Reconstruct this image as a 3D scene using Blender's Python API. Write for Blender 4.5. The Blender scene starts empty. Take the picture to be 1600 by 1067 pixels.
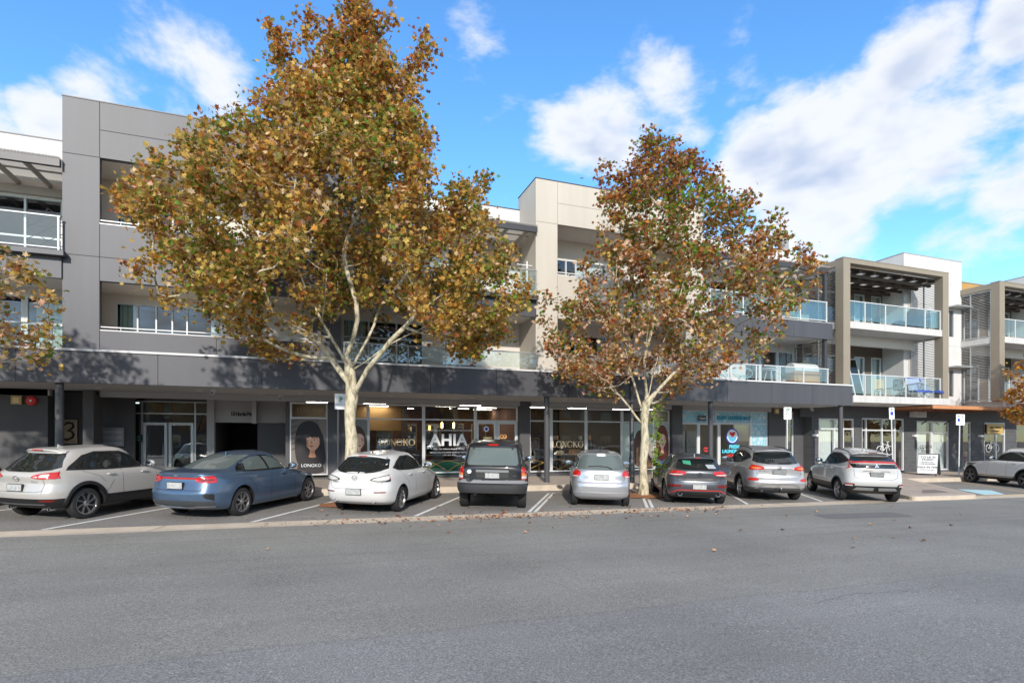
import bpy, bmesh, math, random
from math import sin, cos, pi, radians, atan2, sqrt
from mathutils import Vector, Matrix
from mathutils.bvhtree import BVHTree
import numpy as np
S = bpy.context.scene
COL = S.collection

# ------------------------------------------------------------------ camera
YAW = radians(19.83)
cam_d = bpy.data.cameras.new("camera"); cam = bpy.data.objects.new("camera", cam_d); COL.objects.link(cam)
S.camera = cam
cam_d.sensor_width = 36.0; cam_d.lens = 862 / 1600 * 36.0
cam_d.shift_y = (688 - 533.5) / 1600; cam_d.clip_start = 0.05; cam_d.clip_end = 3000
cam.location = (0, 0, 1.47); cam.rotation_euler = (radians(90), 0, -YAW)

# ------------------------------------------------------------------ light
SUN_AZ = radians(17.0)      # sun stands behind the camera, this far to its left
SUN_EL = radians(25.0)
sd = bpy.data.lights.new("sun", 'SUN'); sun = bpy.data.objects.new("sun", sd); COL.objects.link(sun)
sd.energy = 2.05; sd.angle = radians(1.6); sd.color = (1.0, 0.93, 0.84)
sun.rotation_euler = (radians(90) - SUN_EL, 0, -SUN_AZ)
sun.location = (-20, -40, 30)
S.view_settings.view_transform = 'Standard'; S.view_settings.look = 'None'
S.view_settings.exposure = 1.12; S.view_settings.gamma = 1.0

W = bpy.data.worlds.new("World"); S.world = W; W.use_nodes = True
nt = W.node_tree; nt.nodes.clear()
def N(t, **k):
    n = nt.nodes.new(t)
    for a, b in k.items(): setattr(n, a, b)
    return n
out = N('ShaderNodeOutputWorld'); bg = N('ShaderNodeBackground'); bg.inputs[1].default_value = 0.15
sky = N('ShaderNodeTexSky', sky_type='NISHITA', sun_disc=False)
sky.sun_elevation = SUN_EL; sky.sun_rotation = pi + SUN_AZ
sky.air_density = 1.0; sky.dust_density = 0.15; sky.ozone_density = 2.2; sky.altitude = 50
tc = N('ShaderNodeTexCoord')
def math_(op, a, b=None, clamp=False):
    n = N('ShaderNodeMath', operation=op); n.use_clamp = clamp
    for i, v in enumerate((a, b)):
        if v is None: continue
        if isinstance(v, (int, float)): n.inputs[i].default_value = v
        else: nt.links.new(v, n.inputs[i])
    return n.outputs[0]
def vmath(op, a, b):
    n = N('ShaderNodeVectorMath', operation=op)
    for i, v in enumerate((a, b)):
        if isinstance(v, (tuple, list)): n.inputs[i].default_value = v
        elif v is not None: nt.links.new(v, n.inputs[i])
    return n
dirv = vmath('NORMALIZE', tc.outputs['Generated'], None).outputs[0]
def noise(scale, detail, rough, vec, dist=0.0):
    n = N('ShaderNodeTexNoise'); n.inputs['Scale'].default_value = scale; n.inputs['Detail'].default_value = detail
    n.inputs['Roughness'].default_value = rough; n.inputs['Distortion'].default_value = dist
    nt.links.new(vec, n.inputs['Vector']); return n.outputs['Fac']
stretch = vmath('MULTIPLY', dirv, (1.0, 1.0, 1.9)).outputs[0]
n1 = noise(3.2, 9, 0.56, stretch, 0.25)
n2 = noise(10.0, 8, 0.62, stretch)
n3 = noise(2.2, 3, 0.5, vmath('ADD', stretch, (3.1, 1.7, 0.4)).outputs[0])
# the banks of cloud: (azimuth from the facade normal, elevation, half width, strength) in degrees; the wide ones at the end are unseen, added for a brighter, neutral fill
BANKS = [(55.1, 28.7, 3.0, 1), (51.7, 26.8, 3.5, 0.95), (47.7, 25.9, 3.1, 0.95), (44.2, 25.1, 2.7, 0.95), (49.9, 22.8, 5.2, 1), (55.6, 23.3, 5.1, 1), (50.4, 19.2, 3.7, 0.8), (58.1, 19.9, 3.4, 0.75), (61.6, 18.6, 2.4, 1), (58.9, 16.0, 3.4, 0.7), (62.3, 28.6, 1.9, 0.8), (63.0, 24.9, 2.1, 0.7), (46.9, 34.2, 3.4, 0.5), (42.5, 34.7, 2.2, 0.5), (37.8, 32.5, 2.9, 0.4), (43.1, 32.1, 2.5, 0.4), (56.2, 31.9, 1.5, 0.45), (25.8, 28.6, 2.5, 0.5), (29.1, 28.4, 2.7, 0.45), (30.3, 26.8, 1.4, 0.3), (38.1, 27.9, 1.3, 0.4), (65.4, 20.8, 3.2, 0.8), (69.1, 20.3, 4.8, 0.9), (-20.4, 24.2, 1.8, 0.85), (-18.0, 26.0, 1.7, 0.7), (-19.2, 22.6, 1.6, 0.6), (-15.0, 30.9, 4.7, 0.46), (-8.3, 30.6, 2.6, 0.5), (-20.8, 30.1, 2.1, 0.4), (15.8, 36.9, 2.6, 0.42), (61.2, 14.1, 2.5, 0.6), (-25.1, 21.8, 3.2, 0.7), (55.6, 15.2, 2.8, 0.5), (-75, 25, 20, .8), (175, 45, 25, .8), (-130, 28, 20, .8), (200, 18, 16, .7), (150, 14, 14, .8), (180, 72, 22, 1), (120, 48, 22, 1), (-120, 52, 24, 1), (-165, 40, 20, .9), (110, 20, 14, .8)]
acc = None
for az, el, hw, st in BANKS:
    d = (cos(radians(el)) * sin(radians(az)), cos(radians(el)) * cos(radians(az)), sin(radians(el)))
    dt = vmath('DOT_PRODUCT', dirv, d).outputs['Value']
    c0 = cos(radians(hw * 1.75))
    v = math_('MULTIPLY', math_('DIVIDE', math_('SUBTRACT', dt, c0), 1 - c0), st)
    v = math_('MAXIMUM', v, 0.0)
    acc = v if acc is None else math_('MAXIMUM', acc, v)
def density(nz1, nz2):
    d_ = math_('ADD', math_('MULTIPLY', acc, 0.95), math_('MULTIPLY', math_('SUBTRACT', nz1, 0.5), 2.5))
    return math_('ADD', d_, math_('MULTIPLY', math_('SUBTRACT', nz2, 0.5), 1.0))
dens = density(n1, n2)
up = vmath('ADD', stretch, (0.0, 0.0, 0.11)).outputs[0]
dens_up = density(noise(3.2, 4, 0.56, up, 0.25), noise(10.0, 3, 0.55, up))
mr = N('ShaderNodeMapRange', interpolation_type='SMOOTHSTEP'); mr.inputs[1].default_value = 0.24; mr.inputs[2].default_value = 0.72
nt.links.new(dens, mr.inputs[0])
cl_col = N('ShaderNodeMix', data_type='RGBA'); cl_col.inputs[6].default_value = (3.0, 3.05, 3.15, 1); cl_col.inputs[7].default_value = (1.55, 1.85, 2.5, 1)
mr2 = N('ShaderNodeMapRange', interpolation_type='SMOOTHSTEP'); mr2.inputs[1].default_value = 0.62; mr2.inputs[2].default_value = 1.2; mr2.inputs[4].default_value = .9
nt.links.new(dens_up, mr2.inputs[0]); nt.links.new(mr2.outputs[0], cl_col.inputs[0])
hs = N('ShaderNodeHueSaturation'); hs.inputs['Saturation'].default_value = 1.2; hs.inputs['Value'].default_value = 1.0
nt.links.new(sky.outputs[0], hs.inputs['Color'])
tint = vmath('MULTIPLY', hs.outputs[0], (0.84, 0.96, 1.03)).outputs[0]
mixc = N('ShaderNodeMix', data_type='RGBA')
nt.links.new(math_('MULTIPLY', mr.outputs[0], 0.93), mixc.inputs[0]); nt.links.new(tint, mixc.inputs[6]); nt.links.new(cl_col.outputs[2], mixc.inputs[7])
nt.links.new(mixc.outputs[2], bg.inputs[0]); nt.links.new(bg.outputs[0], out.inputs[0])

# ------------------------------------------------------------------ materials
MATS = {}
def lin(c):
    return tuple(((v / 12.92) if v <= .04045 else ((v + .055) / 1.055) ** 2.4) for v in c)
def mat(name, col, rough=0.6, metal=0.0, var=0.0, vscale=3.0, bump=0.0, bscale=40.0, coat=0.0, emit=0.0, spec=0.5, col2=None, vrough=.6, streak=False):
    if name in MATS: return MATS[name]
    m = bpy.data.materials.new(name); m.use_nodes = True; MATS[name] = m
    t = m.node_tree; b = t.nodes['Principled BSDF']
    b.inputs['Base Color'].default_value = (*col, 1); b.inputs['Roughness'].default_value = rough
    b.inputs['Metallic'].default_value = metal; b.inputs['Specular IOR Level'].default_value = spec
    if coat: b.inputs['Coat Weight'].default_value = coat; b.inputs['Coat Roughness'].default_value = 0.03
    if emit: b.inputs['Emission Color'].default_value = (*col, 1); b.inputs['Emission Strength'].default_value = emit
    if var or bump or col2:
        tcn = t.nodes.new('ShaderNodeTexCoord')
    if var or col2:
        nz = t.nodes.new('ShaderNodeTexNoise'); nz.inputs['Scale'].default_value = vscale; nz.inputs['Detail'].default_value = 7
        nz.inputs['Roughness'].default_value = vrough
        if streak:
            mpp = t.nodes.new('ShaderNodeMapping'); mpp.inputs['Scale'].default_value = (2.4, 2.4, .22); t.links.new(tcn.outputs['Object'], mpp.inputs[0]); t.links.new(mpp.outputs[0], nz.inputs['Vector'])
        else: t.links.new(tcn.outputs['Object'], nz.inputs['Vector'])
        rp = t.nodes.new('ShaderNodeMapRange'); rp.inputs[1].default_value = .3; rp.inputs[2].default_value = .7
        t.links.new(nz.outputs['Fac'], rp.inputs[0])
        mx = t.nodes.new('ShaderNodeMix'); mx.data_type = 'RGBA'
        a = col2 if col2 else tuple(v * (1 + var) for v in col); c = col if col2 else tuple(v * (1 - var) for v in col)
        mx.inputs[6].default_value = (*c, 1); mx.inputs[7].default_value = (*a, 1)
        t.links.new(rp.outputs[0], mx.inputs[0]); t.links.new(mx.outputs[2], b.inputs['Base Color'])
    if bump:
        nb = t.nodes.new('ShaderNodeTexNoise'); nb.inputs['Scale'].default_value = bscale; nb.inputs['Detail'].default_value = 5
        t.links.new(tcn.outputs['Object'], nb.inputs['Vector'])
        bp = t.nodes.new('ShaderNodeBump'); bp.inputs['Strength'].default_value = bump; bp.inputs['Distance'].default_value = 0.02
        t.links.new(nb.outputs['Fac'], bp.inputs['Height']); t.links.new(bp.outputs[0], b.inputs['Normal'])
    return m

def glass_mat(name, tint=(.82, .9, .9), refl=1.0, opacity=0.0, ocol=(.02, .03, .03)):
    """thin pane: fresnel reflection over a tinted see-through sheet"""
    m = bpy.data.materials.new(name); m.use_nodes = True; t = m.node_tree; t.nodes.clear(); MATS[name] = m
    o = t.nodes.new('ShaderNodeOutputMaterial'); tr = t.nodes.new('ShaderNodeBsdfTransparent'); tr.inputs[0].default_value = (*tint, 1)
    gl = t.nodes.new('ShaderNodeBsdfGlossy'); gl.inputs['Roughness'].default_value = 0.02; gl.inputs[0].default_value = (refl, refl, refl, 1)
    lw = t.nodes.new('ShaderNodeLayerWeight'); lw.inputs['Blend'].default_value = .5
    pw = t.nodes.new('ShaderNodeMath'); pw.operation = 'POWER'; pw.inputs[1].default_value = 4.0; t.links.new(lw.outputs['Facing'], pw.inputs[0])
    fr = t.nodes.new('ShaderNodeMath'); fr.operation = 'MULTIPLY_ADD'; fr.inputs[1].default_value = .90; fr.inputs[2].default_value = .10; t.links.new(pw.outputs[0], fr.inputs[0])
    mx = t.nodes.new('ShaderNodeMixShader'); base = tr.outputs[0]
    if opacity:
        df = t.nodes.new('ShaderNodeBsdfDiffuse'); df.inputs[0].default_value = (*ocol, 1)
        m2 = t.nodes.new('ShaderNodeMixShader'); m2.inputs[0].default_value = opacity
        t.links.new(tr.outputs[0], m2.inputs[1]); t.links.new(df.outputs[0], m2.inputs[2]); base = m2.outputs[0]
    t.links.new(fr.outputs[0], mx.inputs[0]); t.links.new(base, mx.inputs[1]); t.links.new(gl.outputs[0], mx.inputs[2]); t.links.new(mx.outputs[0], o.inputs[0])
    return m

# ------------------------------------------------------------------ mesh helpers
class MB:
    def __init__(s): s.v = []; s.f = []; s.m = []; s.mats = []
    def mi(s, m):
        if m not in s.mats: s.mats.append(m)
        return s.mats.index(m)
    def add(s, vs, fs, m):
        k = len(s.v); s.v += [tuple(p) for p in vs]; i = s.mi(m)
        for f in fs: s.f.append(tuple(k + j for j in f)); s.m.append(i)
        return s
    def box(s, x0, x1, y0, y1, z0, z1, m):
        if x0 > x1: x0, x1 = x1, x0
        if y0 > y1: y0, y1 = y1, y0
        if z0 > z1: z0, z1 = z1, z0
        return s.add([(x0, y0, z0), (x1, y0, z0), (x1, y1, z0), (x0, y1, z0), (x0, y0, z1), (x1, y0, z1), (x1, y1, z1), (x0, y1, z1)],
              [(0, 3, 2, 1), (4, 5, 6, 7), (0, 1, 5, 4), (1, 2, 6, 5), (2, 3, 7, 6), (3, 0, 4, 7)], m)
    def obox(s, c, ax, ay, az, m):
        c = Vector(c); ax = Vector(ax); ay = Vector(ay); az = Vector(az)
        vs = [c + a * ax + b * ay + d * az for d in (-1, 1) for a, b in ((-1, -1), (1, -1), (1, 1), (-1, 1))]
        return s.add(vs, [(0, 3, 2, 1), (4, 5, 6, 7), (0, 1, 5, 4), (1, 2, 6, 5), (2, 3, 7, 6), (3, 0, 4, 7)], m)
    def tube(s, pts, r, m, n=8, cap=True):
        pts = [Vector(p) for p in pts]
        rs = r if isinstance(r, (list, tuple)) else [r] * len(pts)
        vs = []; prev = None
        for i, p in enumerate(pts):
            d = (pts[min(i + 1, len(pts) - 1)] - pts[max(i - 1, 0)]).normalized()
            if prev is None:
                prev = d.orthogonal().normalized()
            prev = (prev - d * prev.dot(d)).normalized(); q = d.cross(prev)
            for k in range(n):
                a = 2 * pi * k / n; vs.append(p + (prev * cos(a) + q * sin(a)) * rs[i])
        fs = []
        for i in range(len(pts) - 1):
            for k in range(n):
                a = i * n + k; b = i * n + (k + 1) % n; fs.append((a, b, b + n, a + n))
        if cap:
            fs.append(tuple(reversed(range(n)))); fs.append(tuple(range((len(pts) - 1) * n, len(pts) * n)))
        return s.add(vs, fs, m)
    def cyl(s, x, y, z0, z1, r, m, n=16): return s.tube([(x, y, z0), (x, y, z1)], r, m, n)
    def prism(s, poly, a, b, m, axis='y'):
        """2D outline extruded along an axis: y -> (x,z), z -> (x,y), x -> (y,z)"""
        n = len(poly)
        def P(p, t): return (p[0], t, p[1]) if axis == 'y' else ((p[0], p[1], t) if axis == 'z' else (t, p[0], p[1]))
        vs = [P(p, a) for p in poly] + [P(p, b) for p in poly]
        fs = [tuple(range(n)), tuple(reversed(range(n, 2 * n)))] + [(i, i + n, (i + 1) % n + n, (i + 1) % n) for i in range(n)]
        return s.add(vs, fs, m)
    def lathe(s, prof, m, n=24, origin=(0, 0, 0), axis='z', closed=False, caps=True):
        o = Vector(origin); vs = []
        for r, h in prof:
            for k in range(n):
                a = 2 * pi * k / n
                if axis == 'z': p = Vector((r * cos(a), r * sin(a), h))
                else: p = Vector((r * cos(a), h, r * sin(a)))
                vs.append(o + p)
        fs = []
        L = len(prof)
        for i in range(L if closed else L - 1):
            for k in range(n):
                a = i * n + k; b = i * n + (k + 1) % n; c = ((i + 1) % L) * n
                fs.append((a, b, c + (k + 1) % n, c + k))
        if not closed and caps:
            fs.append(tuple(reversed(range(n)))); fs.append(tuple(range((L - 1) * n, L * n)))
        return s.add(vs, fs, m)
    def ball(s, c, r, m, n=12, sx=1, sy=1, sz=1):
        prof = [(max(r * sin(pi * i / (n - 1)), r * .02), -r * cos(pi * i / (n - 1))) for i in range(n)]
        k = len(s.v); s.lathe(prof, m, n * 2)
        for i in range(k, len(s.v)):
            x, y, z = s.v[i]; s.v[i] = (c[0] + x * sx, c[1] + y * sy, c[2] + z * sz)
        return s
    def move(s, M):
        s.v = [tuple(M @ Vector(p)) for p in s.v]; return s
    def build(s, name, parent=None, smooth=False, fixn=True, ang=None):
        me = bpy.data.meshes.new(name); me.from_pydata(s.v, [], s.f)
        for m in s.mats: me.materials.append(m)
        me.polygons.foreach_set('material_index', s.m)
        if fixn:
            bm = bmesh.new(); bm.from_mesh(me); bmesh.ops.recalc_face_normals(bm, faces=bm.faces); bm.to_mesh(me); bm.free()
        if smooth or ang:
            me.polygons.foreach_set('use_smooth', [True] * len(me.polygons))
            me.set_sharp_from_angle(angle=radians(ang or 40))
        me.update()
        o = bpy.data.objects.new(name, me); COL.objects.link(o)
        if parent is not None: o.parent = parent
        return o
def tag(o, label=None, cat=None, group=None, kind=None):
    if label: o['label'] = label
    if cat: o['category'] = cat
    if group: o['group'] = group
    if kind: o['kind'] = kind
    return o
def thing(name, label, cat, loc=(0, 0, 0), rz=0.0, group=None):
    o = bpy.data.objects.new(name, None); COL.objects.link(o); o.location = loc; o.rotation_euler = (0, 0, rz)
    o.empty_display_size = .2
    return tag(o, label, cat, group)
def copy_tree(o, parent=None):
    c = o.copy(); COL.objects.link(c); c.parent = parent
    for ch in o.children:
        copy_tree(ch, c)
    return c
def text_mb(s, size, m, mb=None, depth=0.004, bold=0.0, spacing=1.0, align='CENTER', M=None, sx=1.0):
    cu = bpy.data.curves.new('t', 'FONT'); cu.body = s; cu.size = size; cu.extrude = depth; cu.offset = bold
    cu.align_x = align; cu.align_y = 'CENTER'; cu.space_character = spacing; cu.resolution_u = 3
    ob = bpy.data.objects.new('t', cu); COL.objects.link(ob)
    bpy.context.view_layer.update()
    me = bpy.data.meshes.new_from_object(ob.evaluated_get(bpy.context.evaluated_depsgraph_get()))
    vs = [v.co.copy() for v in me.vertices]; fs = [tuple(p.vertices) for p in me.polygons]
    bpy.data.objects.remove(ob); bpy.data.curves.remove(cu); bpy.data.meshes.remove(me)
    R = Matrix.Rotation(pi / 2, 4, 'X')
    if M is not None: R = M @ R
    vs = [R @ Vector((v.x * sx, v.y, v.z)) for v in vs]
    mb = mb or MB()
    mb.add(vs, fs, m); return mb

# ground heights
def lx(X): return max(-40.0, min(70.0, X))
def z_strip(X): return -.30 - .0105 * lx(X)
def z_park(X, Y): return z_strip(X) + .028 * (Y - 12.9)
def z_kerb(X): return z_strip(X) + .028 * 4.6 + .19
def z_foot(X, Y):
    a = z_kerb(X); b = .06 - .0085 * lx(X); t = max(0, min(1, (Y - 17.5) / 3.7)); return a + (b - a) * t
def z_road(X, Y):
    return z_strip(X) + .004 * (12.3 - max(Y, 2.0)) - 0.004
# ------------------------------------------------------------------ ground, road, parking
def road_mat(name, base, fine=1.0, dust=0.0, seams=False):
    m = bpy.data.materials.new(name); m.use_nodes = True; t = m.node_tree; b = t.nodes['Principled BSDF']; MATS[name] = m
    b.inputs['Roughness'].default_value = .88; b.inputs['Specular IOR Level'].default_value = .35
    tcn = t.nodes.new('ShaderNodeTexCoord')
    def nz(sc, det, vec=None, ro=.6):
        n = t.nodes.new('ShaderNodeTexNoise'); n.inputs['Scale'].default_value = sc; n.inputs['Detail'].default_value = det; n.inputs['Roughness'].default_value = ro
        t.links.new(vec or tcn.outputs['Object'], n.inputs['Vector']); return n.outputs['Fac']
    def mr(v, a, b_, c, d):
        n = t.nodes.new('ShaderNodeMapRange'); n.inputs[1].default_value = a; n.inputs[2].default_value = b_; n.inputs[3].default_value = c; n.inputs[4].default_value = d
        t.links.new(v, n.inputs[0]); return n.outputs[0]
    def mul(a, b_):
        n = t.nodes.new('ShaderNodeMath'); n.operation = 'MULTIPLY'; t.links.new(a, n.inputs[0]); t.links.new(b_, n.inputs[1]); return n.outputs[0]
    agg = mul(mr(nz(62, 3, ro=.8), .34, .66, .50, 1.52), mr(nz(24, 2), .3, .7, .90, 1.10))
    vor = t.nodes.new('ShaderNodeTexVoronoi'); vor.inputs['Scale'].default_value = 60; t.links.new(tcn.outputs['Object'], vor.inputs['Vector'])
    sp = t.nodes.new('ShaderNodeSeparateColor'); t.links.new(vor.outputs['Color'], sp.inputs[0])
    flecks = mr(sp.outputs[0], .95, .985, 1.0, 1.35)
    big = mr(nz(.35, 5), .3, .7, .86, 1.14)
    mp = t.nodes.new('ShaderNodeMapping'); mp.inputs['Scale'].default_value = (.06, 1.1, 1); t.links.new(tcn.outputs['Object'], mp.inputs[0])
    streak = mr(nz(1.4, 5, mp.outputs[0]), .35, .7, .94, 1.06)
    f = mul(mul(agg, flecks), mul(big, streak))
    if seams:
        # worn wheel tracks and the lane seam run along the street
        w = t.nodes.new('ShaderNodeSeparateXYZ'); t.links.new(tcn.outputs['Object'], w.inputs[0])
        wob = t.nodes.new('ShaderNodeMath'); wob.operation = 'ADD'; t.links.new(w.outputs[1], wob.inputs[0]); t.links.new(mr(nz(.5, 3), 0, 1, -.12, .12), wob.inputs[1])
        for y0, hw, k in ((10.9, .06, .90), (8.9, .10, .92), (8.25, .05, .94), (5.05, .02, .88), (7.6, .3, .94)):
            d = t.nodes.new('ShaderNodeMath'); d.operation = 'SUBTRACT'; t.links.new(wob.outputs[0], d.inputs[0]); d.inputs[1].default_value = y0
            a = t.nodes.new('ShaderNodeMath'); a.operation = 'ABSOLUTE'; t.links.new(d.outputs[0], a.inputs[0])
            f = mul(f, mr(a.outputs[0], hw * .3, hw * 1.6, k, 1.0))
        # the older, browner strip of asphalt
        band = mr(wob.outputs[0], 5.0, 5.1, 0.0, 1.0)
        br = mr(w.outputs[0], -6, 12, .65, 0.45)
    mx = t.nodes.new('ShaderNodeMix'); mx.data_type = 'RGBA'; mx.inputs[0].default_value = 0
    mx.inputs[6].default_value = (*base, 1); mx.inputs[7].default_value = (base[0] * 1.08, base[1] * 1.06, base[2] * .98, 1)
    if seams: t.links.new(mul(band, br), mx.inputs[0])
    vm = t.nodes.new('ShaderNodeVectorMath'); vm.operation = 'SCALE'; t.links.new(mx.outputs[2], vm.inputs[0]); t.links.new(f, vm.inputs['Scale'])
    t.links.new(vm.outputs[0], b.inputs['Base Color'])
    bp = t.nodes.new('ShaderNodeBump'); bp.inputs['Strength'].default_value = .55 * fine; bp.inputs['Distance'].default_value = .012
    t.links.new(nz(110, 3), bp.inputs['Height']); t.links.new(bp.outputs[0], b.inputs['Normal'])
    return m
M_road = road_mat('asphalt', (.226, .223, .214), seams=True)
M_park = road_mat('parking_asphalt', (.215, .204, .190), .7)
M_conc = mat('kerb_concrete', (.44, .37, .29), .85, col2=(.58, .50, .40), vscale=2.5, bump=.3, bscale=60)
M_path = mat('footpath_paving', (.33, .275, .23), .85, col2=(.46, .39, .33), vscale=1.6, bump=.25, bscale=50)
M_paint = mat('road_paint', (.62, .62, .60), .7, col2=(.80, .80, .78), vscale=9)
M_blue = mat('blue_bay_paint', (.38, .60, .66), .7, col2=(.50, .70, .76), vscale=6)
M_yel = mat('yellow_line_paint', (.62, .42, .16), .7, var=.25, vscale=9)
M_soil = mat('bark_mulch', (.22, .085, .035), .95, col2=(.36, .17, .08), vscale=30, bump=.8, bscale=60)

def sheet(name, xs, rows, zf, m, parent=None, kind='structure'):
    """strip mesh: rows = list of y values (or functions of x), zf(x, y, k)"""
    vs = []; fs = []
    for x in xs:
        for k, y in enumerate(rows):
            yy = y(x) if callable(y) else y; vs.append((x, yy, zf(x, yy, k)))
    n = len(rows)
    for i in range(len(xs) - 1):
        for k in range(n - 1):
            a = i * n + k; fs.append((a, a + n, a + n + 1, a + 1))
    mb = MB(); mb.add(vs, fs, m); o = mb.build(name, parent, fixn=False)
    if kind and parent is None: tag(o, kind=kind)
    return o
XS = [-400, -120, -40] + [x * 1.0 for x in range(-38, 70, 2)] + [70, 160, 500]
gb = MB(); gb.add([(-1500, -1500, -1.7), (1500, -1500, -1.7), (1500, 1500, -1.7), (-1500, 1500, -1.7)], [(0, 1, 2, 3)], M_path)
tag(gb.build('ground', fixn=False), kind='structure')
sheet('road', XS, [-13, -4, 0, 2, 4, 6, 8, 10, 12.3], lambda x, y, k: z_road(x, y), M_road)
sheet('gutter', XS, [12.3, 12.6, 12.95], lambda x, y, k: (z_strip(x) - .004, z_strip(x) - .012, z_strip(x) + .012)[k], M_conc)
park = sheet('parking_area', XS, [12.95, 14, 16, 17.5], lambda x, y, k: z_park(x, y), M_park)
def kz(x, y, k): return (z_park(x, 17.42), z_kerb(x) - .015, z_kerb(x), z_kerb(x) + .002)[k]
sheet('kerb', XS, [17.42, 17.45, 17.49, 17.64], kz, M_conc)
sheet('footpath', XS, [17.64, 18.4, 19.5, 21.2, 21.6, 30], lambda x, y, k: z_foot(x, min(y, 21.2)), M_path)
# opposite side, behind the camera
sheet('far_kerb', XS, [-16, -13.2, -13.01, -13.0], lambda x, y, k: (z_road(x, -13) + .14, z_road(x, -13) + .14, z_road(x, -13) + .13, z_road(x, -13) - .01)[k], M_conc)
# expansion joints in the gutter
jb = MB()
HD = radians(30.5)
for x in [-9.6, -3.0, 0.2, 3.4, 6.6, 9.8, 13, 16.2, 22.6]:
    q = .35
    jb.add([(x, 12.31, z_strip(x) + .001), (x + .014, 12.31, z_strip(x) + .001), (x + .014 + q * .5, 12.94, z_strip(x) + .016), (x + q * .5, 12.94, z_strip(x) + .016)], [(0, 1, 2, 3)], mat('joint_dark', (.10, .09, .08), .9))
tag(jb.build('gutter_joints', fixn=False), kind='structure')
def bay_line(x, y0, y1, w=.10, m=M_paint, ang=HD, name='bay_line'):
    mb = MB(); n = 6; vs = []
    for i in range(n + 1):
        y = y0 + (y1 - y0) * i / n; xc = x + (y - y0) * math.tan(ang)
        for s_ in (-1, 1):
            xx = xc + s_ * w / 2 / cos(ang); vs.append((xx, y, z_park(xx, y) + .004))
    mb.add(vs, [(2 * i, 2 * i + 1, 2 * i + 3, 2 * i + 2) for i in range(n)], m); return mb.build(name, park, fixn=False)
for i, x in enumerate([-12.0, -8.5, -4.88, -1.23, 2.27, 5.25, 8.76, 12.15, 15.1]):
    if i in (5, 6):
        bay_line(x - .085, 13.05, 16.7, .085); bay_line(x + .085, 13.05, 16.7, .085)
    else: bay_line(x, 13.05, 17.3)
bay_line(26.15, 13.2, 17.3, .10, M_yel, name='yellow_line'); bay_line(22.1, 13.0, 13.02, .1)
yb = MB(); yb.add([(22.2, 13.0, z_park(22.2, 13) + .005), (29.5, 13.0, z_park(29.5, 13) + .005), (29.5, 13.1, z_park(29.5, 13.1) + .005), (22.2, 13.1, z_park(22.2, 13.1) + .005)], [(0, 1, 2, 3)], M_yel); yb.build('yellow_line', park, fixn=False)
bb = MB(); Q = [(24.5, 14.9), (25.6, 14.3), (24.35, 13.15), (23.25, 13.2)]
bb.add([(x, y, z_park(x, y) + .006) for x, y in Q], [(0, 1, 2, 3)], M_blue); bb.build('blue_patch', park, fixn=True)
# raised kerb build-out to the right of the bays
def rounded(poly, r=.35, n=5):
    res = []
    L = len(poly)
    for i, p in enumerate(poly):
        p = Vector(p); a = Vector(poly[i - 1]); b = Vector(poly[(i + 1) % L])
        da = (a - p); db = (b - p); ra = min(r, da.length * .45); rb = min(r, db.length * .45)
        A = p + da.normalized() * ra; B = p + db.normalized() * rb
        for k in range(n + 1):
            t = k / n; res.append(tuple(A * (1 - t) ** 2 + p * 2 * t * (1 - t) + B * t * t))
    return res
def island(name, poly, zt, m_top, m_side, kerbw=.15, r=.35):
    outer = rounded(poly, r); cen = Vector((sum(p[0] for p in poly) / len(poly), sum(p[1] for p in poly) / len(poly)))
    inner = []
    for p in outer:
        d = cen - Vector(p); inner.append(tuple(Vector(p) + d.normalized() * kerbw))
    mb = MB(); n = len(outer)
    vs = [(p[0], p[1], zt(*p) - .30) for p in outer] + [(p[0], p[1], zt(*p) - .015) for p in outer] + [(p[0] + (cen[0] - p[0]) * .01, p[1] + (cen[1] - p[1]) * .01, zt(*p)) for p in outer] + [(p[0], p[1], zt(*p)) for p in inner]
    fs = []
    for L in range(3):
        for i in range(n): fs.append((L * n + i, L * n + (i + 1) % n, (L + 1) * n + (i + 1) % n, (L + 1) * n + i))
    mb.add(vs, fs, m_side)
    k = mb.mi(m_top); mb.f.append(tuple(range(3 * n, 4 * n))); mb.m.append(k)
    return mb.build(name)
isl = island('kerb_build_out', [(18.5, 12.55), (21.7, 12.5), (25.5, 17.66), (21.35, 17.66)], lambda x, y: z_park(x, y) + .13 + max(0, (y - 15)) * .02, M_path, M_conc)
tag(isl, kind='structure')
g2 = MB(); zz = z_park(20.8, 13.5) + .136
g2.add([(20.0, 13.2, zz), (21.3, 13.2, zz - .006), (21.8, 14.0, zz + .015), (20.5, 14.0, zz + .02)], [(0, 1, 2, 3)], mat('pit_cover', (.20, .17, .15), .8, var=.2, vscale=20)); g2.build('pit_cover', isl)
# tree pits of red mulch between the bays
for (x, y) in [(0.95, 15.4), (10.0, 15.5)]:
    mb = MB(); vs = []; n = 22; rr = random.Random(3)
    for i in range(n):
        a = 2 * pi * i / n; r = .78 * (1 + rr.uniform(-.12, .12)); vs.append((x + r * cos(a) * 1.05, y + r * sin(a) * .95, z_park(x, y) + .008))
    vs.append((x, y, z_park(x, y) + .11))
    mb.add(vs, [(i, (i + 1) % n, n) for i in range(n)], M_soil)
    tag(mb.build('mulch_bed', smooth=False), kind='structure')
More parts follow.
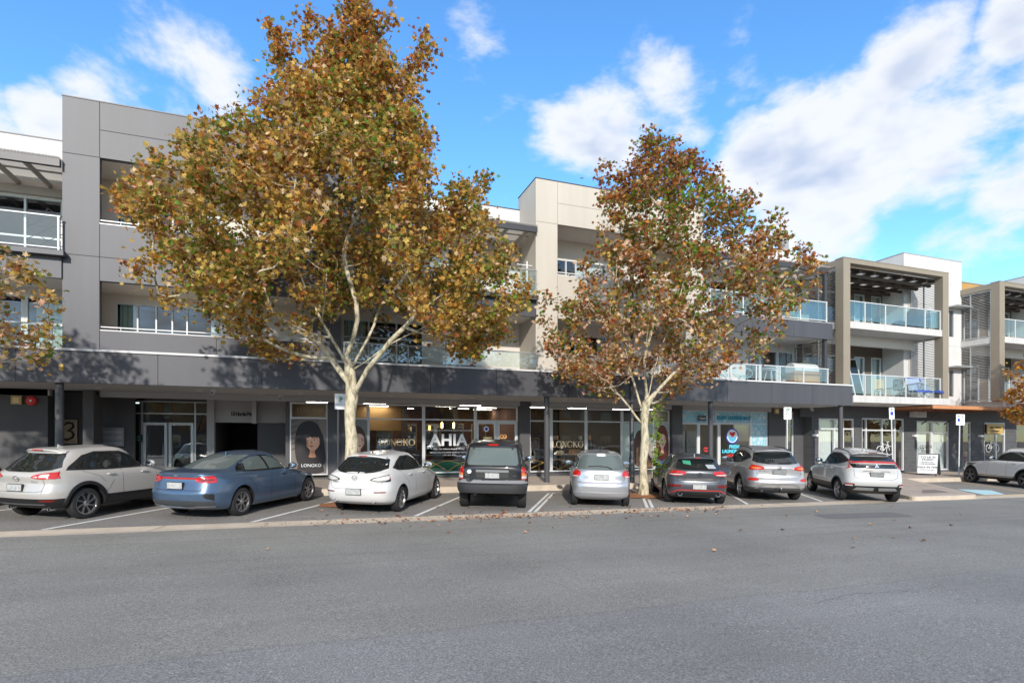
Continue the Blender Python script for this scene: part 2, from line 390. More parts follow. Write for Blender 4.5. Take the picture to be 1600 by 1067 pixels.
# fallen leaves: a scatter nobody would count
def leaf_poly(c, s, yaw, tilt, roll, curl=.25):
    """five-lobed plane-tree leaf, folded along its midrib; returns verts"""
    R = Matrix.Rotation(yaw, 3, 'Z') @ Matrix.Rotation(tilt, 3, 'X') @ Matrix.Rotation(roll, 3, 'Y')
    P = [(0, -.5, 0), (.22, -.28, curl * .15), (.52, -.30, curl * .5), (.34, .02, curl * .25), (.50, .28, curl * .5), (.2, .2, curl * .1), (0, .58, -.05 * curl),
         (-.2, .2, curl * .1), (-.50, .28, curl * .5), (-.34, .02, curl * .25), (-.52, -.30, curl * .5), (-.22, -.28, curl * .15), (0, 0, 0)]
    return [tuple(Vector(c) + R @ (Vector(p) * s)) for p in P]
LEAF_F = [(0, 1, 12), (1, 2, 3), (1, 3, 12), (3, 4, 5), (3, 5, 12), (5, 6, 12), (6, 7, 12), (7, 8, 9), (7, 9, 12), (9, 10, 11), (9, 11, 12), (11, 0, 12)]
rr = random.Random(11); lm = [mat('dry_leaf_rust', (.30, .11, .05), .7), mat('dry_leaf_tan', (.46, .26, .14), .7), mat('dry_leaf_brown', (.16, .07, .04), .7)]
mb = MB()
def drop(x, y, s=None):
    z = z_road(x, y) if y < 12.3 else (z_strip(x) if y < 12.95 else z_park(x, y))
    s = (s or rr.uniform(.07, .13)) * .78
    mb.add(leaf_poly((x, y, z + .012 + s * .05), s, rr.uniform(0, 6.3), rr.uniform(-.3, .3), rr.uniform(-.3, .3), rr.uniform(.3, 1.0)), LEAF_F, rr.choice(lm))
for i in range(85): drop(rr.gauss(3.6, 1.9), rr.gauss(12.5, .45))
for i in range(26): drop(rr.gauss(3.5, .5), rr.gauss(12.35, .08))
for i in range(16): drop(rr.gauss(4.7, .35), rr.gauss(12.25, .08))
for i in range(45): drop(rr.gauss(8.0, 2.2), rr.gauss(12.1, .55))
for i in range(30): drop(rr.uniform(0, 8), rr.uniform(13, 16.8))
for i in range(16): drop(rr.uniform(-8, 16), rr.uniform(9, 12.2))
for x, y in [(9.6, 7.6), (10.4, 7.4), (8.7, 6.9), (12.0, 8.2), (11.6, 8.8), (10.6, 7.0), (13.3, 8.2), (8.2, 9.0), (9.1, 8.8), (-4.1, 4.3), (6.2, 7.4), (12.9, 9.2)]: drop(x, y, .11)
for i in range(40):
    a = rr.uniform(0, 6.3); r = rr.uniform(.2, .9); drop(10 + r * cos(a), 15.5 + r * sin(a) - .1)
    drop(.95 + r * cos(a), 15.3 + r * sin(a))
for i in range(420): drop(rr.uniform(-1, 12) if i % 3 else rr.gauss(4, 1.6), 12.55 + rr.gauss(0, .28), rr.uniform(.025, .06))
for i in range(160): drop(rr.uniform(-3, 12), rr.uniform(13, 17.3), rr.uniform(.025, .07))
for i in range(60): drop(rr.gauss(9.2, .9), 12.45 + rr.gauss(0, .18))
tag(mb.build('fallen_leaves', fixn=False), 'dry brown plane leaves fallen along the gutter and bays', 'fallen leaves', kind='stuff')

# cracks in the old asphalt
cm_ = mat('crack_dark', (.06, .058, .055), .95)
def crack(pts, w=.012, seed=1):
    r_ = random.Random(seed); P = []
    for (x0, y0), (x1, y1) in zip(pts[:-1], pts[1:]):
        n = max(2, int(math.hypot(x1 - x0, y1 - y0) / .08))
        for k in range(n): t = k / n; P.append((x0 + (x1 - x0) * t + r_.uniform(-.02, .02), y0 + (y1 - y0) * t + r_.uniform(-.02, .02)))
    vs = []
    for i, (x, y) in enumerate(P):
        ww = w * (.4 + .6 * r_.random()); vs += [(x, y - ww, z_road(x, y - ww) + .0035), (x, y + ww, z_road(x, y + ww) + .0035)]
    mb = MB(); mb.add(vs, [(2 * i, 2 * i + 2, 2 * i + 3, 2 * i + 1) for i in range(len(P) - 1)], cm_); tag(mb.build('road_crack', fixn=False), kind='structure')
crack([(-4.2, 6.1), (-3.7, 6.15), (-3.2, 5.75), (-2.6, 5.6)], .008, 2); crack([(-3.2, 5.75), (-3.0, 5.9)], .006, 3); crack([(5.2, 4.6), (6.0, 4.75), (6.9, 4.6)], .005, 4); crack([(12.5, 11.2), (13.6, 11.35), (14.6, 11.2)], .01, 5)
pm = MB(); P_ = rounded([(11.7, 9.9), (14.3, 9.6), (14.6, 10.5), (12.0, 10.7)], .2); pm.add([(x, y, z_road(x, y) + .0045) for x, y in P_], [tuple(range(len(P_)))], mat('asphalt_patch', (.15, .148, .145), .9, var=.2, vscale=30)); tag(pm.build('road_patch', fixn=False), kind='structure')
# ------------------------------------------------------------------ cars
def paint(name, col, metal=.0, rough=.32, coat=.7):
    m = mat(name, col, rough, metal, coat=coat); return m
BLK = mat('black_trim', (.014, .014, .015), .48)
GLOSSBLK = mat('gloss_black', (.008, .008, .009), .08, coat=1)
RUB = mat('tyre_rubber', (.018, .018, .019), .75, bump=.2, bscale=90)
CGLASS = mat('car_glass', (.012, .016, .017), .03, spec=.9)
CGLASS2 = mat('car_glass_clear', (.10, .125, .12), .03, spec=.9)
CHROME = mat('chrome', (.75, .75, .76), .12, 1.0)
SILV = mat('alloy_rim', (.50, .50, .51), .28, .9)
DARKRIM = mat('dark_rim', (.16, .16, .17), .3, .7)
REDL = mat('tail_lamp_red', (.50, .012, .010), .10, coat=1)
DRED = mat('tail_lamp_dark', (.16, .006, .006), .10, coat=1)
CLRL = mat('lamp_clear', (.62, .60, .58), .10, coat=1)
ORGL = mat('lamp_orange', (.70, .20, .03), .12, coat=1)
PLATE = mat('number_plate', (.40, .41, .40), .5, var=.3, vscale=16)
PLATED = mat('number_plate_grey', (.20, .21, .21), .5, var=.2, vscale=14)
GAP = mat('panel_gap', (.006, .006, .006), .9)
UNDER = mat('underbody', (.01, .01, .01), .9)
WELL = mat('wheel_well', (.006, .006, .006), .95)

def pchip(pts):
    q = []
    for p in sorted(pts, key=lambda p: p[0]):
        if not q or p[0] - q[-1][0] > .004: q.append(p)
    pts = q; X = [p[0] for p in pts]; Y = [p[1] for p in pts]; n = len(X)
    h = [X[i + 1] - X[i] for i in range(n - 1)]; d = [(Y[i + 1] - Y[i]) / h[i] for i in range(n - 1)]
    m = [0.0] * n; m[0] = d[0]; m[-1] = d[-1]
    for i in range(1, n - 1):
        if d[i - 1] * d[i] <= 0: m[i] = 0
        else:
            w1 = 2 * h[i] + h[i - 1]; w2 = h[i] + 2 * h[i - 1]; m[i] = (w1 + w2) / (w1 / d[i - 1] + w2 / d[i])
    def f(x):
        if x <= X[0]: return Y[0]
        if x >= X[-1]: return Y[-1]
        i = max(k for k in range(n - 1) if X[k] <= x); t = (x - X[i]) / h[i]
        return (2 * t**3 - 3 * t * t + 1) * Y[i] + (t**3 - 2 * t * t + t) * h[i] * m[i] + (-2 * t**3 + 3 * t * t) * Y[i + 1] + (t**3 - t * t) * h[i] * m[i + 1]
    return f
def chaikin(p, it=1, q=.25):
    for _ in range(it):
        r = []
        for i in range(len(p)):
            a = p[i]; b = p[(i + 1) % len(p)]
            r.append((a[0] * (1 - q) + b[0] * q, a[1] * (1 - q) + b[1] * q)); r.append((a[0] * q + b[0] * (1 - q), a[1] * q + b[1] * (1 - q)))
        p = r
    return p

class Car:
    def __init__(s, name, label, sp, paint_m, cat='car', rz_pos=None, group='cars parked in the angled bays'):
        s.sp = sp; s.paint = paint_m
        s.root = thing(name, label, cat, (0, 0, 0), 0, group)
        s.make_body()
    # body: horizontal slices, each a rounded plan outline
    def make_body(s):
        sp = s.sp; xr = pchip(sp['rear']); xf = pchip(sp['front']); w = pchip(sp['width'])
        z0 = sp['rear'][0][0]; H = sp['H']; xm = sp['xm']
        nR = pchip(sp.get('nR', [(0, 7), (.9, 8), (1.0, 7), (H - .12, 6), (H, 3)])); nF = pchip([(0, 4.2), (.7, 4.0), (1.0, 4.2), (H, 2.6)])
        bowR = pchip(sp.get('bowR', [(0, .09), (.9, .09), (1.1, .11), (H, .1)])); bowF = pchip([(0, .28), (.7, .30), (1.0, .30), (H, .2)])
        zs = [z0 + (H - z0) * i / 44 for i in range(45)]
        zs += [p[0] for p in sp['rear'] + sp['front'] + sp['width']]
        zs = sorted(set(round(z, 4) for z in zs if z0 <= z <= H))
        k = 0
        while k < len(zs) - 1:
            a, b = zs[k], zs[k + 1]
            if (abs(xr(a) - xr(b)) > .07 or abs(xf(a) - xf(b)) > .07 or abs(w(a) - w(b)) > .03) and b - a > .0012: zs.insert(k + 1, (a + b) / 2)
            else: k += 1
        M = 32   # per quarter
        th = []
        for q in range(4):
            for i in range(M):
                t = i / M; th.append((q + t) * pi / 2)
        vs = []
        for z in zs:
            ar = max(xm - xr(z), .05); af = max(xf(z) - xm, .05); ww = w(z)
            for a in th:
                c = cos(a); sn = sin(a); front = c >= 0; n = nF(z) if front else nR(z); A = af if front else ar
                # even spread: blend of angle remap
                ex = 2.0 / n
                cx = (1 if c >= 0 else -1) * abs(c) ** ex; sy = (1 if sn >= 0 else -1) * abs(sn) ** ex
                x = A * cx; y = ww * sy
                bow = (bowF(z) if front else bowR(z))
                x -= (1 if c >= 0 else -1) * bow * (abs(sy) ** 2) * min(1, abs(cx)) ** 5 * min(1, A / .8)
                tp = sp.get('taper', .05) if not front else .06
                y *= 1 - tp * min(1, abs(x) / max(A, .3)) ** 2.2 * (1.0 if z < sp['belt'] else 1.6)
                vs.append((xm + x, y, z))
        K = 4 * M; fs = []
        for i in range(len(zs) - 1):
            for k in range(K):
                a = i * K + k; b = i * K + (k + 1) % K; fs.append((a, b, b + K, a + K))
        nb = len(vs); vs.append((xm, 0, z0)); vs.append((xm, 0, H + .003))
        for k in range(K):
            fs.append(((k + 1) % K, k, nb)); t = (len(zs) - 1) * K; fs.append((t + k, t + (k + 1) % K, nb + 1))
        s.bvh = BVHTree.FromPolygons([Vector(v) for v in vs], fs)
        mb = MB(); mb.add(vs, fs, s.paint)
        o = mb.build('body', s.root, smooth=False)
        me = o.data
        # wheel wells
        cb = MB()
        for x in (0, sp['wb']):
            for sd_ in (-1, 1):
                wy = sp['W'] / 2
                r = sp['tr'] + sp.get('arch', .055); prof = [(r, -.17), (r, .17)]
                cb.lathe(prof, WELL, 40, (x, sd_ * (wy - .12), sp['tr'] + .01), 'y')
        c = cb.build('cut')
        md = o.modifiers.new('b', 'BOOLEAN'); md.object = c; md.operation = 'DIFFERENCE'; md.solver = 'EXACT'
        bpy.context.view_layer.update()
        dg = bpy.context.evaluated_depsgraph_get(); nm = bpy.data.meshes.new_from_object(o.evaluated_get(dg))
        o.modifiers.clear(); o.data = nm; cm = c.data; bpy.data.objects.remove(c); bpy.data.meshes.remove(cm); bpy.data.meshes.remove(me); nm.name = 'body'
        nm.materials.clear()
        cut = sp.get('clad', 0); mats_ = [s.paint, WELL, UNDER, sp.get('clad_m', BLK)]
        for m in mats_: nm.materials.append(m)
        r = sp['tr'] + sp.get('arch', .055)
        for p in nm.polygons:
            cx, cy, cz = p.center; mi = 0
            if p.normal.z < -.8 and cz < z0 + .02: mi = 2
            if cz < cut: mi = 3
            for x in (0, sp['wb']):
                d = sqrt((cx - x) ** 2 + (cz - sp['tr'] - .01) ** 2)
                inside = d < r - .01 and abs(cy) < sp['W'] / 2 - .2 and abs(p.normal.y) > .9
                on = abs(d - r) < .012 and abs(p.normal.y) < .3 and abs((p.normal.x * (cx - x) + p.normal.z * (cz - sp['tr'] - .01)) / max(d, .01)) > .95 and p.normal.x * (cx - x) + p.normal.z * (cz - sp['tr'] - .01) < 0
                if inside or on: mi = 1
            p.material_index = mi
        nm.polygons.foreach_set('use_smooth', [True] * len(nm.polygons)); nm.set_sharp_from_angle(angle=radians(38)); nm.update()
        if cut: s.split_clad(o)
        s.body = o
    def split_clad(s, o):
        """the unpainted lower band becomes a part of its own"""
        bm = bmesh.new(); bm.from_mesh(o.data); b2 = bm.copy()
        bmesh.ops.delete(bm, geom=[f for f in bm.faces if f.material_index == 3], context='FACES')
        bmesh.ops.delete(b2, geom=[f for f in b2.faces if f.material_index != 3], context='FACES')
        me2 = o.data.copy(); b2.to_mesh(me2); bm.to_mesh(o.data); bm.free(); b2.free(); me2.name = 'lower_cladding'
        c = bpy.data.objects.new('lower_cladding', me2); COL.objects.link(c); c.parent = s.root
    def ray(s, p, d):
        h = s.bvh.ray_cast(Vector(p), Vector(d)); return h
    def hit(s, a, b, side):
        if side == 'rear': o = (-6, a, b); d = (1, 0, 0)
        elif side == 'front': o = (9, a, b); d = (-1, 0, 0)
        elif side == 'left': o = (a, 4, b); d = (0, -1, 0)
        elif side == 'right': o = (a, -4, b); d = (0, 1, 0)
        elif side == 'top': o = (a, b, 5); d = (0, 0, -1)
        h = s.bvh.ray_cast(Vector(o), Vector(d))
        if side == 'rear' and abs(a) > .3:
            q = a; x0 = s.bvh.ray_cast(Vector((-6, 0, b)), Vector(d))[0]
            lim = (x0.x if x0 else -s.sp['ro']) + .27
            while (h[0] is None or h[0].x > lim) and abs(q) > .3:
                q *= .99; h = s.bvh.ray_cast(Vector((-6, q, b)), Vector(d))
        if h[0] is None:
            h2 = s.bvh.find_nearest(Vector(o) + Vector(d) * (5.2 if side == 'rear' else 3.2)); return h2[0], h2[1]
        return h[0], h[1]
    def patch(s, poly, side, m, off=.004, mb=None, rnd=0, step=.07, skirt=True):
        """conforming panel: an outline in side / rear view laid on the body"""
        if rnd: poly = chaikin(poly, rnd, .22)
        bm = bmesh.new(); f = bm.faces.new([bm.verts.new((p[0], p[1], 0)) for p in poly])
        bmesh.ops.triangulate(bm, faces=[f])
        xs = [p[0] for p in poly]; ys = [p[1] for p in poly]
        for ax, lo, hi in ((0, min(xs), max(xs)), (1, min(ys), max(ys))):
            n = int((hi - lo) / step)
            for i in range(1, n + 1):
                co = [0, 0, 0]; co[ax] = lo + (hi - lo) * i / (n + 1); no = [0, 0, 0]; no[ax] = 1
                bmesh.ops.bisect_plane(bm, geom=bm.verts[:] + bm.edges[:] + bm.faces[:], plane_co=co, plane_no=no, dist=1e-5)
        bmesh.ops.remove_doubles(bm, verts=bm.verts, dist=1e-4)
        bm.verts.index_update(); P = []; B = []
        for v in bm.verts:
            c, n = s.hit(v.co.x, v.co.y, side)
            P.append(c + n * off); B.append(c - n * .004)
        fs = [tuple(v.index for v in f.verts) for f in bm.faces]
        vs = list(P); 
        if skirt:
            K = len(vs); vs += B
            for e in bm.edges:
                if len(e.link_faces) == 1:
                    a, b = e.verts[0].index, e.verts[1].index; fs.append((a, b, b + K, a + K))
        bm.free()
        mb = mb or MB(); mb.add(vs, fs, m); return mb
    def part(s, name, mb, smooth=True, ang=30, parent=None, label=None):
        o = mb.build(name, parent or s.root, smooth=smooth, ang=ang)
        # drop stray skirt verts
        if label: o['label'] = label
        return o
    def P(s, name, poly, side, m, off=.004, rnd=0, both=False, parent=None, step=.07, label=None):
        if both and side == 'rear':
            r = None
            for sg in (1, -1): r = s.part(name, s.patch([(sg * a, b) for a, b in poly], side, m, off, None, rnd, step), parent=parent, label=label)
            return r
        if both:
            for sd_ in ('left', 'right'): r = s.part(name, s.patch(poly, sd_, m, off, None, rnd, step), parent=parent, label=label)
            return r
        return s.part(name, s.patch(poly, side, m, off, None, rnd, step), parent=parent, label=label)
    def lamp(s, rear, side=None, m=REDL, inner=None, off=.012, rnd=1, name='tail_light', rim=BLK):
        """pair of tail lights; rear poly for the +y side, side poly (x,z) wraps the flank; inner = [(poly, mat)]"""
        for sg, sd_ in ((1, 'left'), (-1, 'right')):
            mb = s.patch([(sg * a, b) for a, b in rear], 'rear', m, off, None, rnd, .05)
            o = s.part(name, mb)
            for poly, mm in (inner or []):
                s.part('lens', s.patch([(sg * a, b) for a, b in poly], 'rear', mm, off + .003, None, rnd, .05), parent=o)
    def line(s, pts, side, w=.007, m=GAP, off=.0015, mb=None, step=.05):
        mb = mb or MB()
        pl = []
        for i in range(len(pts) - 1):
            a = Vector(pts[i]); b = Vector(pts[i + 1]); n = max(1, int((b - a).length / step))
            for k in range(n): pl.append(a.lerp(b, k / n))
        pl.append(Vector(pts[-1])); vs = []
        for i, p in enumerate(pl):
            d = (pl[min(i + 1, len(pl) - 1)] - pl[max(i - 1, 0)]).normalized(); nn = Vector((-d.y, d.x)) * w / 2
            for q in (p + nn, p - nn):
                c, n_ = s.hit(q.x, q.y, side); vs.append(c + n_ * off)
        mb.add(vs, [(2 * i, 2 * i + 1, 2 * i + 3, 2 * i + 2) for i in range(len(pl) - 1)], m); return mb
    def gaps(s, rear=(), side=(), w=.007):
        for l in rear: s.part('panel_gap', s.line(l, 'rear', w), smooth=False, ang=None)
        for l in side:
            for sd_ in ('left', 'right'): s.part('panel_gap', s.line(l, sd_, w), smooth=False, ang=None)
    def bar(s, pts, side, r, m, name, off=0.0, n=6, parent=None):
        P = [];
        for a, b in pts:
            c, nn = s.hit(a, b, side); P.append(c + nn * off)
        mb = MB(); mb.tube(P, r, m, n); return s.part(name, mb, parent=parent)
    def wheels(s, style='ten', rim=SILV, rim_r=None, wdt=.215):
        sp = s.sp; R = sp['tr']; rr_ = rim_r or R * .70; wy = sp['W'] / 2 - .035
        for x in (0, sp['wb']):
            for sg in (1, -1):
                yo = sg * wy; yi = sg * (wy - wdt)
                t = MB(); prof = []
                yc = (yo + yi) / 2; hw = wdt / 2
                pr = [(rr_, -hw * .82), (rr_ + .012, -hw * .97), (R - .05, -hw), (R - .014, -hw * .86), (R, -hw * .62), (R, 0), (R, hw * .62), (R - .014, hw * .86), (R - .05, hw), (rr_ + .012, hw * .97), (rr_, hw * .82)]
                t.lathe([(a, b) for a, b in pr], RUB, 44, (x, yc, R), 'y', closed=True)
                for q in (-.3, 0, .3):   # tread grooves
                    t.lathe([(R + .0012, q * hw * 1.6 - .004), (R + .0012, q * hw * 1.6 + .004)], GAP, 44, (x, yc, R), 'y')
                wh = t.build('wheel', s.root, smooth=True, ang=32)
                b = MB(); yf = yo - sg * .014
                # barrel, lip, back plate
                b.lathe([(rr_ + .002, yf), (rr_ - .012, yf + sg * .001), (rr_ - .02, yf - sg * .03), (rr_ - .03, yi + sg * .06)], rim, 44, (x, 0, R), 'y', caps=False)
                b.lathe([(rr_ - .03, yf - sg * .075), (.02, yf - sg * .075)], mat('brake_dark', (.02, .02, .021), .7), 30, (x, 0, R), 'y')
                b.lathe([(.13, yf - sg * .072), (.13, yf - sg * .058), (.03, yf - sg * .058)], mat('brake_disc', (.22, .21, .2), .35, .8), 30, (x, 0, R), 'y')
                b.lathe([(.052, yf - sg * .07), (.055, yf - sg * .012), (.04, yf - sg * .004), (.004, yf - sg * .002)], rim, 20, (x, 0, R), 'y')
                def spoke(a0, a1, w0, w1, r0=.045, r1=None):
                    r1 = r1 or rr_ - .008
                    d0 = Vector((cos(a0), sin(a0))); d1 = Vector((cos(a1), sin(a1)))
                    p0 = d0 * r0; p1 = d1 * r1; t_ = (p1 - p0).normalized(); nn = Vector((-t_.y, t_.x))
                    y0 = yf - sg * .012; y1 = yf - sg * .006; vs = []
                    for p, w_, yy in ((p0, w0, y0), (p1, w1, y1)):
                        for k in (-1, 1):
                            q = p + nn * k * w_ / 2; vs.append((x + q.x, yy, R + q.y)); vs.append((x + q.x, yy - sg * .035, R + q.y))
                    b.add(vs, [(0, 2, 6, 4), (1, 5, 7, 3), (0, 4, 5, 1), (2, 3, 7, 6), (0, 1, 3, 2), (4, 6, 7, 5)], rim)
                if style == 'ten':
                    for k in range(10): spoke(2 * pi * k / 10, 2 * pi * k / 10 + .12, .022, .028)
                elif style == 'twin':
                    for k in range(5):
                        a = 2 * pi * k / 5; spoke(a - .22, a - .13, .02, .022); spoke(a + .22, a + .13, .02, .022)
                elif style == 'y':
                    for k in range(7):
                        a = 2 * pi * k / 7; spoke(a, a, .03, .026, r1=rr_ * .55); spoke(a, a + .2, .02, .018, r0=rr_ * .5); spoke(a, a - .2, .02, .018, r0=rr_ * .5)
                elif style == 'mesh':
                    for k in range(10):
                        a = 2 * pi * k / 10; spoke(a, a + .30, .016, .016); spoke(a, a - .30, .016, .016)
                elif style == 'five':
                    for k in range(5): spoke(2 * pi * k / 5 + .3, 2 * pi * k / 5 + .3, .06, .045)
                elif style == 'swirl':
                    for k in range(8):
                        a = 2 * pi * k / 8; spoke(a, a + .42, .03, .032)
                b.build('rim', wh, smooth=True, ang=30)
    def hbl(s, x, z, w=.13, m=None):
        mb = MB(); mb.box(x - .008, x + .04, -w, w, z - .011, z + .009, m or REDL); s.part('high_brake_light', mb, smooth=False, ang=None)
    def mirrors(s, x, z, m=None, m2=GLOSSBLK):
        m = m or s.paint
        for sg, sd_ in ((1, 'left'), (-1, 'right')):
            c, n_ = s.hit(x, z - .06, sd_); mb = MB()
            k = len(mb.v)
            mb.ball((x + .02, c.y + sg * .15, z + .02), .095, m, 10, .72, 1.25, .78)
            mb.tube([(x, c.y - sg * .02, z - .07), (x + .02, c.y + sg * .08, z - .035)], .025, m2, 8)
            o = s.part('mirror', mb)
            g = MB(); g.ball((x - .035, c.y + sg * .15, z + .02), .078, mat('mirror_glass', (.55, .62, .66), .02, 1.0), 10, .25, 1.25, .78); s.part('mirror_glass', g, parent=o)
    def handles(s, xs, z, m=None):
        for x in xs:
            for sg, sd_ in ((1, 'left'), (-1, 'right')):
                c, n_ = s.hit(x, z, sd_); mb = MB()
                mb.tube([(x - .09, c.y, z), (x - .07, c.y + sg * .03, z + .004), (x + .06, c.y + sg * .03, z + .006), (x + .09, c.y, z + .006)], .013, m or s.paint, 8)
                s.part('door_handle', mb)
    def plate(s, z, w=.372, h=.13, m=PLATE, y=0, tilt=0.0):
        c, n_ = s.hit(y, z, 'rear'); c2, _ = s.hit(y + w / 2, z, 'rear'); c3, _ = s.hit(y, z + h / 2, 'rear'); c4, _ = s.hit(y, z - h / 2, 'rear')
        x = min(c.x, c3.x, c4.x) - .012
        mb = MB(); mb.box(x - .006, x + .01, y - w / 2, y + w / 2, z - h / 2, z + h / 2, m); o = mb.build('number_plate', s.root)
        fr = MB(); e = .008
        fr.box(x - .004, x + .04, y - w / 2 - e, y + w / 2 + e, z + h / 2, z + h / 2 + e, BLK).box(x - .004, x + .04, y - w / 2 - e, y + w / 2 + e, z - h / 2 - e, z - h / 2, BLK)
        fr.box(x - .004, x + .04, y - w / 2 - e, y - w / 2, z - h / 2, z + h / 2, BLK).box(x - .004, x + .04, y + w / 2, y + w / 2 + e, z - h / 2, z + h / 2, BLK); fr.build('plate_frame', o)
    def badge(s, z, r=.055, kind='ring', y=0, m=CHROME):
        c, n_ = s.hit(y, z, 'rear'); mb = MB(); c = c + n_ * .006
        u = Vector((0, 1, 0)); v = n_.cross(u).normalized(); v = v if v.z > 0 else -v
        if kind in ('ring', 'wing', 'h'):
            pts = [c + u * cos(a) * r * 1.25 + v * sin(a) * r * .9 for a in [2 * pi * i / 24 for i in range(25)]]
            mb.tube(pts, .006, m, 6)
        if kind == 'wing': mb.tube([c + u * -r * .95 + v * r * .35, c + u * -r * .45 - v * r * .15, c + v * -r * .3, c + u * r * .45 - v * r * .15, c + u * r * .95 + v * r * .35], .008, m, 6)
        if kind == 'h': mb.tube([c - u * r * .45 - v * r * .6, c - u * r * .35 + v * r * .6], .008, m, 6); mb.tube([c + u * r * .45 - v * r * .6, c + u * r * .35 + v * r * .6], .008, m, 6); mb.tube([c - u * r * .4, c + u * r * .4], .007, m, 6)
        if kind == 'tri':
            for k in range(3):
                a = pi / 2 + k * 2 * pi / 3; d = u * cos(a) + v * sin(a); e = u * -sin(a) + v * cos(a)
                P = [c, c + d * r * .62 + e * r * .36, c + d * r * 1.24, c + d * r * .62 - e * r * .36]; Pb = [p - n_ * .01 for p in P]; P = [p + n_ * .003 for p in P]
                mb.add(P + Pb, [(0, 1, 2, 3), (0, 4, 5, 1), (1, 5, 6, 2), (2, 6, 7, 3), (3, 7, 4, 0)], m)
        s.part('badge', mb)
    def script(s, txt, y, z, size, m=CHROME, sg=1, spacing=1.0):
        """raised letters on the tailgate, read from behind the car"""
        c, n_ = s.hit(y, z, 'rear')
        xax = Vector((0, -1, 0)); xax = (xax - n_ * xax.dot(n_)).normalized(); zax = n_.cross(xax) * -1; zax = zax if zax.z > 0 else -zax
        M = Matrix.Identity(4)
        for i in range(3): M[i][0] = xax[i]; M[i][1] = -n_[i]; M[i][2] = zax[i]; M[i][3] = (c + n_ * .006)[i]
        s.part('lettering', text_mb(txt, size, m, depth=.003, M=M, spacing=spacing), smooth=False, ang=None)
    def exhaust(s, y, z, r=.036, back=.03, both=True, m=CHROME, x=None):
        for sg in ((1, -1) if both else (1,)):
            c, n_ = s.hit(sg * y, max(z, s.sp['rear'][0][0] + .03), 'rear'); xx = (c.x if x is None else x) - back; mb = MB()
            mb.lathe([(r, 0), (r + .004, .004), (r + .004, .12), (r - .004, .12), (r - .006, .03), (r - .006, .004)], m, 20, (0, 0, 0), 'z', closed=True)
            mb.lathe([(.001, .05), (r - .005, .05)], GAP, 20, (0, 0, 0), 'z')
            mb.move(Matrix.Translation((xx, sg * y, z)) @ Matrix.Rotation(pi / 2, 4, 'Y')); s.part('exhaust', mb)
    def wiper(s, pts, name='wiper'):
        P = []
        for a, b in pts:
            c, nn = s.hit(a, b, 'rear'); P.append(c + nn * .022)
        mb = MB(); mb.tube(P, [.014] + [.008] * (len(P) - 1), BLK, 6); s.part(name, mb)
    def spoiler(s, x0, x1, z, hw, m=None, th=.035, drop=.03):
        m = m or s.paint; vs = []; n = 12; x0 += .06; hw *= .93
        mb = MB()
        for i in range(n + 1):
            y = -hw + 2 * hw * i / n; e = (abs(y) / hw) ** 2.5
            a = x0 + .16 * e; zz = z - .06 * e
            vs += [(a, y, zz - drop), (a + .012, y, zz - drop + th * .7), (x1, y, zz + th - .012), (x1 + .02, y, zz - .03), (a + .05, y, zz - drop - .012)]
        fs = []
        for i in range(n):
            for k in range(5): fs.append((i * 5 + k, (i + 1) * 5 + k, (i + 1) * 5 + (k + 1) % 5, i * 5 + (k + 1) % 5))
        fs += [tuple(range(5)), tuple(reversed(range(n * 5, n * 5 + 5)))]
        mb.add(vs, fs, m); return s.part('spoiler', mb, ang=45)
    def rails(s, x0, x1, y, m=CHROME, h=.035, r=.014):
        for sg in (1, -1):
            P = []
            for i in range(9):
                t = i / 8; x = x0 + (x1 - x0) * t; c, n_ = s.hit(x, sg * y, 'top'); up = h * min(1, min(t, 1 - t) * 8)
                P.append((x, sg * y, c.z + up))
            mb = MB(); mb.tube(P, r, m, 8); s.part('roof_rail', mb)
    def fin(s, x, m=None, whip=False):
        c, n_ = s.hit(x, 0, 'top'); mb = MB()
        if whip: mb.tube([c, c + Vector((-.02, 0, .03)), c + Vector((-.16, 0, .20))], [.02, .008, .003], BLK, 6)
        else: mb.prism([(x - .06, c.z - .01), (x + .10, c.z - .01), (x + .03, c.z + .02), (x - .05, c.z + .065)], -.012, .012, m or s.paint)
        s.part('antenna', mb)
    def archtrim(s, m=BLK, w=.055):
        sp = s.sp; r0 = sp['tr'] + sp.get('arch', .055) - .002
        for x in (0, sp['wb']):
            for sg, sd_ in ((1, 'left'), (-1, 'right')):
                vs = []; n = 30; zc = sp['tr'] + .01; mb = MB()
                a0 = math.asin(max(-1, (sp['rear'][0][0] + .02 - zc) / r0))
                for i in range(n + 1):
                    a = a0 + (pi - 2 * a0) * i / n
                    for rad, o_ in ((r0, -.02), (r0, .014), (r0 + w * .8, .014), (r0 + w, -.003)):
                        px = x + rad * cos(a); pz = max(zc + rad * sin(a), sp['rear'][0][0] + .005)
                        c, nn = s.hit(px, pz, sd_)
                        yy = c.y + sg * o_
                        vs.append((px, yy, pz))
                fs = []
                for i in range(n):
                    for k in range(3): fs.append((i * 4 + k, (i + 1) * 4 + k, (i + 1) * 4 + k + 1, i * 4 + k + 1))
                mb.add(vs, fs, m); s.part('wheel_arch_trim', mb)
    def place(s, X, Y, h=30.5, dz=0.0):
        h = radians(h); s.root.location = (X, Y, z_park(X, Y) + dz)
        gx, gy = -.0105, .028; f = (sin(h), cos(h)); l = (-cos(h), sin(h))
        pf = gx * f[0] + gy * f[1]; pl = gx * l[0] + gy * l[1]
        s.root.rotation_euler = (atan2(pl, 1), -atan2(pf, 1), pi / 2 - h)

